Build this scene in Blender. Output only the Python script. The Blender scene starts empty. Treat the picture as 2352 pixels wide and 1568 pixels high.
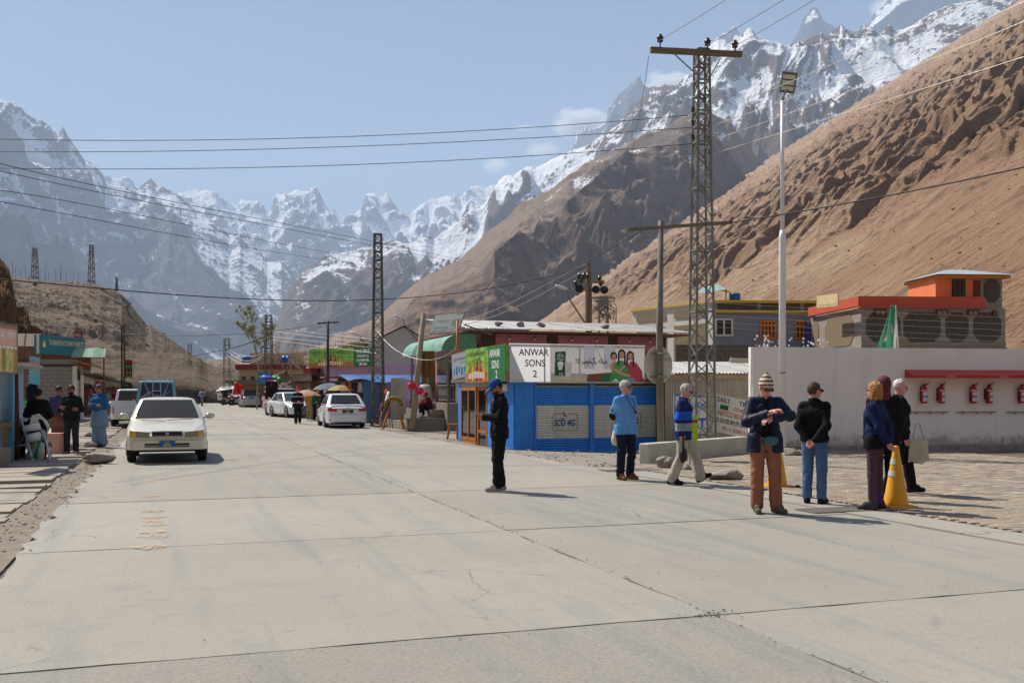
import bpy, bmesh, math, random
import numpy as np
from mathutils import Vector, Matrix
R = math.radians
rnd = random.Random(7)
SC = bpy.context.scene
COL = SC.collection

# ---------------------------------------------------------------- camera
FPX, CX, HY, EYE = 2286.7, 1176.0, 900.0, 1.55
cam = bpy.data.cameras.new('camera'); cam.sensor_width = 36; cam.lens = 35
cam.shift_y = (HY - 784.0) / 2352.0
cam.clip_start = .1; cam.clip_end = 60000
co = bpy.data.objects.new('camera', cam); COL.objects.link(co)
co.location = (0, 0, EYE); co.rotation_euler = (R(90), 0, 0)
SC.camera = co

# ---------------------------------------------------------------- sky, sun, exposure
SUN_AZ, SUN_EL = -51.0, 49.5          # degrees, azimuth from +Y towards +X
SD = Vector((math.sin(R(SUN_AZ)) * math.cos(R(SUN_EL)), math.cos(R(SUN_AZ)) * math.cos(R(SUN_EL)), math.sin(R(SUN_EL))))
wd = bpy.data.worlds.new('World'); SC.world = wd; wd.use_nodes = True
wn = wd.node_tree.nodes; wl = wd.node_tree.links; wn.clear()
sky = wn.new('ShaderNodeTexSky'); sky.sky_type = 'NISHITA'; sky.sun_disc = False
sky.sun_elevation = R(SUN_EL); sky.sun_rotation = R(SUN_AZ)
sky.altitude = 500; sky.air_density = 1.35; sky.dust_density = .7; sky.ozone_density = 4.5
bg = wn.new('ShaderNodeBackground'); bg.inputs[1].default_value = .05
wo = wn.new('ShaderNodeOutputWorld')
wl.new(sky.outputs[0], bg.inputs[0]); wl.new(bg.outputs[0], wo.inputs[0])
sl = bpy.data.lights.new('sun', 'SUN'); sl.energy = 5.0; sl.angle = R(.5); sl.color = (1, .93, .82)
so = bpy.data.objects.new('sun', sl); COL.objects.link(so); so.location = (-20, 20, 40)
so.rotation_euler = (-SD).to_track_quat('-Z', 'Y').to_euler()
SC.view_settings.view_transform = 'Standard'; SC.view_settings.look = 'None'
SC.view_settings.exposure = .7; SC.view_settings.gamma = 1
SC.cycles.max_bounces = 6; SC.cycles.diffuse_bounces = 4; SC.cycles.glossy_bounces = 3
SC.cycles.transmission_bounces = 4; SC.cycles.volume_bounces = 1; SC.cycles.transparent_max_bounces = 8
SC.cycles.use_denoising = True

# ---------------------------------------------------------------- coordinates
TH = R(19.0)
U = Vector((-math.sin(TH), math.cos(TH))); V = Vector((math.cos(TH), math.sin(TH)))
OX, OY = 1.41, 6.95                    # a joint crossing of the road slabs
def W(u, v, z=0.0): return Vector((OX + u * U.x + v * V.x, OY + u * U.y + v * V.y, z))
def UV(x, y): return ((x - OX) * U.x + (y - OY) * U.y, (x - OX) * V.x + (y - OY) * V.y)
def P(x, y, D): return Vector(((x - CX) * D / FPX, D, EYE + (HY - y) * D / FPX))
def rise(u): return max(0., u - 38.) * .0042
def PG(x, y, z=0.0):
    D = (EYE - z) * FPX / (y - HY); return P(x, y, D)
def PV(x, y, v):                       # where a sight line meets the plane v = const -> (u, z)
    s = (x - CX) / FPX; D = (v + OX * V.x + OY * V.y) / (s * V.x + V.y); p = P(x, y, D)
    return UV(p.x, p.y)[0], p.z
def PU(x, y, u):                       # the same for u = const -> (v, z)
    s = (x - CX) / FPX; D = (u + OX * U.x + OY * U.y) / (s * U.x + U.y); p = P(x, y, D)
    return UV(p.x, p.y)[1], p.z

# ---------------------------------------------------------------- mesh helper
class MB:
    def __init__(s): s.v = []; s.f = []; s.m = []; s.mi = 0
    def add(s, vs, fs):
        o = len(s.v); s.v += [tuple(p) for p in vs]; s.f += [tuple(i + o for i in f) for f in fs]; s.m += [s.mi] * len(fs); return s
    def box(s, c, d, rz=0, rot=None, tap=1.0):
        m = rot if rot is not None else Matrix.Rotation(rz, 3, 'Z'); c = Vector(c); vs = []
        for z in (-.5, .5):
            k = 1.0 if z < 0 else tap
            for x, y in ((-.5, -.5), (.5, -.5), (.5, .5), (-.5, .5)): vs.append(c + m @ Vector((x * d[0] * k, y * d[1] * k, z * d[2])))
        return s.add(vs, [(3, 2, 1, 0), (4, 5, 6, 7), (0, 1, 5, 4), (1, 2, 6, 5), (2, 3, 7, 6), (3, 0, 4, 7)])
    def bx(s, x0, x1, y0, y1, z0, z1): return s.box(((x0 + x1) / 2, (y0 + y1) / 2, (z0 + z1) / 2), (abs(x1 - x0), abs(y1 - y0), abs(z1 - z0)))
    def bar(s, p, q, w, h=None, up=(0, 0, 1)):
        p = Vector(p); q = Vector(q); d = q - p; L = d.length
        if L < 1e-6: return s
        y = d / L; up = Vector(up); x = y.cross(up)
        if x.length < 1e-3: x = y.cross(Vector((1, 0, 0)))
        x.normalize(); z = x.cross(y); m = Matrix((x, y, z)).transposed()
        return s.box((p + q) / 2, (w, L, h or w), rot=m)
    def path(s, pts, r, n=6, cap=True):
        pts = [Vector(p) for p in pts]; rs = r if isinstance(r, (list, tuple)) else [r] * len(pts); vs = []; fs = []; N = len(pts)
        px = None
        for i, p in enumerate(pts):
            t = (pts[min(i + 1, N - 1)] - pts[max(i - 1, 0)])
            if t.length < 1e-9: t = Vector((0, 0, 1))
            t.normalize()
            if px is None: px = t.orthogonal()
            else: px = px - t * px.dot(t)
            if px.length < 1e-6: px = t.orthogonal()
            px.normalize(); py = t.cross(px)
            for k in range(n):
                a = 2 * math.pi * k / n; vs.append(p + (px * math.cos(a) + py * math.sin(a)) * rs[i])
        for i in range(N - 1):
            for k in range(n): a = i * n + k; b = i * n + (k + 1) % n; fs.append((a, b, b + n, a + n))
        if cap: fs += [tuple(range(n - 1, -1, -1)), tuple(range((N - 1) * n, N * n))]
        return s.add(vs, fs)
    def tube(s, p, q, r, r2=None, n=8): return s.path([p, q], [r, r if r2 is None else r2], n)
    def lathe(s, prof, c=(0, 0, 0), n=16, rot=None):
        vs = []; fs = []; c = Vector(c)
        for r, z in prof:
            for k in range(n):
                a = 2 * math.pi * k / n; p = Vector((r * math.cos(a), r * math.sin(a), z)); vs.append(c + (rot @ p if rot is not None else p))
        N = len(prof)
        for i in range(N - 1):
            for k in range(n): a = i * n + k; b = i * n + (k + 1) % n; fs.append((a, b, b + n, a + n))
        fs += [tuple(range(n - 1, -1, -1)), tuple(range((N - 1) * n, N * n))]
        return s.add(vs, fs)
    def prism(s, poly, o, ax, ay, th):  # flat polygon with thickness; o origin, ax/ay plane axes
        o = Vector(o); ax = Vector(ax); ay = Vector(ay); nz = ax.cross(ay).normalized() * th; n = len(poly)
        a = [o + ax * x + ay * y for x, y in poly]; b = [p + nz for p in a]
        return s.add(a + b, [tuple(range(n - 1, -1, -1)), tuple(range(n, 2 * n))] + [(i, (i + 1) % n, n + (i + 1) % n, n + i) for i in range(n)])
    def ball(s, c, r, n=10, m=7, rot=None):
        r = r if isinstance(r, (tuple, list)) else (r, r, r); c = Vector(c); vs = []; fs = []
        for i in range(1, m):
            t = math.pi * i / m
            for k in range(n):
                a = 2 * math.pi * k / n; p = Vector((r[0] * math.sin(t) * math.cos(a), r[1] * math.sin(t) * math.sin(a), r[2] * math.cos(t))); vs.append(c + (rot @ p if rot is not None else p))
        e = Vector((0, 0, r[2])); e = rot @ e if rot is not None else e
        vs += [c + e, c - e]; T = len(vs) - 2
        for i in range(m - 2):
            for k in range(n): a = i * n + k; b = i * n + (k + 1) % n; fs.append((a, a + n, b + n, b))
        for k in range(n): fs.append((T, k, (k + 1) % n)); fs.append((T + 1, (m - 2) * n + (k + 1) % n, (m - 2) * n + k))
        return s.add(vs, fs)
    def grid(s, fn, nu, nv):
        vs = [fn(i / nu, j / nv) for j in range(nv + 1) for i in range(nu + 1)]
        return s.add(vs, [(j * (nu + 1) + i, j * (nu + 1) + i + 1, (j + 1) * (nu + 1) + i + 1, (j + 1) * (nu + 1) + i) for j in range(nv) for i in range(nu)])
    def mesh(s, name, mats, smooth=False):
        me = bpy.data.meshes.new(name); me.from_pydata(s.v, [], s.f)
        mats = mats if isinstance(mats, (list, tuple)) else [mats]
        for m in mats: me.materials.append(m)
        if len(mats) > 1: me.polygons.foreach_set('material_index', s.m)
        if smooth: me.polygons.foreach_set('use_smooth', [True] * len(me.polygons))
        me.update(); return me
    def build(s, name, mats, parent=None, smooth=False, loc=None, rz=0):
        return obj(name, s.mesh(name, mats, smooth), parent, loc, rz)
def obj(name, me, parent=None, loc=None, rz=0):
    o = bpy.data.objects.new(name, me); COL.objects.link(o)
    if parent is not None: o.parent = parent
    if loc is not None: o.location = loc
    if rz: o.rotation_euler = (0, 0, rz)
    return o
def tag(o, label=None, cat=None, group=None, kind=None):
    if label: o['label'] = label
    if cat: o['category'] = cat
    if group: o['group'] = group
    if kind: o['kind'] = kind
    return o
def thing(name, loc, rz, label, cat, group=None):
    o = bpy.data.objects.new(name, None); COL.objects.link(o); o.location = loc; o.rotation_euler = (0, 0, rz); o.empty_display_size = .2
    return tag(o, label, cat, group)
def shop(name, u, v, label, cat='building', z=0.0, group=None): return thing(name, W(u, v, z), TH, label, cat, group)   # local x = v, y = u
def one(mb, name, mats, label, cat, group=None, smooth=False, loc=None, rz=0): return tag(mb.build(name, mats, None, smooth, loc, rz), label, cat, group)
def copy_tree(o, parent=None):
    c = o.copy(); COL.objects.link(c); c.parent = parent
    for ch in list(o.children): copy_tree(ch, c)
    return c
def fromnp(name, vs, quads, mats, smooth=True, mi=None):
    me = bpy.data.meshes.new(name); n = len(vs); q = len(quads); k = quads.shape[1]
    me.vertices.add(n); me.vertices.foreach_set('co', np.asarray(vs, np.float32).ravel())
    me.loops.add(q * k); me.loops.foreach_set('vertex_index', np.asarray(quads, np.int32).ravel())
    me.polygons.add(q); me.polygons.foreach_set('loop_start', np.arange(0, q * k, k, dtype=np.int32)); me.polygons.foreach_set('loop_total', np.full(q, k, np.int32))
    if smooth: me.polygons.foreach_set('use_smooth', np.ones(q, bool))
    for m in (mats if isinstance(mats, (list, tuple)) else [mats]): me.materials.append(m)
    if mi is not None: me.polygons.foreach_set('material_index', np.asarray(mi, np.int32))
    me.update(calc_edges=True); me.validate(); return me

# ---------------------------------------------------------------- noise
def _h(ix, iy, seed):
    h = (ix.astype(np.int64) * 374761393 + iy.astype(np.int64) * 668265263 + seed * 1274126177) & 0xffffffff
    h = ((h ^ (h >> 13)) * 1274126177) & 0xffffffff
    return ((h ^ (h >> 16)) & 0xffff) / 65536.0
def pn(x, y, seed=0):
    x = np.asarray(x, float); y = np.asarray(y, float)
    x0 = np.floor(x); y0 = np.floor(y); fx = x - x0; fy = y - y0
    def g(dx, dy):
        a = _h(x0 + dx, y0 + dy, seed) * 2 * np.pi; return np.cos(a) * (fx - dx) + np.sin(a) * (fy - dy)
    sx = fx * fx * fx * (fx * (fx * 6 - 15) + 10); sy = fy * fy * fy * (fy * (fy * 6 - 15) + 10)
    return ((g(0, 0) * (1 - sx) + g(1, 0) * sx) * (1 - sy) + (g(0, 1) * (1 - sx) + g(1, 1) * sx) * sy) * 1.41
def fbm(x, y, o=5, seed=0, gain=.5):
    t = 0; a = 1; 
    for i in range(o): t = t + a * pn(x, y, seed + i); x = x * 2.03; y = y * 2.03; a *= gain
    return t
def ridged(x, y, o=6, seed=0, gain=.55, lac=2.07):
    t = 0; a = .5; w = 1
    for i in range(o):
        n = 1 - np.abs(pn(x, y, seed + i)) * 1.25; n = np.clip(n, 0, 1) ** 2 * w; w = np.clip(n * 1.8, 0, 1); t = t + n * a; x = x * lac; y = y * lac; a *= gain
    return t

# ---------------------------------------------------------------- materials
def lin(c):
    return tuple(((x / 255.) / 12.92 if x / 255. <= .04045 else ((x / 255. + .055) / 1.055) ** 2.4) for x in c) + (1,)
class NT:
    def __init__(s, name):
        s.m = bpy.data.materials.new(name); s.m.use_nodes = True; s.t = s.m.node_tree; s.t.nodes.clear()
        s.out = s.t.nodes.new('ShaderNodeOutputMaterial'); s.b = s.t.nodes.new('ShaderNodeBsdfPrincipled'); s.l(s.b.outputs[0], s.out.inputs[0])
    def n(s, t, **k):
        n = s.t.nodes.new('ShaderNode' + t)
        for a, b in k.items(): setattr(n, a, b)
        return n
    def l(s, a, b): s.t.links.new(a, b)
    def inp(s, sock, v):
        if hasattr(v, 'is_output'): s.l(v, sock)
        else: sock.default_value = v
    def coord(s, kind='Object', scale=(1, 1, 1)):
        tc = s.n('TexCoord').outputs[kind] if kind != 'World' else s.n('NewGeometry').outputs['Position']
        mp = s.n('Mapping'); mp.inputs['Scale'].default_value = scale; s.l(tc, mp.inputs[0]); return mp.outputs[0]
    def noise(s, vec, scale, detail=4, rough=.55, dist=0):
        n = s.n('TexNoise'); n.inputs['Scale'].default_value = scale; n.inputs['Detail'].default_value = detail; n.inputs['Roughness'].default_value = rough; n.inputs['Distortion'].default_value = dist
        s.l(vec, n.inputs['Vector']); return n.outputs[0]
    def rng(s, v, a, b, c=0, d=1, smooth=False):
        n = s.n('MapRange'); n.interpolation_type = 'SMOOTHSTEP' if smooth else 'LINEAR'; s.inp(n.inputs[0], v)
        for i, x in enumerate((a, b, c, d)): n.inputs[i + 1].default_value = x
        return n.outputs[0]
    def math(s, op, a, b=0):
        n = s.n('Math', operation=op); s.inp(n.inputs[0], a); s.inp(n.inputs[1], b); return n.outputs[0]
    def mix(s, f, a, b, mode='MIX'):
        n = s.n('MixRGB', blend_type=mode); s.inp(n.inputs[0], f); s.inp(n.inputs[1], a); s.inp(n.inputs[2], b); return n.outputs[0]
    def bump(s, h, strength=.3, dist=.02):
        n = s.n('Bump'); n.inputs['Strength'].default_value = strength; n.inputs['Distance'].default_value = dist; s.l(h, n.inputs['Height']); s.l(n.outputs[0], s.b.inputs['Normal'])
MATS = {}
def M(name, rgb, rough=.75, var=.16, scale=3., bump=0., bscale=40., metal=0., spec=.35, dirt=0., dcol=(120, 105, 88), trans=0., coat=0., stretch=(1, 1, 1)):
    if name in MATS: return MATS[name]
    t = NT(name); c = lin(rgb); b = t.b
    b.inputs['Roughness'].default_value = rough; b.inputs['Metallic'].default_value = metal; b.inputs['Specular IOR Level'].default_value = spec
    if coat: b.inputs['Coat Weight'].default_value = coat; b.inputs['Coat Roughness'].default_value = .08
    vec = t.coord('Object', stretch); n1 = t.noise(vec, scale, 5)
    f = t.rng(n1, .3, .7, 1 - var, 1 + var); col = t.mix(1, c, f, 'MULTIPLY')
    if dirt:
        n2 = t.noise(vec, scale * .6 + .7, 6, .65); col = t.mix(t.rng(n2, .62 - dirt * .3, .85 - dirt * .3, 0, min(1, .35 + dirt)), col, lin(dcol))
    t.l(col, b.inputs['Base Color'])
    if bump: t.bump(t.noise(vec, bscale, 4), bump, .01)
    if trans:
        tr = t.n('BsdfTranslucent'); t.l(col, tr.inputs[0]); mx = t.n('MixShader'); mx.inputs[0].default_value = trans
        t.l(b.outputs[0], mx.inputs[1]); t.l(tr.outputs[0], mx.inputs[2]); t.l(mx.outputs[0], t.out.inputs[0])
    MATS[name] = t.m; return t.m
def glass(name, rgb=(24, 28, 32), rough=.05, alpha=.0):
    if name in MATS: return MATS[name]
    t = NT(name); t.b.inputs['Base Color'].default_value = lin(rgb); t.b.inputs['Roughness'].default_value = rough; t.b.inputs['Specular IOR Level'].default_value = .6
    if alpha: t.b.inputs['Alpha'].default_value = alpha
    MATS[name] = t.m; return t.m
# ================================================================ mountains
def rockmat(name, rock1, rock2, snow=None, soil=None, soilz=(0, 1), nscale=.01, bump=1.0, bd=20., rocky=.5, strata=0.):
    t = NT(name); geo = t.n('NewGeometry'); pos = geo.outputs['Position']; t.b.inputs['Roughness'].default_value = .95; t.b.inputs['Specular IOR Level'].default_value = .05
    sp = t.n('SeparateXYZ'); t.l(pos, sp.inputs[0]); sn = t.n('SeparateXYZ'); t.l(geo.outputs['Normal'], sn.inputs[0])
    mp = t.n('Mapping'); mp.inputs['Scale'].default_value = (1, 1, 1); t.l(pos, mp.inputs[0]); vec = mp.outputs[0]
    n1 = t.noise(vec, nscale, 8, .62, .5); n2 = t.noise(vec, nscale * 6, 6, .65)
    col = t.mix(t.rng(n1, .35, .65), lin(rock1), lin(rock2)); col = t.mix(t.rng(n2, .3, .7, .25, 0), col, lin((62, 58, 58)))
    if soil:
        sl = t.math('ADD', sn.outputs[2], t.rng(n1, .2, .8, -.25, .25))
        hz = t.rng(t.math('ADD', sp.outputs[2], t.rng(n1, .2, .8, -120, 120)), soilz[0], soilz[1], 1, 0)
        f = t.math('MULTIPLY', t.rng(sl, rocky, rocky + .2), hz); col = t.mix(f, col, lin(soil))
    if snow:
        th = snow; at = t.n('Attribute'); at.attribute_name = 'snow'
        sl = t.math('ADD', t.math('MULTIPLY', sn.outputs[2], .9), t.math('ADD', t.rng(n1, .2, .8, -.12, .12), t.rng(n2, .25, .75, -.24, .24)))
        f = t.rng(t.math('ADD', sl, at.outputs['Fac']), th, th + .06); col = t.mix(f, col, lin((236, 238, 244)))
    t.l(col, t.b.inputs['Base Color'])
    n3 = t.noise(vec, nscale * 3, 9, .68); t.bump(n3, bump, bd)
    return t.m
def px_interp(pts, x): a = np.array(pts, float); return np.interp(x, a[:, 0], a[:, 1])
def mountain(name, skyl, Df, Dr, Db, zf, mat, cols=420, rows=260, amp=.12, sc=.2, prof=1.15, seed=1, rid=.35, drop=.55, jag=3., xr=None, stretch=None, snowz=None):
    xs = np.linspace(*(xr or (skyl[0][0], skyl[-1][0])), cols)
    ysk = px_interp(skyl, xs) + jag * (ridged(xs / 60., xs * 0 + seed * 3.7, 5, seed + 50) - .5) * -2
    f = lambda q: px_interp(q, xs) if isinstance(q, (list, tuple)) else np.full(cols, float(q))
    df, dr, db = f(Df), f(Dr), f(Db); s = (xs - CX) / FPX; e = (HY - ysk) / FPX; zr = EYE + e * dr
    nf = int(rows * .8); t = np.concatenate([np.linspace(0, 1, nf), 1 + np.linspace(0, 1, rows - nf + 1)[1:]])[:, None]
    tf = np.clip(t, 0, 1); tb = np.clip(t - 1, 0, 1)
    D = df + (dr - df) * tf + (db - dr) * tb
    X = s * D; Y = D
    z = zf + (zr - zf) * tf ** prof - (zr - zf) * drop * tb
    dist = float(np.mean(dr)); k = 1 / (sc * dist)
    wx = fbm(X * k * .7, Y * k * .7, 3, seed + 9) * .35; wy = fbm(X * k * .7 + 9, Y * k * .7, 3, seed + 17) * .35
    XX, YY = X * k + wx, Y * k + wy
    if stretch: XX, YY = XX * stretch[0], YY * stretch[1]
    n = ridged(XX, YY, 7, seed) - .5 + .12 * fbm(XX * 6, YY * 6, 4, seed + 3)
    env = np.minimum(1, tf * 4) * (1 - (1 - rid) * np.clip((tf - .55) / .45, 0, 1)) * np.where(tb > 0, rid, 1)
    h = (zr - zf).clip(1)
    z = z + amp * np.minimum(h, float(np.mean(h)) * 1.4) * n * env * 2
    cap = EYE + e * D; z = np.where((tf < 1) & (z > cap), cap - (z - cap) * .4, z)
    vs = np.stack([X, Y, z], -1).reshape(-1, 3)
    i = np.arange(rows - 1)[:, None] * cols + np.arange(cols - 1)[None]
    q = np.stack([i, i + 1, i + cols + 1, i + cols], -1).reshape(-1, 4)
    me = fromnp(name, vs, q, mat); o = obj(name, me); o['kind'] = 'structure'
    if snowz:   # snow lies in gullies and hollows, and higher up
        def blur(a, k, ax): c = np.cumsum(np.concatenate([np.repeat(np.take(a, [0], ax), k + 1, ax), a, np.repeat(np.take(a, [-1], ax), k, ax)], ax), ax); n_ = a.shape[ax]; return (np.take(c, range(2 * k + 1, 2 * k + 1 + n_), ax) - np.take(c, range(0, n_), ax)) / (2 * k + 1)
        cv = 0
        for k in (4, 11): b_ = blur(blur(z, k, 0), k, 1) - z; cv = cv + np.clip(b_ / (b_[: int(nf * .95)].std() + 1e-6), -2, 2) * .5
        big = fbm(X * k_ / dist, Y * k_ / dist, 3, seed + 70) if False else fbm(X / (dist * .12), Y / (dist * .12), 3, seed + 70)
        sa = .17 * cv + .22 * big + np.clip((z - snowz[0]) / (snowz[1] - snowz[0]), -1, 1.2) * .34
        at = me.attributes.new('snow', 'FLOAT', 'POINT'); at.data.foreach_set('value', sa.astype(np.float32).ravel())
    return o

SK_LEFT = [(-160, 190), (-60, 205), (0, 229), (47, 245), (57, 259), (94, 277), (114, 288), (132, 310), (144, 298), (159, 324), (181, 351), (197, 375), (220, 383), (236, 399), (244, 424), (319, 434), (335, 420), (347, 412), (362, 426), (406, 438), (433, 462), (480, 497), (528, 540), (551, 533), (583, 560), (614, 596), (646, 604), (673, 639), (690, 690), (720, 760), (760, 840)]
SK_FAR = [(180, 400), (236, 391), (291, 391), (315, 430), (370, 430), (402, 428), (441, 432), (467, 430), (496, 438), (528, 462), (543, 470), (567, 458), (591, 460), (618, 493), (634, 466), (665, 446), (673, 447), (699, 441), (726, 428), (748, 458), (789, 482), (808, 473), (827, 480), (842, 445), (864, 454), (894, 465), (905, 477), (928, 477), (939, 488), (958, 473), (1011, 439), (1041, 443), (1056, 454), (1082, 420), (1116, 439), (1138, 433), (1250, 420), (1321, 320), (1375, 261), (1430, 225), (1467, 176), (1480, 200), (1500, 205), (1520, 235), (1570, 190), (1600, 125), (1625, 100), (1645, 85), (1685, 63), (1715, 100), (1800, 120), (1820, 106), (1847, 58), (1870, 38), (1897, 40), (1937, 45), (1965, 65), (2000, 60), (2060, 10), (2200, -40), (2450, -60)]
SK_MID = [(560, 900), (610, 850), (630, 760), (647, 709), (654, 683), (677, 638), (703, 611), (759, 578), (816, 574), (887, 566), (909, 555), (962, 544), (977, 534), (996, 548), (1022, 533), (1059, 506), (1082, 480), (1108, 474), (1138, 433), (1172, 416), (1209, 383), (1262, 356), (1294, 342), (1352, 315), (1429, 274), (1487, 234), (1546, 198), (1582, 171), (1609, 140), (1650, 118), (1699, 106), (1730, 92), (1766, 94), (1820, 106), (1870, 103), (1906, 92), (1969, 81), (2023, 58), (2077, 40), (2117, 22), (2149, 4), (2190, -18), (2300, -30), (2450, -60)]
SK_TAN = [(640, 860), (700, 812), (744, 788), (778, 765), (823, 750), (879, 720), (921, 679), (984, 630), (1056, 590), (1127, 525), (1209, 466), (1284, 415), (1361, 372), (1429, 340), (1487, 306), (1528, 286), (1570, 262), (1620, 248), (1680, 290), (1760, 380), (1850, 520)]
SK_SPUR = [(690, 850), (744, 800), (800, 775), (850, 755), (900, 730), (960, 690), (1000, 672), (1060, 655), (1110, 622), (1127, 593), (1134, 576), (1172, 548), (1217, 525), (1254, 503), (1284, 477), (1303, 445), (1359, 409), (1397, 383), (1438, 351), (1500, 318), (1560, 296), (1620, 300), (1700, 390), (1850, 520)]
mountain('mountain_far', SK_FAR, 9500, [(180, 14500), (1250, 14500), (1400, 11000), (2450, 9500)], 18000, 600, rockmat('rock_far', (80, 82, 94), (112, 112, 122), .76, nscale=.004, bd=60), 620, 170, .16, .11, 1.1, 11, .4, jag=5, snowz=(500, 1900))
mountain('mountain_snowy_left', SK_LEFT, [(-160, 4200), (760, 6500)], [(-160, 8200), (347, 9400), (760, 9000)], 13000, 100, rockmat('rock_left', (92, 90, 98), (124, 120, 124), .78, nscale=.005, bd=50), 520, 320, .19, .20, 1.05, 21, .25, jag=2.5, snowz=(500, 2000))
mountain('mountain_snowy_right', SK_MID, [(560, 4200), (1100, 4300), (1700, 3000), (2450, 3000)], [(560, 6200), (1100, 6800), (1700, 5600), (2450, 4800)], 9000, 60, rockmat('rock_mid', (96, 82, 80), (128, 110, 100), .82, nscale=.008, bd=30), 660, 300, .17, .15, 1.1, 37, .3, jag=3, snowz=(350, 1250))
mountain('hillside_tan', SK_TAN, [(640, 1500), (1200, 1700), (1850, 2600)], [(640, 2400), (1300, 3200), (1850, 3600)], 4600, 10, rockmat('soil_tan', (112, 96, 84), (134, 114, 98), .97, (138, 118, 100), (-50, 2500), nscale=.02, bd=8), 300, 160, .08, .12, 1.1, 41, .3, jag=2.5, snowz=(620, 900))
mountain('hillside_spur', SK_SPUR, [(690, 900), (1127, 1250), (1850, 1900)], [(690, 1600), (1127, 1750), (1450, 2500), (1850, 2900)], 3200, 6, rockmat('rock_spur_shaded', (86, 72, 68), (116, 98, 90), 1.0, (128, 108, 94), (-50, 2500), nscale=.02, bd=9, rocky=.62), 320, 200, .15, .12, 1.35, 47, .3, jag=3, snowz=(520, 800))  # shaded side of the tan hill; part of that shade is put into this colour

# the big eroded slope on the right: a valley side at its angle of repose, cut by gullies
def right_slope():
    cols, rows = 480, 960
    s = np.linspace(-.11, .55, cols)[None, :]; D = np.concatenate([np.geomspace(100, 300, 140), np.geomspace(300, 1500, 721)[1:], np.geomspace(1500, 3800, 101)[1:]])[:, None]
    X = s * D; Y = D + 0 * s
    a = X + .126 * Y - 72 + 10 * fbm(Y / 160., Y * 0, 3, 5)
    pl = .636 * np.maximum(a, 0)
    # fall line turned a little towards the viewer
    ca, sa = math.cos(R(52)), math.sin(R(52)); p = X * ca + Y * sa; q = -X * sa + Y * ca
    q = q + 7 * fbm(p / 60., q / 60., 3, 3)
    n0 = fbm(X / 130., Y / 220., 3, 31)
    bad = np.clip((a - 80 - 45 * n0) / 50., 0, 1); bad = bad * bad * (3 - 2 * bad) * np.clip((X / D - .02) / .1, 0, 1)
    fade = np.clip(a / 25., 0, 1); far = np.clip(D / 420., .6, 2.2)
    g1 = ridged(q / 60., p / 330., 4, 61) - .5
    g2 = .85 * (1 - np.abs(pn(q / 24., p / 130., 67)) * 1.5) + .85 * np.abs(pn(q / 12., p / 75., 68)) ** .75 + .5 * (1 - np.abs(pn(q / 6., p / 36., 69)) * 1.5) + .18 * np.abs(pn(q / 3.4, p / 12., 70)) - 1.
    g3 = ridged(q / 24. + 3, p / 150., 4, 71) - .55
    lump = fbm(X / 30., Y / 30., 5, 77)
    lower = np.exp(-((a - 16) / 14.) ** 2)
    z = pl + fade * (g1 * 7 + g2 * 11.5 * bad + lump * (.8 + 2.4 * bad) + np.maximum(g3, .12) * 5 * (1 - bad * .7) + g3 * 9 * lower)
    z = np.maximum(z, -1.5 + 0 * X)
    vs = np.stack([X, Y, z], -1).reshape(-1, 3)
    i = np.arange(rows - 1)[:, None] * cols + np.arange(cols - 1)[None]
    quad = np.stack([i, i + 1, i + cols + 1, i + cols], -1).reshape(-1, 4)
    zz = z.ravel(); keep = (zz[quad] > -1.4).any(1); quad = quad[keep]
    used = np.unique(quad); mp = np.zeros(len(vs), int); mp[used] = np.arange(len(used))
    t = NT('soil_slope'); geo = t.n('NewGeometry'); t.b.inputs['Roughness'].default_value = .95; t.b.inputs['Specular IOR Level'].default_value = .05
    m1 = t.n('Mapping'); m1.inputs['Rotation'].default_value = (0, 0, R(-48)); m1.inputs['Scale'].default_value = (.3, 1, .6); t.l(geo.outputs['Position'], m1.inputs[0])
    n1 = t.noise(m1.outputs[0], .035, 8, .6, .6); n2 = t.noise(geo.outputs['Position'], .5, 8, .65); n0 = t.noise(geo.outputs['Position'], .006, 5, .55)
    sn = t.n('SeparateXYZ'); t.l(geo.outputs['Normal'], sn.inputs[0])
    c = t.mix(t.rng(n1, .36, .64), lin((164, 138, 114)), lin((186, 160, 134)))
    c = t.mix(t.rng(n0, .40, .56, 0, .7), c, lin((154, 120, 96)))
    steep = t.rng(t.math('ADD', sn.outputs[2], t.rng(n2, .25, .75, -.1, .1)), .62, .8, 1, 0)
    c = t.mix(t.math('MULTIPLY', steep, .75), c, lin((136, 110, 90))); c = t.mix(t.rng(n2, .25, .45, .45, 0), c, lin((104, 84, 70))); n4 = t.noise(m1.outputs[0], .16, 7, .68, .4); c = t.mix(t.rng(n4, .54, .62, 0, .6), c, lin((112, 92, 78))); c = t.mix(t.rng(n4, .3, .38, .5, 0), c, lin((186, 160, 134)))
    t.l(c, t.b.inputs['Base Color']); t.bump(t.math('ADD', n2, t.math('MULTIPLY', n4, 2.)), 1.0, 2.2)
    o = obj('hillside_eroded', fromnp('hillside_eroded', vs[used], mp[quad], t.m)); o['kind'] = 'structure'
right_slope()

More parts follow.
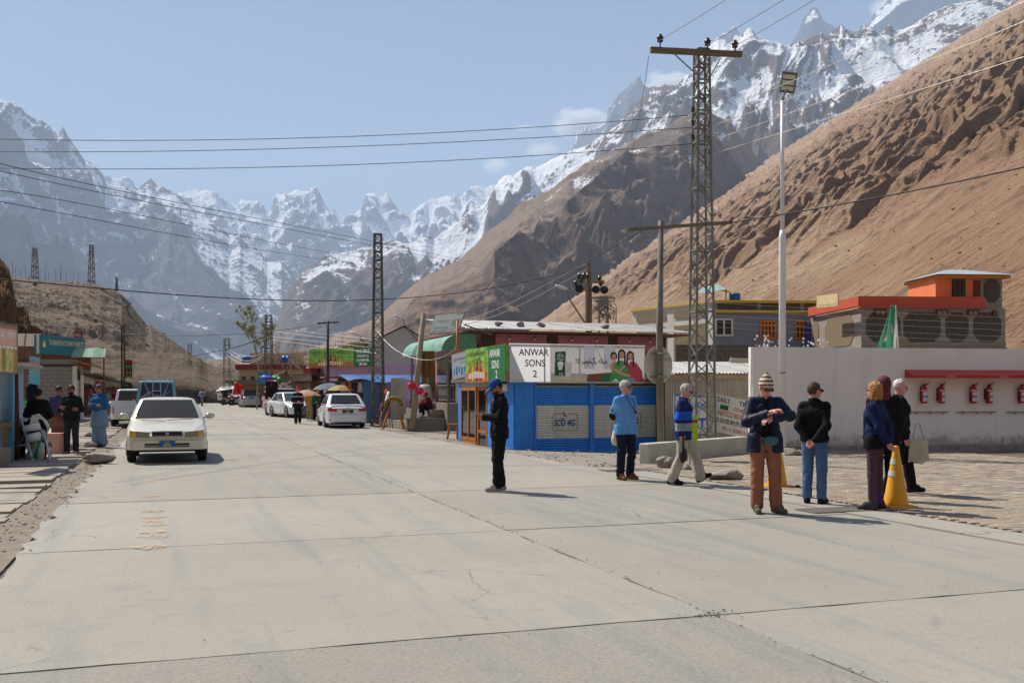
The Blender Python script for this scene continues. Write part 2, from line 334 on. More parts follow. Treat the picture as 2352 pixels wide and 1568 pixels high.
# unseen valley side behind the viewer, added to bounce sunlight onto shaded fronts
def valley_behind():
    a = np.linspace(R(95), R(265), 90)[None, :]; r = np.geomspace(260, 5000, 40)[:, None]; X = r * np.sin(a); Y = r * np.cos(a)
    z = np.clip((r - 260) * .5, 0, 1500) * (.8 + .3 * fbm(X / 600., Y / 600., 4, 8)) + 60 * fbm(X / 200., Y / 200., 4, 9) * np.clip((r - 260) / 300, 0, 1) - 1.2
    n = 90; i = np.arange(39)[:, None] * n + np.arange(n - 1)[None]; q = np.stack([i, i + 1, i + n + 1, i + n], -1).reshape(-1, 4)
    o = obj('unseen_hillside', fromnp('unseen_hillside', np.stack([X, Y, z], -1).reshape(-1, 3), q[:, ::-1], bpy.data.materials['soil_tan'])); o['kind'] = 'structure'
valley_behind()
# ================================================================ ground, road, plaza
def text(body, parent, o, ax, ay, h, mat, w=None, bold=0., shear=0., name='lettering', center=False):
    c = bpy.data.curves.new('t', 'FONT'); c.body = body; c.align_x = 'LEFT'; c.offset = bold; c.shear = shear; c.resolution_u = 3
    t = bpy.data.objects.new('t', c); me = bpy.data.meshes.new_from_object(t)
    n = len(me.vertices); a = np.empty(n * 3, np.float32); me.vertices.foreach_get('co', a); a = a.reshape(-1, 3)
    bpy.data.objects.remove(t); bpy.data.curves.remove(c)
    lo = a.min(0); hi = a.max(0); k = h / max(1e-6, hi[1] - lo[1]); kx = w / max(1e-6, hi[0] - lo[0]) if w else k
    ax = np.array(Vector(ax).normalized()); ay = np.array(Vector(ay).normalized()); nz = np.cross(ax, ay)
    x = (a[:, :1] - (lo[0] + hi[0]) / 2 if center else a[:, :1] - lo[0]) * kx; y = (a[:, 1:2] - lo[1]) * k
    p = np.array(o, float) + x * ax + y * ay + nz * .004
    me.vertices.foreach_set('co', p.astype(np.float32).ravel()); me.materials.clear(); me.materials.append(mat); me.update()
    return obj(name, me, parent)
def curve(u): return .00064 * max(0, u - 70) ** 2 if u < 260 else .00064 * 190 ** 2 + .243 * (u - 260)
def dip(u, v):   # hollow in front of the blue corner shop
    a = max(0, 1 - ((u - 20.3) / 1.6) ** 2) if u < 21.3 else 1 - min(1, (u - 21.3) / 4)
    b = min(1, max(0, (v - 5.6) / 4.2)); s = min(1, max(0, (11.8 - v) / .8))
    return -.42 * max(0, a) * b * s
def gz(u, v):
    e = 0
    if 4.7 < v < 9 and 21 < u < 45: e = -.10
    return -.05 + rise(u) + dip(u, v) + e
gm = NT('ground_dust'); vec = gm.coord('World'); n1 = gm.noise(vec, .35, 6, .6); n2 = gm.noise(vec, 9, 6, .7); n3 = gm.noise(vec, 60, 3)
c_ = gm.mix(gm.rng(n1, .35, .65), lin((138, 129, 116)), lin((152, 143, 130))); c_ = gm.mix(gm.rng(n2, .35, .6, .5, 0), c_, lin((112, 103, 92)))
gm.l(c_, gm.b.inputs['Base Color']); gm.b.inputs['Roughness'].default_value = .95; gm.bump(gm.math('ADD', n2, gm.math('MULTIPLY', n3, .5)), .8, .04); GM = gm.m
def ground():
    def ax(c, fine, n, far):
        k = np.linspace(-1, 1, n); return c + np.sinh(k * 6.2) / np.sinh(6.2) * far + k * fine
    us = ax(21, 26, 170, 9000); vs_ = ax(7, 18, 170, 9000)
    pts = []; 
    for u in us:
        for v in vs_:
            p = W(u, v, gz(u, v) + (.03 * math.sin(u * 3.1 + v) * math.sin(v * 2.3) if (abs(u) < 80 and abs(v) < 60) else 0)); pts.append(tuple(p))
    n = len(vs_); i = np.arange(len(us) - 1)[:, None] * n + np.arange(n - 1)[None]
    q = np.stack([i, i + 1, i + n + 1, i + n], -1).reshape(-1, 4)
    o = obj('ground', fromnp('ground', np.array(pts), q[:, ::-1], GM)); o['kind'] = 'structure'
ground()
def concrete(name, a, b, warm=(170, 156, 134), patch=True, var=.06, fine=55, grit=.18):
    t = NT(name); w = t.coord('World'); oi = t.n('ObjectInfo').outputs['Random']
    n1 = t.noise(w, .22, 6, .6); n2 = t.noise(w, 2.2, 6, .62, .3); n3 = t.noise(w, fine, 4, .7); n4 = t.noise(w, 11, 4, .6)
    mr = t.n('Mapping'); mr.inputs['Rotation'].default_value = (0, 0, -TH); t.l(w, mr.inputs[0]); ms_ = t.n('Mapping'); ms_.inputs['Scale'].default_value = (1, .07, 1); t.l(mr.outputs[0], ms_.inputs[0]); n5 = t.noise(ms_.outputs[0], 1.9, 6, .62, .2)
    c = t.mix(t.rng(n1, .38, .62), lin(a), lin(b)); c = t.mix(t.rng(n2, .55, .75, 0, .45), c, lin((126, 125, 124)))
    c = t.mix(t.rng(n5, .52, .7, 0, .55), c, lin((118, 120, 124)))
    c = t.mix(t.rng(n2, .25, .4, .35, 0), c, lin(warm)); c = t.mix(1, c, t.rng(n3, .25, .75, 1 - grit, 1 + grit), 'MULTIPLY'); c = t.mix(1, c, t.rng(oi, 0, 1, 1 - var, 1 + var), 'MULTIPLY')
    sp = t.noise(w, 26, 2, .5); c = t.mix(t.rng(sp, .73, .76, 0, .7), c, lin((58, 54, 50)))
    c = t.mix(t.rng(n4, .62, .7, 0, .25), c, lin((130, 112, 92))); n6 = t.noise(w, .9, 7, .7, 1.2); c = t.mix(t.rng(n6, .6, .68, 0, .35), c, lin((110, 109, 108))); c = t.mix(t.rng(n6, .28, .36, .35, 0), c, lin((166, 156, 140)))
    n7 = t.noise(w, 2.7, 5, .6, .6); c = t.mix(t.rng(n7, .70, .76, 0, .5), c, lin((98, 95, 92)))
    dv = t.n('VectorMath', operation='ADD'); t.l(w, dv.inputs[0]); nz = t.n('TexNoise'); nz.inputs['Scale'].default_value = 1.3; nz.inputs['Detail'].default_value = 5; t.l(w, nz.inputs['Vector']); t.l(nz.outputs['Color'], dv.inputs[1])
    vo = t.n('TexVoronoi', feature='DISTANCE_TO_EDGE'); vo.inputs['Scale'].default_value = .33; t.l(dv.outputs[0], vo.inputs['Vector']); cr = t.math('MULTIPLY', t.rng(vo.outputs['Distance'], .0016, .0034, 1, 0), t.rng(n1, .5, .58)); c = t.mix(t.math('MULTIPLY', cr, .75), c, lin((84, 80, 75)))
    t.l(c, t.b.inputs['Base Color']); t.b.inputs['Roughness'].default_value = .85; t.b.inputs['Specular IOR Level'].default_value = .25
    t.bump(t.math('ADD', n3, t.math('MULTIPLY', n4, .6)), .35, .008); return t.m
CONC = concrete('concrete_road', (146, 141, 131), (154, 149, 139)); CONC2 = concrete('concrete_coarse', (138, 133, 124), (146, 141, 132), fine=38, grit=.26)
PAVE = concrete('concrete_pavement', (146, 136, 122), (158, 148, 133), var=.13)
def road():
    rb = MB(); N = 90
    us = [-16 + 6 * i for i in range(N)]
    rb.grid(lambda a, b: W(us[int(round(b * (N - 1)))], -5.05 + 9.7 * a + curve(us[int(round(b * (N - 1)))]), rise(us[int(round(b * (N - 1)))]) - .035), 1, N - 1)
    r = rb.build('road', M('joint_dirt', (104, 97, 88), .95)); r['kind'] = 'structure'
    u = -13.5
    while u < 300:
        L = 4.5 if u < 62 else 9.
        for v0, v1 in ((-5., 0.), (0., 4.6)):
            g = .006; gt0, gt1 = (.009 if abs(u) < .1 else .0025), (.009 if abs(u + L) < .1 else .0025); pts = []
            def edge(p, q, n, j):
                for i in range(n):
                    t = i / n; jj = rnd.uniform(-j, j) if i else 0
                    d = (q[0] - p[0], q[1] - p[1]); l = math.hypot(*d); nx, ny = -d[1] / l, d[0] / l
                    pts.append((p[0] + d[0] * t + nx * jj, p[1] + d[1] * t + ny * jj))
            a, b = u + gt0, u + L - gt1; c, d = v0 + g, v1 - g; k = 14 if u < 40 else 3
            edge((a, c), (a, d), k, .012); edge((a, d), (b, d), k, .035 if v1 > 1 else .02); edge((b, d), (b, c), k, .012); edge((b, c), (a, c), k, .09 if v0 < -1 else .02)
            dz = rnd.uniform(-.006, .006); tz = rnd.uniform(-.001, .001)
            top = [W(x, y + curve(x), rise(x) + dz + tz * (x - u)) for x, y in pts]; n = len(top)
            m = MB(); m.add(top + [p - Vector((0, 0, .16)) for p in top], [tuple(range(n))] + [(i, i + n, (i + 1) % n + n, (i + 1) % n) for i in range(n)])
            m.build('slab', CONC2 if u < -1 and v0 < -1 else CONC, r)
        u += L
    # faded yellow road paint
    m = MB()
    for (x, y) in ((350, 1139), (350, 1173), (352, 1187), (352, 1196), (350, 1204), (350, 1222), (351, 1231), (346, 1256)):
        p = PG(x, y); a, b = UV(p.x, p.y); n = 14
        pl = [(b + .17 * math.cos(6.283 * i / n) * rnd.uniform(.6, 1.1), a + .2 * math.sin(6.283 * i / n) * rnd.uniform(.3, 1.1)) for i in range(n)]
        m.add([W(q, p_, .0085) for p_, q in pl], [tuple(range(n))])
    t = NT('worn_paint'); w = t.coord('World'); nn = t.noise(w, 16, 5, .7); t.b.inputs['Base Color'].default_value = lin((196, 160, 110)); t.b.inputs['Roughness'].default_value = .8
    t.l(t.rng(nn, .45, .6, 0, .75), t.b.inputs['Alpha']); m.build('road_marking', t.m, r)
road()
def pavement():
    base = MB(); base.grid(lambda a, b: W(-14 + 80 * b, -7.6 + 2.62 * a, -.012 + rise(-14 + 80 * b)), 1, 60)
    r = base.build('pavement', M('pave_dirt', (124, 114, 100), .95, .25, 6, .5, 60)); r['kind'] = 'structure'
    ms = []
    for k in range(5):
        m = MB(); q = []; L = [.5, .42, .56, .46, .6][k]; x0, x1 = -.95, .95
        n = 9; top = [(x0 + (x1 - x0) * i / n, -L / 2 + .012 + rnd.uniform(-.012, .012)) for i in range(n + 1)] + [(x1 - (x1 - x0) * i / n, L / 2 - .012 + rnd.uniform(-.012, .012)) for i in range(n + 1)]
        N = len(top); m.add([(x, y, .03) for x, y in top] + [(x, y, -.1) for x, y in top], [tuple(range(N))] + [(i, i + N, (i + 1) % N + N, (i + 1) % N) for i in range(N)])
        ms.append((L, m.mesh('paving_slab', PAVE)))
    u = -6.; i = 0
    while u < 62:
        L, me = ms[rnd.randrange(5)]
        if not (5.6 < u < 6.4 or rnd.random() < .04):
            o = obj('paving_slab', me, r, W(u + L / 2, -6.45 + rnd.uniform(-.05, .05), rise(u) + rnd.uniform(-.02, .02)), TH + rnd.uniform(-.012, .012)); o.rotation_euler[0] = rnd.uniform(-.02, .02); o.rotation_euler[1] = rnd.uniform(-.015, .015)
        u += L + rnd.uniform(.005, .05)
pavement()
def rock(r, seed, n=3, flat=.7, elong=1.3):
    bm = bmesh.new(); bmesh.ops.create_icosphere(bm, subdivisions=n, radius=1); a = np.array([v.co[:] for v in bm.verts])
    d = 1 + .28 * pn(a[:, 0] * 1.1 + seed * 7.3, a[:, 1] * 1.1 + a[:, 2] * 1.7, seed) + .12 * pn(a[:, 0] * 3 + a[:, 2], a[:, 1] * 3 + seed, seed + 5)
    g = np.random.RandomState(seed); 
    for _ in range(7):
        nn = g.normal(size=3); nn /= np.linalg.norm(nn); h = a @ nn; cut = g.uniform(.55, .85); d = np.where(h * d > cut, cut / np.maximum(h, .05), d)
    for v, k in zip(bm.verts, d): v.co = Vector((v.co.x * k * r * elong, v.co.y * k * r, v.co.z * k * r * flat))
    vs = [v.co.copy() for v in bm.verts]; fs = [tuple(q.index for q in f.verts) for f in bm.faces]; bm.free(); return vs, fs
STONE = M('stone', (142, 134, 124), .9, .25, 6, .5, 30)
def plaza():
    # wall frame: rows parallel to the station wall
    A = P(1728, 900, 26.0); B = P(2352, 900, 27.4); ang = math.atan2(B.y - A.y, B.x - A.x) - R(9); ex = Vector((math.cos(ang), math.sin(ang))); ey = Vector((-ex.y, ex.x))
    base = MB(); pl = [(-30, 5.25), (13.4, 5.25), (13.4, 6.4), (16.2, 10.), (15.5, 12), (9, 40), (-30, 40)]
    base.add([W(u, v, -.012) for u, v in pl], [tuple(range(len(pl) - 1, -1, -1))])
    r = base.build('paved_plaza', M('sand_joint', (98, 88, 76), .95)); r['kind'] = 'structure'
    cand = []; x0, y0 = A.x, A.y
    for j in range(-190, 8):
        for i in range(-40, 50):
            q = Vector((x0, y0)) + ex * (i * .206 + (j % 2) * .103) + ey * (j * .104)
            u, v = UV(q.x, q.y)
            if v < 5.36 or v > 15.5 or u > 13.2 + max(0, (v - 6.4)) * .7: continue
            if q.y < 8.3 or q.x / q.y > .56 or q.y > 26.2 + (q.x - 7) * .2: continue
            cand.append((q.y, q))
    cand.sort(key=lambda t: t[0])
    def pv(m, q, k, z):
        m.box((0, 0, 0), (.2, .098, .06))
    m1 = MB(); c = .006
    vs = [(-.1, -.049, -.03), (.1, -.049, -.03), (.1, .049, -.03), (-.1, .049, -.03), (-.1, -.049, .024), (.1, -.049, .024), (.1, .049, .024), (-.1, .049, .024), (-.1 + c, -.049 + c, .03), (.1 - c, -.049 + c, .03), (.1 - c, .049 - c, .03), (-.1 + c, .049 - c, .03)]
    fs = [(0, 1, 5, 4), (1, 2, 6, 5), (2, 3, 7, 6), (3, 0, 4, 7), (4, 5, 9, 8), (5, 6, 10, 9), (6, 7, 11, 10), (7, 4, 8, 11), (8, 9, 10, 11)]
    m1.add(vs, fs); PM = concrete('paver', (140, 127, 111), (156, 142, 124), var=.16); me = m1.mesh('paver', PM)
    for d, q in cand[:300]:
        o = obj('paver', me, r, (q.x, q.y, -.022 + rnd.uniform(-.003, .003)), ang + rnd.uniform(-.015, .015))
    far = cand[300:]; Q = np.array([(q.x, q.y) for d, q in far]); n = len(Q); g = np.random.RandomState(3)
    base_v = np.array(vs)[[4, 5, 6, 7, 8, 9, 10, 11]]; base_v[:, 2] -= .022
    ca, sa = math.cos(ang), math.sin(ang); rx = base_v[:, 0] * ca - base_v[:, 1] * sa; ry = base_v[:, 0] * sa + base_v[:, 1] * ca
    VV = np.stack([Q[:, :1] + rx, Q[:, 1:] + ry, base_v[:, 2] + g.uniform(-.003, .003, (n, 1))], -1).reshape(-1, 3)
    F0 = np.array([(0, 1, 5, 4), (1, 2, 6, 5), (2, 3, 7, 6), (3, 0, 4, 7), (4, 5, 6, 7)]); FF = (np.arange(n)[:, None, None] * 8 + F0).reshape(-1, 4)
    mats = [PM, M('paver_dark', (124, 112, 98), .9, .2, 5, .3), M('paver_pale', (164, 150, 132), .9, .2, 5, .3)]; mi = np.repeat(g.choice([0, 0, 0, 1, 2], n), 5)
    o = obj('paver_field', fromnp('paver_field', VV, FF, mats, False, mi), r); o['kind'] = 'stuff'
    # concrete apron between road and pavers
    m = MB(); m.bx(-26, 12.6, 0, .62, -.14, .004); a = m.build('concrete_apron', CONC, None, False, W(0, 4.63, 0), TH); a.rotation_euler = (0, 0, TH + R(90)); a.location = W(0, 5.25, 0); a['kind'] = 'structure'
plaza()
def gravel():
    vs0, fs0 = rock(1, 3, 1, .6); vs0 = np.array([tuple(v) for v in vs0]); fs0 = np.array(fs0); g = np.random.RandomState(5); VS = []; FS = []
    spots = []
    for i in range(900): spots.append((g.uniform(-4, 46), -5.25 + g.normal() * .16, g.uniform(.006, .022)))
    for i in range(700): spots.append((g.uniform(0, 30), g.uniform(-9.5, -7.4), g.uniform(.01, .035)))
    for i in range(500): spots.append((g.uniform(13.5, 34), 4.7 + abs(g.normal()) * .7, g.uniform(.008, .03)))
    for i in range(150): spots.append((g.uniform(13, 20.6), g.uniform(5, 10.5), g.uniform(.01, .05)))
    for i in range(420): spots.append((g.uniform(-7, 16), g.uniform(-4.9, 4.5), g.uniform(.003, .008)))
    for i in range(36): spots.append((g.normal() * .05, g.normal() * .08, g.uniform(.005, .014)))
    for i in range(130): spots.append((g.uniform(-6, 12), g.normal() * .03, g.uniform(.004, .012)))
    for i in range(160): spots.append((g.uniform(-2, 13), g.uniform(4.7, 5.6), g.uniform(.006, .016)))
    for k, (u, v, s) in enumerate(spots):
        p = W(u, v, (.004 if -5 < v < 4.6 else max(gz(u, v), -.012 if v < 4 else -9)) + s * .3); a = g.uniform(0, 6.28); c, d = math.cos(a), math.sin(a)
        q = vs0 * s; VS.append(np.stack([q[:, 0] * c - q[:, 1] * d + p.x, q[:, 0] * d + q[:, 1] * c + p.y, q[:, 2] + p.z], -1)); FS.append(fs0 + k * len(vs0))
    o = obj('gravel', fromnp('gravel', np.concatenate(VS), np.concatenate(FS), STONE, False)); tag(o, 'loose gravel and grit strewn along the road edges', 'gravel', kind='stuff')
gravel()

# ================================================================ blue corner shop
BLUE = M('blue_paint', (46, 128, 214), .5, .14, 2.5, .3, 9, dirt=.22, dcol=(96, 136, 172)); WPAINT = M('white_paint', (208, 204, 194), .6, .1, 3, dirt=.25, dcol=(150, 140, 124))
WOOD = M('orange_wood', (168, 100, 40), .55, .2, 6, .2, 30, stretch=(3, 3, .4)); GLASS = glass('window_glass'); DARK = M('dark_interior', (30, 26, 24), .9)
WHITEFLEX = M('sign_flex_white', (234, 234, 238), .5, .06, 1.5, .25, 3, trans=.6); BLACKP = M('black_print', (22, 22, 24), .5); GREENP = M('sign_green', (22, 104, 52), .5, .1, 2); TEAL = M('sign_teal', (12, 112, 124), .5, .08, 2)
TIN = M('tin_sheet', (176, 172, 166), .45, .2, 2.5, metal=.55, dirt=.2, dcol=(130, 110, 90)); STEEL = M('galvanised_steel', (150, 148, 142), .5, .15, 4, metal=.4, dirt=.1); CONCW = M('concrete_wall', (128, 120, 110), .9, .2, 2, .4, 25, dirt=.2, dcol=(92, 86, 78))
def shutter(parent, o, ax, w, z0, z1, bands, pitch=.075, curtain=None):
    """roller shutter: every slat is a part. o = left bottom corner, ax = direction, bands = [(z_from, mat)]"""
    o = Vector(o); ax = Vector(ax).normalized(); nrm = ax.cross(Vector((0, 0, 1))); cache = {}
    n = int((z1 - z0) / pitch)
    for i in range(n):
        z = z0 + i * pitch; mt = [m for zz, m in bands if z >= zz - 1e-6][-1]
        if mt.name not in cache:
            m = MB(); pr = [(0, 0), (.014, .12), (.022, .35), (.022, .6), (.012, .85), (.0, .98)]
            m.add([ax * 0 + nrm * a + Vector((0, 0, b * pitch)) for a, b in pr] + [ax * w + nrm * a + Vector((0, 0, b * pitch)) for a, b in pr], [(k, k + 6, k + 7, k + 1) for k in range(5)]); cache[mt.name] = m.mesh('shutter_slat', mt)
        obj('shutter_slat', cache[mt.name], parent, o + Vector((0, 0, i * pitch)))
def corrugated(name, o, ax, up, w, h, mat, parent=None, pitch=.1, amp=.015, nrm=None):
    o = Vector(o); ax = Vector(ax).normalized(); up = Vector(up).normalized(); nz = ax.cross(up); n = max(4, int(w / pitch * 4)); m = MB()
    m.grid(lambda a, b: o + ax * (w * a) + up * (h * b) + nz * (amp * math.cos(2 * math.pi * w * a / pitch)), n, 1); return m.build(name, mat, parent, True)
def bottles(parent, o, ax, w, h, n, nrm, seed=1):
    g = random.Random(seed); cols = [(150, 30, 30), (200, 120, 30), (230, 160, 40), (120, 170, 40), (190, 50, 90), (90, 30, 40), (220, 90, 40)]
    o = Vector(o); ax = Vector(ax).normalized(); up = Vector((0, 0, 1))
    for i in range(n):
        k = 1 - abs(i - (n - 1) / 2) / n * .5; bh = h * k; bw = w / n * .8; x = w * (i + .5) / n
        pr = [(-.5, 0), (.5, 0), (.5, .55), (.2, .75), (.18, .93), (-.18, .93), (-.2, .75), (-.5, .55)]
        m = MB(); b = obj('printed_bottle', MB().prism([(p * bw, q * bh) for p, q in pr], o + ax * x, ax, up, .004).mesh('printed_bottle', M('bottle_%d' % (i % 7), cols[i % 7], .4, .25, 30)), parent)
        MB().prism([(-.42 * bw, .12 * bh), (.42 * bw, .12 * bh), (.42 * bw, .42 * bh), (-.42 * bw, .42 * bh)], o + ax * x + nrm * .006, ax, up, .002).build('printed_label', M('bottle_label', (220, 200, 190), .5, .4, 60), b)
        MB().prism([(-.2 * bw, .93 * bh), (.2 * bw, .93 * bh), (.2 * bw, 1.0 * bh), (-.2 * bw, 1.0 * bh)], o + ax * x + nrm * .001, ax, up, .003).build('printed_cap', M('bottle_cap', (30, 30, 30), .5), b)
def adprint():
    t = NT('advert_print'); tc = t.n('TexCoord').outputs['Generated']; sp = t.n('SeparateXYZ'); t.l(tc, sp.inputs[0]); nn = t.noise(t.coord('Generated', (3, 6, 3)), 2, 5, .6, .5)
    g = t.mix(t.rng(nn, .35, .65), lin((40, 110, 30)), lin((150, 190, 70))); w = t.mix(t.rng(nn, .35, .65), lin((130, 70, 30)), lin((180, 120, 70)))
    t.l(t.mix(t.rng(sp.outputs[2], .26, .3), w, g), t.b.inputs['Base Color']); t.b.inputs['Roughness'].default_value = .5; return t.m
ADP = adprint()
def corner_shop():
    s = shop('corner_shop', 21.15, 5.86, 'blue corner shop with closed roller shutters and sign boards on its roof edge')
    up = (0, 0, 1); X = (1, 0, 0); Lx = 5.05; Ly = 5.85; zt = 1.86
    m = MB(); m.bx(.12, Lx - .05, .12, Ly - .05, -.6, zt - .02); m.build('wall', M('shop_inner', (70, 84, 100), .9), s)
    # blue corner pillar, ribbed sheet
    m = MB(); m.bx(0, .62, 0, .6, -.55, zt); m.build('pillar', BLUE, s)
    corrugated('ribbed_sheet', (0.01, -.012, -.5), X, up, .6, zt + .48, BLUE, s, .065, .008); corrugated('ribbed_sheet', (-.012, .58, -.5), (0, -1, 0), up, .57, zt + .48, BLUE, s, .065, .008)
    x1, x2, x3 = .66, 2.36, 2.46
    for a, b in ((.62, .67), (2.36, 2.5), (4.62, 4.72)):
        MB().bx(a, b, -.05, .1, -.55, zt).build('shutter_rail', BLUE, s)
    zz0 = -.42; bands = [(-9, BLUE), (.12, WPAINT), (1.12, BLUE), (1.62, M('slat_grey_blue', (120, 136, 150), .6, .2, 4, dirt=.3))]  # uppermost slats greyer and paler than the blue below
    shutter(s, (.68, .02, zz0), X, 1.67, zz0, 1.8, bands); shutter(s, (2.51, .02, zz0), X, 2.1, zz0, 1.8, bands)
    MB().bx(.55, 4.75, -.02, .1, 1.8, 1.87).build('lintel', TIN, s)
    MB().bx(4.72, 5.3, -.06, .3, 1.66, 1.95).build('header_board', BLUE, s)
    lg = M('logo_blue', (24, 84, 138), .6, .1, 8); lgr = M('logo_green', (40, 104, 60), .6)
    for x0, t_ in ((1.18, 'SCO 4G'), (3.25, 'SCO 4G')):
        y = -.013
        m = MB()
        for p, q in (((0, 0), (.8, 0)), ((.8, 0), (.8, .47)), ((.8, .47), (.5, .47)), ((.27, .47), (.1, .47)), ((.1, .47), (0, .37)), ((0, .37), (0, 0))): m.bar((x0 + p[0], y, .44 + p[1]), (x0 + q[0], y, .44 + q[1]), .016, .006)
        m.build('painted_logo', lgr, s)
        text('SCO', s, (x0 + .05, y, .55), X, up, .2, lg, .36, .02, .25); text('4G', s, (x0 + .47, y, .55), X, up, .2, lg, .26, .03, .2)
        m = MB(); m.path([(x0 + .36, y, .97), (x0 + .38, y, .88), (x0 + .46, y, .82)], [.012, .022, .008], 5); m.path([(x0 + .28, y, .8), (x0 + .32, y, .75), (x0 + .38, y, .73)], [.008, .018, .006], 5); m.build('painted_logo', lg, s)
    # side facing the road
    up_ = up; S = (0, -1, 0)
    shutter(s, (.02, 2.05, -.3), S, 1.45, -.3, 1.8, [(-9, BLUE), (.2, WPAINT), (1.3, BLUE), (1.55, WPAINT)])
    for a, b in ((2.05, 2.5), (5.55, 5.85)): MB().bx(-.02, .14, a, b, -.4, zt).build('side_post', BLUE, s)
    for k, (a, b, zb) in enumerate(((2.55, 3.55, -.28), (3.75, 5.5, -.05))):
        f = MB()
        for y in (a, b - .08) + (((a + b) / 2 - .04,) if k else ()): f.bx(-.03, .08, y, y + .08, zb, 1.72)
        f.bx(-.025, .075, a, b, 1.6, 1.7); f.bx(-.025, .075, a, b, zb, zb + .1)
        if not k: f.bx(-.025, .075, a, b, .25, .33)
        d = f.build('door_frame' if not k else 'shop_window', WOOD, s); MB().bx(0, .02, a + .06, b - .06, zb + .1, 1.62).build('pane', GLASS, d)
    MB().bx(-.01, .1, 2.5, 5.55, 1.7, zt).build('header_board', M('shutter_box', (150, 150, 144), .6, .15, 5), s); MB().bx(-.015, .06, 3.75, 5.5, -.4, -.06).build('sill_panel', WOOD, s)
    # roof slab and boards
    MB().bx(-.1, 5.3, -.1, 6.1, 1.88, 1.96).build('roof', M('roof_mud', (110, 98, 84), .95, .2, 2, .3), s)
    z0, z1 = 1.83, 2.95
    b = MB().add([(-.22, -.2, z0), (4.1, -.2, z0), (4.1, -.2, z1), (-.22, -.2, z1)], [(0, 1, 2, 3)]).build('sign_board', WHITEFLEX, s); fr = MB(); [fr.bar((x, -.17, z0), (x, -.17, z1), .03) for x in (-.2, .85, 1.95, 3., 4.08)]; [fr.bar((-.2, -.17, z), (4.08, -.17, z), .03) for z in (z0 + .02, z1 - .02)]; fr.build('sign_frame', STEEL, s); y = -.203
    for t_, x, z, w in (('ANWAR', .07, 2.6, .92), ('SONS', .26, 2.29, .62), ('2', .5, 1.98, .13)): text(t_, b, (x, y, z), X, up, .2, BLACKP, w, .012)
    wall_ = MB().add([(1.03, -.206, z0 + .01), (4.08, -.206, z0 + .01), (4.08, -.206, z1 - .01), (1.03, -.206, z1 - .01)], [(0, 1, 2, 3)]).build('printed_panel', M('print_wall', (214, 210, 206), .5, .06, 1.2, trans=.5), b)
    y2 = -.216
    def pp(name, poly, mt, d=0.): return MB().prism(poly, (0, y2 - d, 0), X, up, -.003).build(name, mt, b)
    pp('printed_counter', [(1.06, 1.85), (2.2, 1.85), (2.2, 1.96), (1.06, 1.96)], M('print_cream', (206, 196, 160), .5)); pp('printed_counter', [(1.06, 1.97), (2.28, 1.97), (2.16, 2.1), (1.06, 2.1)], M('print_grey', (196, 190, 182), .5))
    pp('printed_floor', [(2.2, 1.85), (4.07, 1.85), (4.07, 1.95), (2.95, 2.13), (2.2, 2.07)], M('print_floor', (132, 76, 48), .5, .1, 3))
    for a, c in ((2.1, 2.45), (2.75, 3.1)): pp('printed_window', [(a, 2.25), (a + .36, 2.22), (a + .36, 2.9), (a, 2.92)], M('print_window', (222, 224, 230), .5))
    gp = M('print_green', (10, 98, 52), .45); pk = pp('printed_carton', [(1.17, 2.03), (1.5, 2.03), (1.52, 2.74), (1.19, 2.72)], gp, .004)
    wp = M('print_white', (232, 232, 232), .5)
    pp('printed_carton', [(1.2, 2.52), (1.35, 2.72), (1.5, 2.54), (1.5, 2.5), (1.2, 2.48)], gp, .006)
    m = MB()
    for p, q in (((1.2, 2.5), (1.35, 2.71)), ((1.35, 2.71), (1.51, 2.52)), ((1.51, 2.52), (1.51, 2.44)), ((1.2, 2.5), (1.2, 2.43)), ((1.2, 2.43), (1.51, 2.44))): m.bar((p[0], y2 - .012, p[1]), (q[0], y2 - .012, q[1]), .014, .003)
    m.build('printed_outline', wp, b)
    text('Milk', b, (1.25, y2 - .012, 2.57), X, up, .08, wp, .21, .012); text('Pak', b, (1.26, y2 - .012, 2.47), X, up, .08, wp, .19, .012); text('NESTLÉ', b, (1.28, y2 - .012, 2.655), X, up, .025, wp, .13); text('MILK', b, (1.31, y2 - .012, 2.05), X, up, .04, wp, .13, .01)
    text('FULL CREAM', b, (1.29, y2 - .012, 2.105), X, up, .016, wp, .15)
    pp('printed_glass', [(1.25, 2.38), (1.45, 2.4), (1.4, 2.2), (1.3, 2.19)], wp, .01); pp('printed_milk', [(1.26, 2.41), (1.34, 2.46), (1.44, 2.42), (1.42, 2.34), (1.28, 2.33)], M('print_milk', (244, 242, 238), .5), .013)
    pp('printed_glass', [(1.49, 2.41), (1.7, 2.41), (1.69, 2.04), (1.62, 1.99), (1.55, 1.99), (1.5, 2.04)], M('print_glass', (226, 226, 228), .4), .012)
    text('\ufefb\ufe8e\ufedb!'[1:][::-1] if False else '!\ufe8e\ufedb \ufeae\ufeb3\ufeed\ufe8e\ufb96\ufe92 \ufeea\ufe97\ufe8e\ufeb3', b, (1.83, y2 - .004, 2.32), X, up, .25, BLACKP, 1.0, .012)
    skin = M('print_skin', (214, 160, 130), .5, .08, 8); hair = M('print_hair', (44, 28, 24), .5)
    def ell(cx, cz, rx, rz, n=14): return [(cx + rx * math.cos(6.283 * i / n), cz + rz * math.sin(6.283 * i / n)) for i in range(n)]
    pp('printed_sofa', [(2.68, 1.85), (3.3, 1.85), (3.3, 2.1), (2.75, 2.12), (2.66, 2.02)], M('print_sofa', (40, 116, 80), .5), .004)
    pp('printed_figure', [(3.0, 2.1), (2.94, 2.3), (3.05, 2.48), (3.2, 2.45), (3.2, 2.1)], skin, .006)
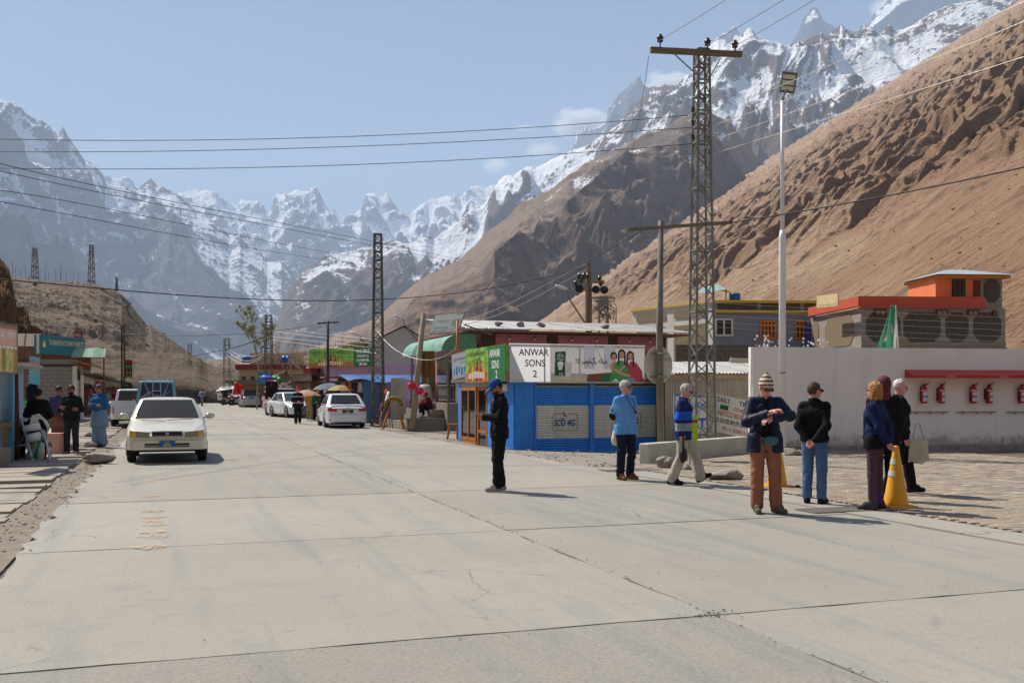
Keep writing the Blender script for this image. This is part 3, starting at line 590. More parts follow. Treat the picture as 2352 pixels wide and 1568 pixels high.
    pp('printed_figure', [(2.9, 1.85), (3.0, 2.1), (3.1, 2.42), (3.3, 2.5), (3.52, 2.42), (3.6, 2.2), (3.5, 1.95), (3.5, 1.85)], M('print_dress', (70, 160, 84), .5, .15, 9), .008)
    pp('printed_figure', [(3.5, 1.85), (3.55, 2.1), (3.48, 2.3), (3.62, 2.48), (3.8, 2.42), (3.98, 2.2), (4.03, 1.88)], M('print_pink', (196, 70, 92), .5, .15, 9), .009)
    pp('printed_figure', [(3.05, 2.2), (3.12, 2.26), (3.36, 2.12), (3.62, 2.05), (3.6, 2.0), (3.3, 2.05)], skin, .011); pp('printed_figure', [(3.2, 2.18), (3.46, 2.42), (3.52, 2.38), (3.26, 2.14)], skin, .012)
    pp('printed_figure', [(3.0, 1.86), (3.12, 1.96), (3.24, 1.86)], wp, .011); pp('printed_figure', [(3.5, 1.86), (3.5, 1.96), (3.68, 1.98), (3.8, 1.86)], M('print_denim', (130, 160, 200), .5), .012)
    for cx, cz, r_, hl in ((3.06, 2.6, .09, .1), (3.32, 2.67, .1, .34), (3.6, 2.62, .1, .34)):
        pp('printed_hair', ell(cx, cz + .02, r_ * 1.25, r_ * 1.4), hair, .010)
        if hl > .2:
            for sx in (-1, 1): pp('printed_hair', [(cx + sx * r_ * .7, cz), (cx + sx * r_ * 1.25, cz), (cx + sx * r_ * 1.35, cz - hl), (cx + sx * r_ * .8, cz - hl * .9)], hair, .013)
        pp('printed_face', ell(cx, cz - .01, r_ * .78, r_ * 1.08), skin, .014)
        for sx in (-1, 1): pp('printed_eye', ell(cx + sx * r_ * .32, cz + .01, r_ * .15, r_ * .08, 8), hair, .017)
        pp('printed_mouth', ell(cx, cz - r_ * .5, r_ * .32, r_ * .12, 8), M('print_lip', (190, 70, 74), .5), .017)
    # side sign
    g = MB().bx(-.32, -.235, -.19, 3.95, z0 + .02, z1 - .02).build('side_sign_board', ADP, s); xs = -.322
    MB().bx(-.33, -.3225, -.185, 1.45, z0 + .03, z1 - .03).build('green_panel', GREENP, g)
    for t_, y_, z_, w in (('ANWAR', 1.3, 2.58, 1.0), ('SONS', 1.1, 2.25, .7), ('2', .72, 1.95, .16)): text(t_, g, (-.332, y_, z_), S, up, .24, wp, w, .012)
    text("PAKISTAN'S FAVOURITE", g, (xs, 3.5, 2.68), S, up, .12, M('print_brown', (60, 40, 20), .5), 1.7)
    bottles(g, (xs - .002, 3.55, 1.9), S, 1.75, .74, 10, Vector((-1, 0, 0)))
    return s
corner_shop()
# ================================================================ right side of the street
PINK = M('pink_wall', (176, 112, 122), .85, .12, 2, .2, 20, dirt=.15, dcol=(130, 92, 90)); LILAC = M('lilac_wall', (150, 126, 158), .85, .1, 2, .2, 20, dirt=.1, dcol=(120, 100, 118)); CREAM = M('cream_wall', (186, 168, 130), .85, .1, 2, dirt=.15)
RED = M('red_paint', (176, 24, 40), .45, .08, 3); DKRED = M('dark_red', (126, 30, 40), .6, .1, 3); ROOFMUD = MATS['roof_mud']
X3, Y3, Z3 = (1, 0, 0), (0, 1, 0), (0, 0, 1)
def sheet_roof(parent, x0, x1, y0, y1, z0, z1, mat=None, w=.9):
    """roof of single corrugated sheets, ridge lines along y"""
    x = x0
    while x < x1 - .05:
        ww = min(w, x1 - x); dz = rnd.uniform(0, .012); L = math.hypot(y1 - y0, z1 - z0)
        corrugated('roof_sheet', (x, y0, z0 + dz), X3, (0, y1 - y0, z1 - z0), ww + .02, L, mat or TIN, parent, .11, .022); x += w
def pink_building():
    s = shop('pink_building', 36.2, 9.15, 'long pink building with corrugated roof behind the blue corner shop'); L = 8.5; s.scale = (1.125, 1.125, 1.125)
    MB().bx(.3, L, 0, 6, 0, 3.7).build('wall', PINK, s)
    for a, b in ((.9, 3.05), (3.55, 5.75), (6.2, 8.1)):
        MB().bx(a, b, -.16, -.002, 3.05, 3.68).build('pelmet', PINK, s); MB().bx(a + .03, b - .03, -.1, -.003, 2.86, 3.02).build('shutter_box', DKRED, s)
        MB().bx(a + .05, b - .05, -.02, -.004, 0, 2.86).build('shop_opening', M('plaster_dark', (96, 74, 58), .9, .3, 4), s)
        for k in (.25, .75):
            x = a + (b - a) * k; l = MB().tube((x, -.25, 3.62), (x, -.25, 3.52), .02).build('lamp_cord', BLACKP, s); MB().ball((x, -.25, 3.47), .05, 8, 6).build('bulb', M('bulb_glass', (220, 216, 205), .2), l)
    for a, b in ((.32, .85), (3.1, 3.5), (5.8, 6.15), (8.15, 8.45)): MB().bx(a, b, -.05, -.002, 3.0, 3.66).build('bare_patch', M('mud_patch', (86, 70, 56), .95, .3, 5, .5), s)
    MB().bx(-.5, L + .7, -.75, 6.3, 3.72, 3.78).build('roof_deck', M('roof_timber', (128, 98, 66), .9, .2, 4), s)
    sheet_roof(s, -.6, L + .8, -.9, 5.8, 3.84, 4.62)
    for i in range(4):
        vs, fs = rock(.17, 40 + i, 2, .8); m = MB(); m.add([v + Vector((1.2 + i * .9 + (i == 3) * 2, .4, 4.12)) for v in vs], fs); one(m, 'roof_stone', STONE, 'rough stone weighing down the corrugated roof, ' + ['nearest the awning end', 'second from the awning end', 'third from the awning end', 'set apart from the other three'][i], 'stone', 'stones on the pink roof', loc=s.location, rz=TH).scale = (1.125, 1.125, 1.125)
pink_building()
CANOPY = M('canopy_green', (150, 198, 184), .7, .12, 3, trans=.4); POLE = M('pole_grey', (120, 116, 110), .6, .15, 3, metal=.2)
def garment_shop():
    s = shop('garment_shop', 35.6, 7.8, 'garment shop on a raised plinth with green striped awning and steps')
    # plinth + steps
    MB().bx(0, 1.48, 0, 7.2, -.15, 1.05).build('plinth', CONCW, s); MB().bx(-.03, 0, 2.2, 7.1, .1, 1.0).build('pink_skirt', PINK, s)
    for i, (d, h) in enumerate(((1.5, .25), (1.05, .5), (.55, .78))): MB().bx(-d, -.01 - .012 * i, .6, 5.6, -.2, h).build('step', CONCW, s)
    MB().bx(-1.7, -.02, .25, .58, -.2, .42).build('step_cheek', CONCW, s)
    MB().bx(1.3, 1.48, .5, 7, 1.05, 3.75).build('wall', PINK, s); MB().bx(1.27, 1.3, .8, 6.6, 1.1, 3.2).build('shop_window', glass('garment_glass', (60, 54, 50), .08), s)
    for y in (.2, 3.6, 7.0): MB().tube((.08, y, 1.05), (.08, y, 3.5), .05).build('post', POLE, s)
    MB().tube((.5, .1, 1.05), (.5, .1, 3.4), .09, n=10).build('pillar', WPAINT, s)
    # awning, curved valance facing the road
    def aw(a, b):
        t = b; x = -.3 + 1.6 * (1 - math.cos(t * 1.2)) * .9; z = 3.35 + .72 * math.sin(t * 1.57); return (x + 0, -.2 + 7.6 * a, z)
    m = MB(); m.grid(aw, 30, 8); m.build('awning', CANOPY, s, True)
    n = 38; m = MB()
    for i in range(n): m.add([(-.3, -.2 + 7.6 * i / n, 3.35), (-.3, -.2 + 7.6 * (i + 1) / n, 3.35), (-.31, -.2 + 7.6 * (i + .5) / n, 3.29)], [(0, 1, 2)])
    m.build('awning_fringe', CANOPY, s)
    for k in (4.6, 4.85, 5.1):
        m = MB(); m.grid(lambda a, b: (aw(0, b)[0] - .006, k + .13 * a, aw(0, b)[2] + .006), 1, 8); m.build('awning_stripe', M('stripe_green', (40, 96, 84), .7), s, True)
    m = MB(); m.prism([(aw(0, b / 8)[0], aw(0, b / 8)[2]) for b in range(9)] + [(1.25, 4.07), (1.25, 3.4)], (0, -.2, 0), X3, Z3, .02); m.build('awning_end', M('scale_green', (112, 160, 128), .7, .5, 14, trans=.3), s)
    # railing panels
    for y0, y1 in ((.25, 1.7), (3.7, 6.9)):
        r = MB(); r.bar((.06, y0, 1.85), (.06, y1, 1.85), .05); r.bar((.06, y0, 1.2), (.06, y1, 1.2), .04); k = int((y1 - y0) / .18)
        for i in range(k + 1):
            y = y0 + (y1 - y0) * i / k; r.bar((.06, y, 1.2), (.06, y, 1.85), .018)
            if i < k: yy = y0 + (y1 - y0) * (i + 1) / k; r.bar((.06, y, 1.35), (.06, yy, 1.7), .014); r.bar((.06, yy, 1.35), (.06, y, 1.7), .014)
        r.build('railing', STEEL, s)
    r = MB(); r.bar((.15, .06, 1.85), (1.3, .06, 1.85), .05); r.bar((.15, .06, 1.2), (1.3, .06, 1.2), .04)
    for i in range(9): r.bar((.15 + .14 * i, .06, 1.2), (.15 + .14 * i, .06, 1.85), .018)
    r.build('railing', STEEL, s)
    return s
garment_shop()
def board(name, px, D, mat, label, cat='sign', th=.05, sheet=False):
    """flat board through four sight points px (bl, br, tr, tl) at depths D; texts are placed on it by fractions"""
    Ds = D if isinstance(D, (list, tuple)) else [D] * 4
    q = [P(x, y, d) for (x, y), d in zip(px, Ds)]; q[2] = q[1] + q[3] - q[0]; o = q[0]; n = (q[1] - q[0]).cross(q[3] - q[0]).normalized()
    e = thing(name, o, 0, label, cat); m = MB(); l = [p - o for p in q]
    if sheet:
        m.add(l, [(0, 1, 2, 3)]); fr = MB(); [fr.bar(l[i] - n * .03, l[(i + 1) % 4] - n * .03, .04) for i in range(4)]; fr.build('frame', POLE, e)
    else: m.add(l + [p - n * th for p in l], [(0, 1, 2, 3), (7, 6, 5, 4), (0, 4, 5, 1), (1, 5, 6, 2), (2, 6, 7, 3), (3, 7, 4, 0)])
    m.build('panel', mat, e)
    ax = l[1]; ay = l[3]
    def put(t, fx, fy, fh, mt, fw=None, bold=0., center=False): return text(t, e, l[0] + ax * fx + ay * fy, ax, ay, ay.length * fh, mt, ax.length * fw if fw else None, bold, 0, 'lettering', center)
    def patch(nm, poly, mt, d=.003): m = MB(); m.prism([(a * ax.length, b * ay.length) for a, b in poly], l[0] + n * d, ax.normalized(), ay.normalized(), .002); return m.build(nm, mt, e)
    return e, put, patch, n
PALE = M('board_pale', (206, 204, 196), .6, .06, 2, dirt=.15, dcol=(180, 176, 164))
e, put, patch, _ = board('roof_billboard', [(985, 766), (1052, 762), (1072, 708), (1000, 722)], [43, 42.2, 42.2, 43], M('billboard_flex', (226, 224, 216), .6, .06, 2, trans=.55), 'big weathered white billboard leaning above the green awning', sheet=True)
fad = M('faded_print', (96, 96, 96), .7, .3, 9); put('门市部名店', .12, .52, .16, fad, .45); put('Garments', .1, .2, .18, fad, .5); put('中国城', .68, .3, .4, fad, .26); put('BASIT MARKET', .1, .06, .08, fad, .5)
m = MB(); A = P(1065, 745, 42.6); B = P(1130, 768, 43.5); m.bar(A, B, .05); A = P(990, 768, 43.2); m.bar(A, A + Vector((0, 0, .1)), .05); m.build('strut', POLE, None); o = bpy.data.objects['strut']; o.parent = e; o.location = -e.location
e, put, patch, _ = board('garments_sign', [(1039, 872), (1081, 862), (1082, 805), (1037, 815)], [35.5, 34.6, 34.6, 35.5], M('sign_white_print', (214, 220, 224), .5, .05, 2, trans=.5), 'white garments sign board with blue edge jutting beside the side shutters', sheet=True)
put('A.J.K Garments', .1, .68, .14, M('violet_print', (90, 60, 110), .5), .75, .02); put('G.M.J Market, Sost', .45, .56, .07, BLACKP, .42)
bl = M('cloth_print', (60, 120, 170), .5)
for i, (a, b, w, h) in enumerate(((.1, .2, .06, .2), (.22, .14, .09, .35), (.36, .22, .08, .25), (.5, .12, .1, .3), (.66, .2, .08, .22))): patch('printed_garment', [(a, b), (a + w, b), (a + w * .9, b + h), (a + w * .1, b + h)], bl)
patch('blue_edge', [(.9, .02), (.99, .02), (.99, .97), (.8, .97), (.93, .6), (.6, .1)], M('aqua_print', (120, 190, 210), .5), .002)
m = MB(); a = P(1038, 875, 35); b = P(1096, 876, 33.6); m.bar(a, b, .06, .12); one(m, 'sign_beam', CONCW, 'pale beam under the garments sign', 'beam')
# stool in front of the shop window
def stool():
    p = PG(1055, 1008, -.15); s = thing('step_stool', (p.x, p.y, -.15), R(8), 'yellow wooden step stool on the ground before the shop window', 'stool')
    MB().bx(-.4, .28, -.2, .22, .52, .56).build('top', WOOD, s); MB().bx(-.1, .3, -.19, .2, 0, .52).build('side_panel', WOOD, s)
    for y in (-.17, .17): MB().bar((-.44, y, 0), (-.34, y, .52), .05).build('leg', WOOD, s)
    for z in (.12, .3): MB().bar((-.41, -.17, z), (-.41, .17, z), .04).build('rung', WOOD, s)
stool()
def five_star():
    A = P(711, 826, 62.9); B = P(858, 817, 58.0); d = (B - A); d.z = 0; L = d.length; rz = math.atan2(d.y, d.x); z0 = P(711, 846, 62.9).z; z1 = P(711, 805, 62.9).z
    s = thing('lilac_store', (A.x, A.y, 0), rz, 'lilac painted store under a long green sign with bottles', 'building')
    MB().bx(-.6, L + 3, .35, 7, 0, z0 + .1).build('wall', LILAC, s); MB().bx(.8, L + .5, .3, .36, 1.1, 2.1).build('shop_window', glass('store_glass', (40, 60, 70)), s); MB().tube((.7, .28, 2.2), (L + .5, .28, 2.2), .11).build('shutter_roll', STEEL, s)
    MB().bx(-.9, .7, .1, .34, z0 - .35, z0 + .02).build('red_fascia', DKRED, s)
    b = MB().bx(0, L, -.05, .06, z0, z1 + .05).build('sign_board', ADP, s); MB().bx(L * .72, L - .01, -.062, -.052, z0 + .01, z1 + .04).build('green_panel', GREENP, b)
    wp = MATS['print_white']; h = z1 - z0
    for t_, f, w in (('FIVE STAR', .72, .2), ('BAKERS &', .5, .17), ('DEPARTMENTAL', .27, .2), ('STORE', .06, .12)): text(t_, b, (L * .86, -.066, z0 + h * f), X3, Z3, h * (.2 if f > .7 else .15), wp, L * w, .012, center=True)
    text("PAKISTAN'S FAVOURITE", b, (L * .16, -.054, z0 + h * .8), X3, Z3, h * .12, MATS['print_brown'], L * .38); bottles(b, (L * .16, -.056, z0 + h * .08), X3, L * .4, h * .65, 11, Vector((0, -1, 0)), 4)
    MB().add([(-.06, 0, z0 - .1), (-1.25, 4.2, z0 + .25), (-1.3, 4.2, z1 + .25), (-.06, 0, z1 + .05)], [(0, 1, 2, 3)]).build('side_panel', M('pinkish_panel', (220, 176, 160), .7, .12, 2), s)
    # lower kiosk front under the sign
    MB().bx(-1.2, .9, -.5, -.4, 2.25, 2.62).build('fascia', M('kiosk_fascia', (170, 150, 140), .7, .25, 5), s); MB().bx(-1.1, .8, -.35, .3, 0, 2.25).build('kiosk', M('kiosk_wood', (110, 80, 60), .8, .3, 4), s)
    MB().bx(-1.0, .6, -.38, -.355, .9, 2.1).build('shelf_display', M('shelf_goods', (150, 120, 90), .7, .6, 9), s); MB().bx(-1.5, 1.2, -.7, .4, 2.64, 2.7).build('kiosk_roof', ROOFMUD, s)
five_star()
# warehouse far behind the lattice pole
s = thing('grey_hall', P(842, 900, 84).to_2d().to_3d(), R(10), 'pale grey gabled hall behind the slim lattice pole', 'building'); w = 5.0; h0 = P(0, 792, 84).z; h1 = P(0, 750, 84).z
m = MB(); m.prism([(0, 0), (w, 0), (w, h0 + .4), (w * .62, h1), (0, h0)], (0, 0, 0), X3, Z3, -12); m.build('wall', M('hall_wall', (176, 174, 174), .8, .05, 1), s); m = MB(); m.add([(-.3, -.3, h0 - .05), (w * .62, -.3, h1 + .12), (w * .62, 12.3, h1 + .12), (-.3, 12.3, h0 - .05)], [(0, 1, 2, 3)]); m.add([(w * .62, -.3, h1 + .12), (w + .3, -.3, h0 + .3), (w + .3, 12.3, h0 + .3), (w * .62, 12.3, h1 + .12)], [(0, 1, 2, 3)]); m.build('roof', TIN, s)
s = thing('white_eaved_house', P(800, 900, 86).to_2d().to_3d(), R(15), 'cream upper storey with white slanting eaves left of the hall', 'building'); z0 = P(0, 806, 86).z; z1 = P(0, 784, 86).z
MB().bx(0, 1.9, 0, 5, 0, z1).build('wall', CREAM, s); m = MB(); m.prism([(-1.0, z0 + .3), (2.0, z1 + .3), (2.0, z1 + .42), (-1.0, z0 + .42)], (0, -.8, 0), X3, Z3, -6.5); m.build('roof', WPAINT, s)
for i in range(3): MB().bx(.2 + .6 * i, .6 + .6 * i, -.03, -.002, z0 - .1, z1 - .3).build('window', GLASS, s)
# tin wall between stalls and garment steps
for nm, x0, x1, y0, y1, D, lab in (('tin_hoarding', 898, 930, 868, 975, 47, 'upright corrugated tin hoarding left of the concrete steps'), ('tin_hoarding', 968, 1000, 832, 915, 49, 'rusty corrugated sheet hanging behind the railing')):
    a, b = P(x0, y1, D), P(x1, y0, D); o = corrugated(nm, (0, 0, 0), X3, Z3, b.x - a.x, b.z - a.z, TIN if D == 47 else M('rusty_tin', (140, 112, 84), .6, .3, 3, metal=.3)); o.location = a; tag(o, lab, 'hoarding')
# blue market stall with tarpaulin roof, wooden kiosk
def stalls():
    s = thing('blue_stall', PG(870, 972).to_2d().to_3d(), TH, 'blue tarpaulin stall behind the lattice pole', 'stall'); t = M('blue_tarp', (40, 92, 150), .6, .3, 5)
    m = MB(); m.grid(lambda a, b: (-1.5 + 4.6 * a, 0 + 3 * b, 2.1 + .35 * b + .1 * math.sin(a * 13) * (1 - b)), 16, 4); m.build('tarpaulin', t, s, True); MB().bx(-.7, .1, .2, .3, 0, 2.05).build('shutter', M('stall_blue', (70, 110, 150), .6, .3, 12, stretch=(1, 1, 8)), s)
    for x in (-1.4, 3.0): MB().tube((x, .05, 0), (x, .05, 2.1), .04).build('post', WOOD, s)
    s = thing('wooden_stall', PG(800, 962).to_2d().to_3d(), TH, 'wooden market stall hung with clothes behind the parked white saloon', 'stall'); wd = M('plank_brown', (128, 82, 44), .8, .3, 5, stretch=(1, 1, .3))
    MB().bx(-.4, 3.3, 1.2, 1.35, 0, 2.35).build('back_wall', wd, s); MB().bx(1.6, 3.2, .15, .3, 0, 2.2).build('plank_front', wd, s); MB().bx(-1.4, 3.5, -.3, 1.6, 2.36, 2.44).build('roof', wd, s); MB().bar((2.3, .05, 2.3), (3.5, .05, 1.0), .07).build('brace', M('pale_timber', (190, 140, 70), .7, .15, 5), s)
    for x in (-1.3, 1.5, 3.3): MB().bx(x, x + .08, -.2, -.12, 0, 2.36).build('post', wd, s)
    MB().tube((-1.5, -.25, 2.15), (3.3, -.25, 2.15), .025).build('rail', POLE, s)
    cols = [(30, 30, 36), (60, 60, 70), (24, 24, 28), (150, 150, 150), (170, 60, 30), (40, 44, 60), (190, 190, 190), (26, 26, 30), (120, 40, 40), (200, 196, 190)]
    names = ['black', 'slate grey', 'dark', 'light grey', 'orange red', 'navy', 'pale grey', 'charcoal', 'maroon', 'off white']
    for i in range(10):
        x = -1.35 + i * .33; l = .75 if i % 3 else .55; m = MB(); n = 8; g = random.Random(i)
        m.grid(lambda a, b: (x + (.12 + .05 * b) * (a - .5) * 2, -.27 + .05 * math.sin(a * 9 + i), 2.1 - l * b - (.06 if abs(a - .5) > .4 else 0)), n, 6)
        o = one(m, 'hanging_garment', M('garment_%d' % i, cols[i], .85, .2, 10), '%s garment on the stall rail, number %s along it from the left' % (names[i], ['one', 'two', 'three', 'four', 'five', 'six', 'seven', 'eight', 'nine', 'ten'][i]), 'garment', 'garments on the stall rail', True, s.location, TH)
    for i, (x, y, c) in enumerate(((-.4, -.2, (150, 90, 40)), (-.1, -.5, (190, 150, 90)), (.3, -.35, (140, 96, 60)))):
        m = MB(); m.grid(lambda a, b: (x + .16 * (a - .5) * (1 + b), y + .06 * math.sin(a * 8), 1.15 - 1.1 * b), 6, 6); one(m, 'draped_cloth', M('drape_%d' % i, c, .9, .3, 8), ['brown', 'tan', 'russet'][i] + ' cloth hanging low at the stall front', 'cloth', 'cloths at the stall front', True, s.location, TH)
stalls()
def crates():
    g = random.Random(5); cols = [(150, 110, 70), (60, 110, 150), (170, 50, 40), (190, 170, 120), (60, 120, 80), (200, 196, 190), (120, 70, 50), (40, 60, 110), (180, 120, 60), (90, 90, 96)]; nm = ['cardboard brown', 'blue', 'red', 'straw', 'green', 'white', 'dark brown', 'navy', 'orange brown', 'grey']
    for i in range(10):
        x = 742 + (i % 5) * 9; y = 958 - (i // 5) * 3; p = PG(x, y); w = g.uniform(.3, .5); h = g.uniform(.25, .4); z0 = 0 if i < 5 else .42
        e = thing('goods_crate', (p.x, p.y, z0), TH + g.uniform(-.2, .2), nm[i] + ' goods crate stacked before the wooden stall', 'crate', 'crates before the wooden stall'); c = M('crate_%d' % i, cols[i], .8, .2, 6); MB().bx(-w / 2, w / 2, -.18, .18, 0, h).build('box', c, e); MB().bx(-w / 2 + .03, w / 2 - .03, -.15, .15, h, h + .06).build('contents', M('crate_fill_%d' % (i % 3), [(170, 60, 40), (190, 170, 60), (110, 130, 60)][i % 3], .8, .4, 25), e)
crates()
def umbrella(x, y, D, r, c1, c2, label):
    p = P(x, y, D); e = thing('umbrella', (p.x, p.y, .1), 0, label, 'umbrella'); h = p.z - .1; n = 8
    for k in range(n):
        m = MB(); a0, a1 = 6.2832 * k / n, 6.2832 * (k + 1) / n
        m.grid(lambda a, b: (r * b * math.cos(a0 + (a1 - a0) * a), r * b * math.sin(a0 + (a1 - a0) * a), h - .38 * r * b * b - .05 * r * b * math.sin(a * 3.1416)), 4, 5); m.build('canopy_gore', [c1, c2][k % 2], e, True)
    MB().tube((0, 0, 0), (0, 0, h + .06), .014).build('shaft', POLE, e)
    for k in range(n): a0 = 6.2832 * k / n; MB().tube((0, 0, h - .02), (r * math.cos(a0), r * math.sin(a0), h - .38 * r - .01), .005, n=4).build('rib', POLE, e)
umbrella(757, 879, 52, .85, M('umb_grey', (128, 136, 150), .7, trans=.3), M('umb_dark', (86, 96, 120), .7, trans=.3), 'grey and blue umbrella shading the street stall')
umbrella(783, 884, 51, .68, M('umb_tan', (190, 160, 100), .7, trans=.3), M('umb_tan2', (180, 150, 92), .7, trans=.3), 'tan umbrella in front of the hanging clothes')
umbrella(704, 895, 53, .75, M('umb_pink', (206, 160, 140), .7, trans=.3), M('umb_pink2', (196, 150, 130), .7, trans=.3), 'faded pink umbrella behind the man in yellow')
# carpet rolls leaning, wreath on stand, brown blanket, red bags
cr = [((866, 975), (888, 895), (178, 40, 60), 'red'), ((872, 976), (893, 900), (196, 190, 190), 'pale grey'), ((882, 976), (897, 905), (90, 40, 50), 'maroon'), ((876, 976), (900, 915), (170, 160, 164), 'dusty white')]
for i, (a, b, c, nm) in enumerate(cr):
    A = PG(a[0], a[1]); B = P(b[0], b[1], A.y + .9); m = MB(); m.path([A + Vector((0, 0, .04)), B], .075, 10); one(m, 'carpet_roll', M('roll_%d' % i, c, .8, .2, 6), nm + ' wrapped roll leaning against the stall by the lattice pole', 'roll', 'rolls leaning by the stall', True)
p = PG(904, 985); e = thing('wreath_stand', p, 0, 'yellow dried wreath on a wooden trestle by the steps', 'wreath'); m = MB(); m.path([(.34 * math.cos(t / 10 * 3.1416), .0, .95 + .34 * math.sin(t / 10 * 3.1416)) for t in range(11)], .09, 8); m.build('wreath', M('wreath', (128, 104, 44), .95, .5, 14, .8, 20), e, True)
for sx in (-1, 1):
    for sy in (-1, 1): MB().bar((sx * .45, sy * .3, 0), (sx * .15, 0, 1.0), .05).build('leg', WOOD, e)
p = P(1000, 836, 41.5); m = MB(); m.grid(lambda a, b: ((a - .5) * .55, .06 * math.sin(a * 14), 1.1 * (1 - b) - .06 * abs(math.sin(a * 5)) * b), 14, 6); one(m, 'hanging_blanket', M('fur_brown', (122, 84, 36), .95, .35, 9, .8, 40), 'brown fleecy blanket hanging under the green awning', 'blanket', smooth=True, loc=(P(984, 865, 42.6)))
for i, (x, y, c, lab) in enumerate(((963, 898, (200, 30, 90), 'bright pink quilted bag hanging from the railing'), (946, 886, (200, 30, 50), 'red cushion bag hanging beside the pink one'))):
    p = P(x, y, 41.8); m = MB(); m.ball((0, 0, 0), (.2, .1, .16), 12, 8); m.path([(-.1, 0, .12), (0, 0, .28), (.1, 0, .12)], .02, 6); one(m, 'hanging_bag', M('bag_%d' % i, c, .6, .25, 12), lab, 'bag', 'bags on the railing', True, p)
p = P(937, 960, 42.6); m = MB(); m.lathe([(.1, 0), (.34, .1), (.36, .5), (.3, .95), (.2, 1.1), (.05, 1.12)], (0, 0, 0), 14); one(m, 'sack', M('sack_white', (196, 188, 186), .8, .15, 5, .5, 12), 'tall white sack standing on the shop steps', 'sack', smooth=True, loc=W(38.4, 7.5, .78))
m = MB(); m.bx(-.2, .2, -.2, .2, 0, .42); one(m, 'carton', M('carton_dark', (70, 44, 34), .8, .4, 9), 'dark printed carton standing on the steps', 'box', loc=W(40.4, 7.45, .78), rz=TH)

# ================================================================ station wall, fire points
def wall_plaster():
    t = NT('station_white'); w = t.coord('World'); n1 = t.noise(w, .7, 6, .6); ms_ = t.n('Mapping'); ms_.inputs['Scale'].default_value = (1, 1, .12); t.l(w, ms_.inputs[0]); st = t.noise(ms_.outputs[0], 2.6, 6, .65); sp = t.n('SeparateXYZ'); t.l(w, sp.inputs[0]); n2 = t.noise(w, 5, 6, .7)
    c = t.mix(t.rng(n1, .35, .65), lin((240, 235, 230)), lin((232, 226, 221))); c = t.mix(t.rng(st, .56, .74, 0, .32), c, lin((188, 178, 168))); low = t.rng(t.math('SUBTRACT', sp.outputs[2], t.rng(n2, .3, .7, 0, .4)), -.05, .22, .75, 0); c = t.mix(low, c, lin((150, 136, 120))); c = t.mix(t.rng(n2, .68, .74, 0, .3), c, lin((206, 196, 186)))
    t.l(c, t.b.inputs['Base Color']); t.b.inputs['Roughness'].default_value = .85; t.bump(t.math('ADD', t.noise(w, 14, 5, .6), n1), .25, .015); return t.m
WALLW = wall_plaster()
WA, WB = P(1728, 900, 26.0), P(2352, 900, 27.4); wang = math.atan2(WB.y - WA.y, WB.x - WA.x); WH = 2.73
def station_wall():
    s = thing('station_wall', (WA.x, WA.y, 0), wang, 'long plain white station wall on the right with red fire canopies', 'wall')
    MB().bx(0, 11, 0, .25, -.1, WH).build('wall', WALLW, s)
    MB().bx(.05, 11, -.03, -.001, -.05, .12).build('skirting', M('wall_foot', (150, 140, 132), .9, .3, 5), s)
station_wall()
def wl(x, y, d=0.):     # station wall: sight point -> local x, z
    s_ = (x - CX) / FPX; dx, dy = math.cos(wang), math.sin(wang); t = (s_ * WA.y - WA.x) / (dx - s_ * dy); D = WA.y + t * dy; return t, EYE + (HY - y) * D / FPX
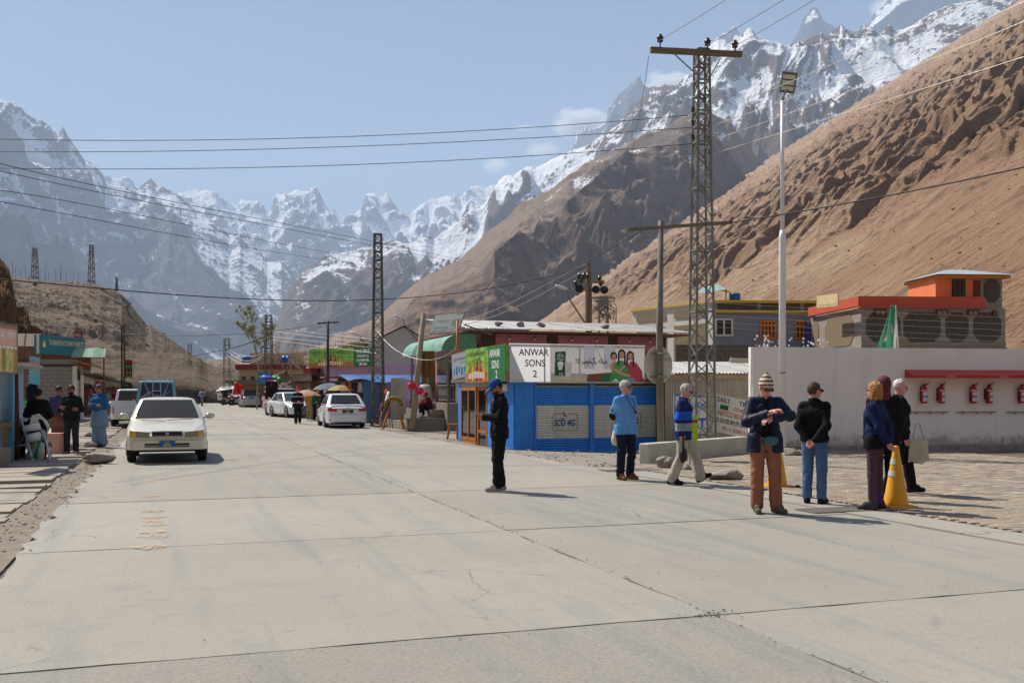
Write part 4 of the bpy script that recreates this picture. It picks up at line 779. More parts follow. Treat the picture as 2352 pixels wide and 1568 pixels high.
def fire_points():
    FR = M('fire_red', (192, 16, 34), .35, .08, 3, spec=.5); xs = [wl(x, 0)[0] for x in (2077, 2202, 2322, 2442)]; zt, zb = wl(2150, 849)[1], wl(2150, 868)[1]
    rot = Matrix.Rotation(wang, 4, 'Z'); org = Vector((WA.x, WA.y, 0))
    for i in range(3):
        a, b = xs[i] + .01, xs[i + 1] - .005
        e = thing('fire_canopy', org + rot @ Vector(((a + b) / 2, 0, zb)), wang, 'glossy red fire canopy on the white wall, ' + ['leftmost of the three', 'middle of the three', 'rightmost, cut by the picture edge'][i], 'canopy', 'red fire canopies'); w = (b - a) / 2; h = zt - zb
        m = MB(); m.add([(-w, -.001, h), (w, -.001, h), (w, -.42, .07), (-w + .0, -.42, .07), (w, -.42, 0), (-w, -.42, 0), (-w, -.001, 0), (w, -.001, 0)], [(0, 3, 2, 1), (3, 5, 4, 2), (0, 6, 5, 3), (1, 2, 4, 7), (5, 6, 7, 4)]); m.build('hood', FR, e)
        text('Fire Shed', e, (w * .2, -.422, .015), X3, Z3, .045, M('pale_print', (236, 200, 200), .5), .24, .01)
    lab = M('ext_label', (214, 206, 220), .5, .4, 22); lb = M('ext_blue', (60, 70, 140), .5)
    for i, x in enumerate((2117, 2157, 2230, 2266, 2341)):
        t, z = wl(x, 926); e = thing('fire_extinguisher', org + rot @ Vector((t, -.12, z)), wang + (.3 if i % 2 else -.15), 'red fire extinguisher on the white wall, ' + ['first from the left', 'second from the left, its black hose standing out', 'third from the left', 'fourth from the left', 'at the right picture edge'][i], 'extinguisher', 'fire extinguishers')
        m = MB(); m.lathe([(.05, 0), (.085, .005), (.088, .03), (.088, .36), (.075, .41), (.04, .45), (.025, .46), (.025, .5)], (0, 0, 0), 18); m.build('cylinder', FR, e, True)
        m = MB(); m.grid(lambda a, b: (.0895 * math.sin((a - .35) * 2.2), -.0895 * math.cos((a - .35) * 2.2), .06 + .25 * b), 8, 1); m.build('label', lab, e, True); m = MB(); m.grid(lambda a, b: (.0905 * math.sin((a - .35) * 2.2), -.0905 * math.cos((a - .35) * 2.2), .165 + .035 * b), 8, 1); m.build('label_band', lb, e, True)
        m = MB(); m.lathe([(.089, 0), (.089, .03)], (0, 0, .335), 18); m.build('collar_band', M('ext_white', (230, 226, 226), .5), e, True)
        m = MB(); m.bar((0, 0, .5), (.13, -.02, .56), .022); m.bar((0, 0, .49), (.1, -.02, .49), .02); m.box((0, 0, .5), (.05, .05, .05)); m.build('handle', BLACKP, e)
        hp = [(-.03, 0, .5), (-.1, -.01, .45), (-.115, -.01, .3), (-.1, -.01, .05)] if i != 1 else [(-.03, 0, .5), (-.12, -.03, .47), (-.2, -.04, .3), (-.27, -.04, .05)]
        m = MB(); m.path(hp, .012, 6); m.build('hose', BLACKP, e, True)
        MB().bx(-.06, .06, .088, .118, .1, .4).build('bracket', BLACKP, e)
    for i, (a, b) in enumerate(((2087, 2175), (2193, 2284), (2309, 2420))):
        t0, z = wl(a, 946); t1, _ = wl(b, 946); e = thing('wall_rail', org + rot @ Vector((t0, 0, z)), wang, 'thin grey rail on the wall below the extinguishers, ' + ['left one', 'middle one', 'right one'][i], 'rail', 'grey wall rails'); L = t1 - t0
        MB().tube((0, -.06, 0), (L, -.06, 0), .018).build('bar', STEEL, e)
        for k in (.2, .55, .9): MB().bx(L * k - .01, L * k + .01, -.06, -.001, -.05, -.012).build('bracket', STEEL, e)
fire_points()
def lamp_post():
    p = PG(1797, 1044); x0 = p.x; D = p.y; e = thing('lamp_post', (p.x, p.y, 0), 0, 'tall white lamp post with flat flood lamp before the white wall', 'lamp post'); pw = M('post_white', (226, 226, 230), .45, .04, 2)
    zj = P(0, 540, D).z; zt = P(0, 232, D).z
    MB().lathe([(.085, 0), (.085, zj - .05), (.06, zj + .12)], n=14).build('lower_shaft', pw, e, True); MB().lathe([(.056, zj + .1), (.045, zt)], n=12).build('upper_shaft', pw, e, True); MB().lathe([(.16, 0), (.16, .03), (.09, .05)], n=12).build('base_plate', pw, e)
    MB().lathe([(.088, 2.0), (.09, 2.0), (.09, 2.04), (.088, 2.04)], n=12).build('band', STEEL, e)
    MB().path([(0, 0, zt - .02), (.03, -.03, zt + .14), (.1, -.1, zt + .24)], .035, 8).build('arm', STEEL, e, True)
    rt = Matrix.Rotation(R(-58), 3, 'X') @ Matrix.Identity(3); rt = Matrix.Rotation(R(14), 3, 'Y') @ Matrix.Rotation(R(-20), 3, 'Z') @ rt
    h = MB().box((.12, -.12, zt + .42), (.36, .5, .07), rot=rt).build('lamp_head', M('lamp_grey', (96, 98, 94), .5), e)
    for k in (-.14, .0, .14): MB().box(Vector((.12, -.12, zt + .42)) + rt @ Vector((0, k, -.038)), (.3, .1, .008), rot=rt).build('lamp_panel', M('lamp_panel', (206, 204, 186), .3), h)
    for sx in (-.12, .12): MB().bar((sx, -.1, 0), (sx * .3, 0, .3), .02, .01).build('gusset', pw, e)
lamp_post()

# ================================================================ tin shed, boards, low wall
def tin_shed():
    a = P(1527, 900, 29.5); s = thing('tin_shed', (a.x, a.y, 0), wang, 'low corrugated tin shed between the blue shop and the white wall', 'shed'); L = 3.6; zt = P(0, 862, 29.5).z
    for i in range(4): corrugated('wall_sheet', (i * .9, 0, -.3), X3, Z3, .92, zt + .3, M('tin_wall', (158, 150, 136), .55, .2, 2, metal=.4, dirt=.2), s, .09, .014)
    MB().bx(0, L, .03, 3, -.2, zt - .02).build('frame', M('shed_inner', (80, 74, 66), .9), s); MB().bx(-.1, L, -.14, -.02, zt - .1, zt + .03).build('eaves_board', M('pale_board', (170, 150, 120), .8, .2, 4), s)
    sheet_roof(s, -.2, L + .1, -.3, 3.2, zt + .06, zt + .5)
tin_shed()
e, put, patch, _ = board('welcome_board', [(1548, 1018), (1626, 1022), (1626, 907), (1548, 905)], 28.6, WPAINT, 'blue and white painted welcome board behind the lattice tower')
bp = M('sign_blue', (40, 110, 180), .6, .15, 6); patch('blue_border', [(0, .97), (1, .97), (1, 1), (0, 1)], bp); patch('blue_border', [(0, 0), (.04, 0), (.04, .97), (0, .97)], bp)
put('WELCOME', .32, .72, .14, bp, .66, .01); put('TO', .62, .58, .09, bp, .14); put('SOST', .1, .3, .25, bp, .85, .03); put('GOJAL', .42, .08, .1, bp, .5, .01)
patch('blue_border', [(.04, 0), (1, 0), (1, .04), (.04, .04)], bp)
e, put, patch, _ = board('timetable_board', [(1636, 990), (1726, 1012), (1730, 918), (1643, 902)], [27.2, 26.7, 26.7, 27.2], PALE, 'tilted white bus timetable board with green and red lettering')
gp_, op_ = M('paint_green', (16, 96, 56), .6), M('paint_orange', (176, 74, 30), .6, .15, 8)
put('DAILY', .06, .8, .13, gp_, .34, .02); put('TRIP', .62, .8, .13, gp_, .3, .02); put('CHINA', .5, .64, .1, op_, .4, .015); put('NATCO BOOKING', .1, .46, .13, op_, .95, .02); put('欢迎您到苏斯特', .03, .27, .13, BLACKP, .92, .01); put('Ph = 05813.51', .26, .1, .09, op_, .7, .01)
patch('painted_flag', [(.14, .62), (.36, .62), (.36, .74), (.14, .74)], gp_); patch('flag_stripe', [(.11, .6), (.15, .6), (.15, .76), (.11, .76)], WPAINT); put('☪', .2, .64, .08, MATS['print_white'], .1)
patch('brown_edge', [(0, .985), (1, .985), (1, 1), (0, 1)], WOOD); patch('brown_edge', [(0, 0), (1, 0), (1, .015), (0, .015)], WOOD)
def low_wall():
    a = P(1492, 900, 21.8); b = P(1722, 900, 25.4); d = b - a; s = tag(MB().box((d.length / 2, .14, .18), (d.length, .28, .48)).build('low_wall', M('lowwall_white', (190, 184, 170), .85, .12, 2, .4, 20, dirt=.3, dcol=(150, 150, 96)), None, False, (a.x, a.y, 0), math.atan2(d.y, d.x)), 'knee-high whitewashed wall stained yellow green below the tower', 'wall'); bv = s.modifiers.new('bevel', 'BEVEL'); bv.width = .03; bv.segments = 2
low_wall()
def lime_sign():
    a = P(1576, 958, 21.2); e = thing('lime_sign', (a.x, a.y, 0), R(-8), 'narrow lime green sign with red bands beside the low wall', 'sign'); z0 = P(0, 1043, 21.2).z; z1 = P(0, 953, 21.2).z; L = M('lime', (150, 196, 24), .5, .06, 3)
    MB().bx(-.1, .24, -.02, .03, z0, z1).build('panel', L, e)
    for z in (z1 - .12, z0 + .1): MB().bx(-.1, .24, -.024, -.0205, z - .04, z + .02).build('red_band', RED, e)
    MB().tube((.07, .005, 0), (.07, .005, z0), .03).build('post', WPAINT, e)
lime_sign()
def masonry(name, a, w, h, rz, bw, bh, mat, label, mortar=None, depth=.25, gap=.018, missing=0., cat='wall', parent=None, off=(0, 0)):
    e = parent if parent is not None else thing(name, a, rz, label, cat)
    MB().bx(off[0] + .01, off[0] + w - .01, .03, depth, off[1], off[1] + h).build('mortar_core', mortar or M('mortar', (96, 88, 80), .95, .2, 6), e)
    var = []
    for k in range(4):
        m = MB(); j = [rnd.uniform(-.008, .008) for _ in range(4)]
        m.box(((bw - gap) / 2, .03 + j[0] * .6, (bh - gap) / 2), (bw - gap + j[1], .06, bh - gap + j[2])); var.append(m.mesh('block', mat))
    half = MB().box(((bw / 2 - gap) / 2, .03, (bh - gap) / 2), (bw / 2 - gap, .06, bh - gap)).mesh('block', mat)
    for r_ in range(int(h / bh)):
        n = int(w / bw); x = 0
        if r_ % 2: obj('block', half, e, (off[0], 0, off[1] + r_ * bh)); x = bw / 2
        while x + bw <= w + .01:
            if rnd.random() > missing: obj('block', var[rnd.randrange(4)], e, (off[0] + x, rnd.uniform(-.01, .01), off[1] + r_ * bh))
            x += bw
        if x + bw / 2 <= w + .01: obj('block', half, e, (off[0] + x, 0, off[1] + r_ * bh))
    return e
a = P(1552, 900, 40); masonry('stone_wall', (a.x, a.y, 0), 4.0, 3.45, wang, .38, .2, M('stone_block', (104, 94, 86), .95, .25, 4, .6, 18), 'dark rough block wall behind the tin shed')
e, put, patch, _ = board('leaning_frame', [(1668, 850), (1730, 852), (1730, 822), (1679, 820)], 33, M('frame_cream', (206, 200, 176), .7), 'cream framed board with rusty panel leaning on the tin roof', 'board'); patch('rust_panel', [(.22, .0), (1, 0), (1, .6), (.3, .6)], M('rust', (120, 56, 28), .8, .3, 5), .01); patch('red_rim', [(.0, .96), (1, .96), (1, 1), (0, 1)], DKRED, .01)

# ================================================================ houses on the right
def blue_house():
    D = 55; a = P(1640, 900, D); s = thing('grey_blue_house', (a.x, a.y, 0), R(3), 'grey blue two-storey house with yellow trim and orange windows', 'house'); L = (1880 - 1640) * D / FPX; z = lambda y: P(0, y, D).z
    GB = M('grey_blue', (124, 128, 140), .85, .08, 2); YT = M('yellow_trim', (206, 170, 60), .7, .1, 3); OW = M('orange_window', (196, 112, 20), .6, .1, 4)
    MB().bx(0, L, 0, 8, 0, z(716)).build('wall', GB, s); MB().bx(-.05, L, -.12, 8.1, z(718), z(712)).build('string_course', YT, s)
    MB().bx(.02, L, .1, .3, z(712), z(695)).build('parapet', M('parapet_dark', (86, 80, 72), .9, .15, 3), s); MB().bx(-.08, L + .05, -.04, .4, z(695), z(689)).build('coping', YT, s)
    for k in (.0, .42, .84): MB().bx(L * k, L * k + .22, .05, .32, z(712), z(695)).build('parapet_post', GB, s)
    def win(x0, x1, y0, y1, mt, nx, top):
        X0, X1 = (x0 - 1640) * D / FPX, (x1 - 1640) * D / FPX; Z0, Z1 = z(y1), z(y0); w = MB(); t = .1
        w.bx(X0, X1, -.06, -.004, Z0, Z0 + t); w.bx(X0, X1, -.06, -.004, Z1 - t, Z1)
        for i in range(nx + 1): xx = X0 + (X1 - X0 - t) * i / nx; w.bx(xx, xx + t, -.055, -.005, Z0, Z1)
        if top: w.bx(X0, X1, -.057, -.006, Z0 + (Z1 - Z0) * .68, Z0 + (Z1 - Z0) * .68 + t)
        f = w.build('window', mt, s)
        for i in range(nx):
            xx = X0 + (X1 - X0 - t) * i / nx + t; x2 = X0 + (X1 - X0 - t) * (i + 1) / nx; MB().bx(xx, x2, -.03, -.012, Z0 + t, Z1 - t).build('pane', GLASS, f)
    win(1747, 1784, 735, 778, OW, 4, True); win(1829, 1868, 735, 778, OW, 4, True); win(1642, 1684, 731, 772, WPAINT, 2, False)
    # left return with panels
    def ret(a, b): return (-.3 + -a * 3.2, a * 6.5, b)
    m = MB(); m.add([(0, 0, 0), (-3.4, 6.5, 0), (-3.4, 6.5, z(695)), (0, 0, z(695))], [(1, 0, 3, 2)]); m.build('return_wall', WPAINT, s)
    for i in range(2):
        for y0, y1 in ((741, 800), (707, 724)):
            t0, t1 = .08 + .48 * i, .46 + .48 * i; m = MB(); m.add([(-3.4 * t0 - .04, 6.5 * t0 - .02, z(y1)), (-3.4 * t1 - .04, 6.5 * t1 - .02, z(y1)), (-3.4 * t1 - .04, 6.5 * t1 - .02, z(y0)), (-3.4 * t0 - .04, 6.5 * t0 - .02, z(y0))], [(1, 0, 3, 2)]); m.build('infill_panel', M('infill', (136, 122, 96), .95, .3, 6, .5, 20), s)
    m = MB(); m.bar((0, 0, z(692)), (-3.5, 6.6, z(692)), .2, .1); m.build('coping', YT, s)
    return s
blue_house()
p = P(1688, 690, 58); m = MB(); m.lathe([(.3, 0), (.33, .04), (.33, .1), (.31, .12), (.33, .14), (.33, .24), (.31, .26), (.33, .28), (.33, .36), (.25, .42), (.1, .45)], n=16); one(m, 'water_tank', M('tank_blue', (20, 80, 170), .45, .1, 4), 'blue water tank on the grey blue house roof', 'tank', smooth=True, loc=p)
p = P(1640, 690, 58); e = thing('roof_shelter', p, 0, 'small open shelter with sloping sheet roof on the house top', 'shelter'); m = MB(); m.add([(-1.1, 0, .4), (.5, -1, .55), (1.1, .2, .42), (-.4, 1.1, .9), (.2, 0, .95)], [(0, 1, 4), (1, 2, 4), (2, 3, 4), (3, 0, 4)]); m.build('roof', M('shelter_tin', (120, 150, 150), .5, .2, 3, metal=.3), e)
for x, y in ((-1, 0), (.5, -.9), (1, .2)): MB().bar((x, y, 0), (x, y, .5), .05).build('post', BLACKP, e)
# white blossom tree tops over the wall
for i, (x, y) in enumerate(((1748, 782), (1785, 790), (1870, 792))):
    p = P(x, 797, 30); e = thing('blossom_shrub', (p.x, p.y, 1.2), 0, ['white blossom sprays rising over the wall left of the lamp post', 'white blossom twig over the wall just beside the lamp post', 'low white blossom over the wall before the dark house'][i], 'shrub', 'blossom over the wall'); h = P(0, y - 18, 30).z - 1.2; g = random.Random(i)
    m = MB(); f = MB(); 
    for k in range(9):
        tip = Vector((g.uniform(-.35, .35), g.uniform(-.3, .3), h * g.uniform(.8, 1.02))); m.path([(0, 0, 0), tip * .5 + Vector((0, 0, .1)), tip], [.02, .012, .005], 5)
        for q in range(3): f.ball(tip * g.uniform(.86, 1.0) + Vector((g.uniform(-.07, .07), g.uniform(-.07, .07), g.uniform(-.05, .05))), g.uniform(.02, .04), 6, 4)
    m.build('stem', M('bark', (86, 70, 58), .9, .2, 8), e); f.build('blossom', M('petal', (226, 216, 214), .8, .1, 10), e)
def dark_house():
    D = 48; a = P(1978, 900, D); z = lambda y, d=D: P(0, y, d).z; rz = R(4); s = thing('dark_stone_house', (a.x, a.y, 0), rz, 'dark house with octagonal plaster panels and red parapet', 'house'); L = (2322 - 1978) * D / FPX
    FRM = M('frame_grey', (142, 134, 124), .9, .12, 3, .3, 20); DKP = M('dark_plaster', (84, 76, 70), .95, .2, 6, .8, 30); PB = M('pebble_plaster', (124, 108, 86), .95, .3, 20, 1, 40); OR = M('parapet_red', (186, 80, 58), .75, .1, 2, dirt=.08, dcol=(200, 140, 120)); OW = M('orange_wall', (222, 124, 78), .8, .06, 2)
    MB().bx(0, L, 0, 8, 0, z(707)).build('wall', FRM, s)
    def octa(x0, x1, z0, z1, mt, c=.35):
        w = x1 - x0; m = MB(); m.prism([(x0 + c, z0), (x1 - c, z0), (x1, z0 + c), (x1, z1 - c), (x1 - c, z1), (x0 + c, z1), (x0, z1 - c), (x0, z0 + c)], (0, -.03, 0), X3, Z3, -.025); m.build('plaster_panel', mt, s)
    n = [(.25, 1.95), (2.1, 3.95), (4.2, 5.35), (5.6, 7.0)]
    for a0, b0 in n: octa(a0, b0, z(784), z(716), DKP)
    MB().bx(0, L, -.06, -.001, z(792), z(786)).build('ledge', FRM, s)
    for x0, x1 in ((2008, 2035), (2154, 2182), (2229, 2256), (2288, 2300)):
        X0, X1 = (x0 - 1978) * D / FPX, (x1 - 1978) * D / FPX; f = MB().bx(X0, X1, -.09, -.034, z(724), z(711)).build('window', M('dark_frame', (70, 32, 24), .7), s); MB().bx(X0 + .07, X1 - .07, -.1, -.092, z(722.5), z(712.5)).build('pane', M('pane_pale', (130, 120, 96), .3, .2, 5), f); MB().bx((X0 + X1) / 2 - .02, (X0 + X1) / 2 + .02, -.106, -.1005, z(722.5), z(712.5)).build('mullion', M('dark_frame', (70, 32, 24), .7), f)
    MB().bx(-.15, L - 1.15, -.25, .0, z(703), z(681)).build('parapet', OR, s); MB().bx(-.2, L - 1.1, -.3, .05, z(707), z(703)).build('cornice', OR, s)
    # left splayed face
    m = MB(); q = [Vector((-.001, 0, 0)), Vector((-.001, 6.4, 0))]; m.add([q[1], q[0], q[0] + Vector((0, 0, z(707))), q[1] + Vector((0, 0, z(707)))], [(0, 1, 2, 3)]); m.build('splayed_wall', FRM, s)
    d = (q[0] - q[1]).normalized(); W2 = (q[0] - q[1]).length
    for x0, x1 in ((.1, 1.0), (1.9, 5.6)):
        c = min(.5, (x1 - x0) * .3); m = MB(); z0, z1 = z(790), z(716); m.prism([(x0 + c, z0), (x1 - c, z0), (x1, z0 + c), (x1, z1 - c), (x1 - c, z1), (x0 + c, z1), (x0, z1 - c), (x0, z0 + c)], q[1] + Vector((-.03, 0, 0)), d, Z3, -.025); m.build('plaster_panel', PB, s)
    m = MB(); m.bar(q[1] + Vector((-.1, 0, z(692))), Vector((-.1, -.2, z(692))), .25, z(681) - z(703)); m.build('parapet', OR, s)
    MB().bx(-.3, -.04, 6.5, 6.6, 0, z(722)).build('blue_panel', M('blue_board', (50, 60, 150), .7), s)
    # turret
    t0 = (2162 - 1978) * D / FPX; t1 = (2270 - 1978) * D / FPX; zb, zt = z(682), z(632)
    MB().bx(t0, t1, .3, 3.2, z(707), zt).build('turret', OW, s); MB().bx(t1, L, .28, 3.2, z(707), zt + .05).build('turret_end', FRM, s); x0, x1 = t1 + .15, L - .12; c = .25
    m = MB(); m.prism([(x0 + c, zb - .2), (x1 - c, zb - .2), (x1, zb + .1), (x1, zt - .35), (x1 - c, zt - .1), (x0 + c, zt - .1), (x0, zt - .35), (x0, zb + .1)], (0, .26, 0), X3, Z3, -.02); m.build('plaster_panel', DKP, s)
    f = MB().bx((2201 - 1978) * D / FPX, (2232 - 1978) * D / FPX, .22, .295, zb, zt - .15).build('window', M('dark_frame', (70, 32, 24), .7), s)
    for k in range(3):
        w = (2232 - 2201) * D / FPX; xx = (2201 - 1978) * D / FPX; MB().bx(xx + .03 + w / 3 * k, xx + w / 3 * (k + 1) - .03, .2, .218, zb + .05, zt - .5).build('pane', GLASS, f); MB().bx(xx + .03 + w / 3 * k, xx + w / 3 * (k + 1) - .03, .2, .218, zt - .45, zt - .2).build('pane', GLASS, f)
    MB().bx((2253 - 1978) * D / FPX, (2268 - 1978) * D / FPX, .22, .295, zb, zt - .2).build('door', M('door_brown', (110, 44, 26), .7, .2, 5), s)
    zr = z(607); ex0, ex1 = (2150 - 1978) * D / FPX, (2340 - 1978) * D / FPX; yc = 1.7; zl, zrr = z(640) + .08, z(628) + .12; ze = (zl + zrr) / 2
    m = MB(); m.add([(ex0, -.3, ze), (ex1, -.3, ze), (ex1, 3.7, ze), (ex0, 3.7, ze), (ex0 + 1.6, yc, zr), (ex1 - 1.6, yc, zr)], [(0, 1, 5, 4), (1, 2, 5), (2, 3, 4, 5), (3, 0, 4), (3, 2, 1, 0)]); m.build('turret_roof', M('roof_tin', (190, 194, 198), .45, .1, 2, metal=.4), s)
    MB().bx(ex0 + .2, ex1 - .2, -.15, 3.5, ze - .16, ze - .03).build('eaves', M('eaves_yellow', (190, 120, 40), .7), s)
dark_house()
e, put, patch, _ = board('parapet_board', [(1876, 707), (1924, 702), (1924, 676), (1876, 680)], [51, 48.5, 48.5, 51], M('board_cream', (196, 178, 134), .7, .12, 2), 'cream name board on the dark house parapet'); put('CUSTOMS CLEARING AGENT', .05, .1, .12, M('faint_green', (110, 130, 90), .7), .9); put('ا', .5, .45, .3, BLACKP)
def flag():
    p = P(2070, 797, 27.6); e = thing('flag', (p.x, p.y, 0), 0, 'green and white national flag drooping on a pole behind the white wall', 'flag'); zt = P(0, 698, 27.6).z; h = zt - 2.6
    MB().tube((.0, .3, 2.0), (-.03, .3, zt), .015).build('pole', WOOD, e)
    gm_ = NT('flag_cloth'); tc = gm_.n('TexCoord').outputs['UV']
    def fl(a, b):   # hanging cloth, a across the fly, b down
        x = -.02 - .62 * a * (.3 + .7 * b) ; zz = zt - .03 - b * 1.15 + .05 * a * (1 - b) - .18 * a * b; y = .3 - .11 * math.sin(a * 8 + b * 2.5) * (a + .15); zz -= .05 * math.sin(a * 9) * b
        return Vector((x + .06 * b, y, zz))
    green = M('flag_green', (70, 140, 108), .8, .12, 5, trans=.4); white = M('flag_white', (220, 222, 220), .8, trans=.4)
    m = MB(); m.grid(lambda a, b: fl(a * .22, b), 4, 14); m.build('hoist_stripe', white, e, True); m = MB(); m.grid(lambda a, b: fl(.22 + .78 * a, b), 12, 14); m.build('cloth', green, e, True)
    def on(poly, nm): 
        m = MB(); m.add([fl(a, b) + Vector((0, -.03, 0)) for a, b in poly], [tuple(range(len(poly)))]); m.build(nm, white, e)
    m = MB(); N = 18; o_ = []; i_ = []
    for k in range(N + 1):
        t = -2.2 + 4.4 * k / N; o_.append((.55 + .26 * math.sin(t + .5), .62 - .21 * math.cos(t + .5))); i_.append((.60 + .2 * math.sin(t + .5), .57 - .17 * math.cos(t + .5)))
    m.add([fl(*q) + Vector((0, -.03, 0)) for q in o_ + i_], [(k, k + 1, N + 2 + k, N + 1 + k) for k in range(N)]); m.build('crescent', white, e)
    st = []
    for k in range(10): r_ = .09 if k % 2 == 0 else .038; t = k * .6283 + .4; st.append((.8 + r_ * math.cos(t), .72 + r_ * .8 * math.sin(t)))
    on(st, 'star')
flag()
# ================================================================ left side of the street
BRN = M('brown_fascia', (122, 84, 70), .8, .15, 3)
mountain('bluff', [(-60, 632), (25, 637), (120, 645), (205, 652), (255, 664), (280, 676), (300, 700), (335, 742), (372, 762), (400, 785), (432, 808), (520, 870)], [(-60, 120), (520, 230)], [(-60, 300), (300, 330), (520, 300)], 620, 3, rockmat('bluff_soil', (98, 86, 76), (118, 104, 90), None, (124, 110, 96), (-50, 2500), nscale=.12, bd=1.0, rocky=.8), 320, 220, .035, .05, .85, 91, .5, drop=-.02, jag=2)
mountain('terrace_cliff', [(120, 812), (180, 803), (300, 808), (430, 812), (455, 822), (478, 836), (520, 845), (560, 862)], 112, [(120, 132), (560, 170)], 260, .4, rockmat('cliff_soil', (92, 78, 64), (118, 98, 78), None, (114, 102, 88), (-50, 2500), nscale=.2, bd=1.0, rocky=.75), 300, 120, .06, .06, .35, 95, .5, drop=-.05, jag=2.5)
mountain('cliff', [(-80, 560), (-20, 590), (0, 598), (20, 622), (28, 650), (38, 700), (62, 705), (72, 742), (95, 755), (112, 792), (128, 830), (140, 860)], 62, [(-80, 88), (140, 84)], 140, .4, rockmat('cliff_tan', (116, 88, 60), (142, 108, 74), None, (132, 104, 74), (-50, 2500), nscale=.35, bd=1.2, rocky=.8), 220, 160, .16, .06, .5, 99, .6, drop=.1, jag=5)
mountain('far_terrace', [(440, 842), (480, 828), (560, 822), (640, 815), (680, 803), (720, 800), (760, 805), (820, 815), (900, 830), (1000, 840), (1100, 850)], 420, 560, 900, 1, rockmat('far_soil', (108, 98, 92), (128, 116, 104), None, (134, 120, 104), (-50, 2500), nscale=.05, bd=2, rocky=.8), 260, 80, .12, .05, .5, 103, .6, drop=.0, jag=4)

def scatter(name, src, n, size, mat, label, seed, zr=(-9, 9e9), xr=(-9e9, 9e9), cat='scrub', flat=.8, yr=(-9e9, 9e9)):
    me = bpy.data.objects[src].data; c = np.empty(len(me.vertices) * 3, np.float32); me.vertices.foreach_get('co', c); c = c.reshape(-1, 3); c = c[(c[:, 2] > zr[0]) & (c[:, 2] < zr[1]) & (c[:, 0] > xr[0]) & (c[:, 0] < xr[1]) & (c[:, 1] < yr[1]) & (c[:, 1] > yr[0])]; g = np.random.RandomState(seed); k = c[g.randint(0, len(c), n)] + g.normal(0, .4, (n, 3)) * (1, 1, 0)
    vs0, fs0 = rock(1, seed, 1, flat); vs0 = np.array([tuple(v) for v in vs0]); s = size * np.exp(g.normal(0, .5, n)); V_ = (vs0[None] * s[:, None, None] * g.uniform(.7, 1.3, (n, 1, 3)) + k[:, None]).reshape(-1, 3); F_ = (np.array(fs0)[None] + (np.arange(n) * len(vs0))[:, None, None]).reshape(-1, 3)
    o = obj(name, fromnp(name, V_, F_, mat, False)); tag(o, label, cat, kind='stuff')
scatter('scrub', 'bluff', 1400, .22, M('scrub_dry', (104, 92, 76), .95, .3, 1), 'dark dry scrub dotted over the left bluff', 5, (4, 60))
scatter('scree', 'hillside_eroded', 1000, .2, M('scree', (132, 106, 84), .95, .25, 1), 'scattered boulders on the big eroded slope', 6, (3, 140), cat='boulders', yr=(90, 420))
def lattice(name, loc, h, w0, w1, label, cat='pylon', n=None, mat=None, bar=.045, rz=0., group=None, brace=True, z0=0.):
    e = thing(name, loc, rz, label, cat, group); mat = mat or STEEL; n = n or int(h / .55)
    f = lambda t: (w0 + (w1 - w0) * t) / 2
    for sx in (-1, 1):
        for sy in (-1, 1): MB().bar((sx * f(0), sy * f(0), z0), (sx * f(1), sy * f(1), h), bar).build('leg', mat, e)
    for i in range(n):
        t0, t1 = i / n, (i + 1) / n; a, b = f(t0), f(t1); za, zb = z0 + (h - z0) * t0, z0 + (h - z0) * t1
        m = MB(); k = bar * .55; s = 1 if i % 2 else -1
        if brace:
            m.bar((-s * a, -a, za), (s * b, -b, zb), k); m.bar((s * a, a, za), (-s * b, b, zb), k); m.bar((-a, s * a, za), (-b, -s * b, zb), k); m.bar((a, -s * a, za), (b, s * b, zb), k)
        if i % 4 == 0 or not brace or t0 > .72: m.bar((-b, -b, zb), (b, -b, zb), k * 1.6); m.bar((-b, b, zb), (b, b, zb), k * 1.6); m.bar((-b, -b, zb), (-b, b, zb), k * 1.6); m.bar((b, -b, zb), (b, b, zb), k * 1.6)
        m.build('lattice_bay', mat, e)
    return e
INS = M('insulator_brown', (52, 26, 20), .25, .1, 5, spec=.6); OLDW = M('old_timber', (118, 100, 78), .9, .25, 4, .4, 20, stretch=(.4, 4, 4))
def insulator(parent, p, s=1., rot=None): MB().lathe([(.012 * s, -.1 * s), (.012 * s, 0), (.05 * s, .01 * s), (.055 * s, .03 * s), (.03 * s, .05 * s), (.06 * s, .06 * s), (.062 * s, .09 * s), (.035 * s, .11 * s), (.03 * s, .14 * s), (.01 * s, .15 * s)], p, 10, rot).build('insulator', INS, parent, True)
TD = 26.6
def tower():
    b = P(1612, 900, TD); h = P(0, 116, TD).z; e = lattice('lattice_tower', (b.x, b.y, 0), h, .56, .3, 'tall steel lattice power tower with timber crossarm', n=26, mat=M('tower_steel', (124, 122, 116), .6, .2, 3, metal=.25, dirt=.2), bar=.05, rz=R(12))
    z = P(0, 127, TD).z; a = MB().box((-.22, -.2, z), (2.5, .12, .14)).build('crossarm', OLDW, e); a.rotation_euler = (0, 0, R(-4))
    for x in (-1.25, .08, .86): insulator(e, (x, -.2, z + .18), 1.5)
    for x0, x1 in ((-.85, -.17), (.45, .17)): MB().bar((x0, -.2, z - .1), (x1, -.16, z - .62), .03).build('brace', STEEL, e)
    for y in (263, 293, 326, 357):
        zz = P(0, y, TD).z
        for sx in (-1, 1):
            if sx < 0 and y > 340: continue
            MB().lathe([(.02, 0), (.05, .01), (.05, .05), (.03, .06), (.03, .08), (.05, .09), (.05, .13), (.02, .14)], (sx * .24 - .07, -.14, zz), 8, None).build('insulator', INS, e); MB().bar((sx * .14, -.14, zz + .07), (sx * .26, -.14, zz + .07), .025).build('insulator_bracket', STEEL, e)
tower()
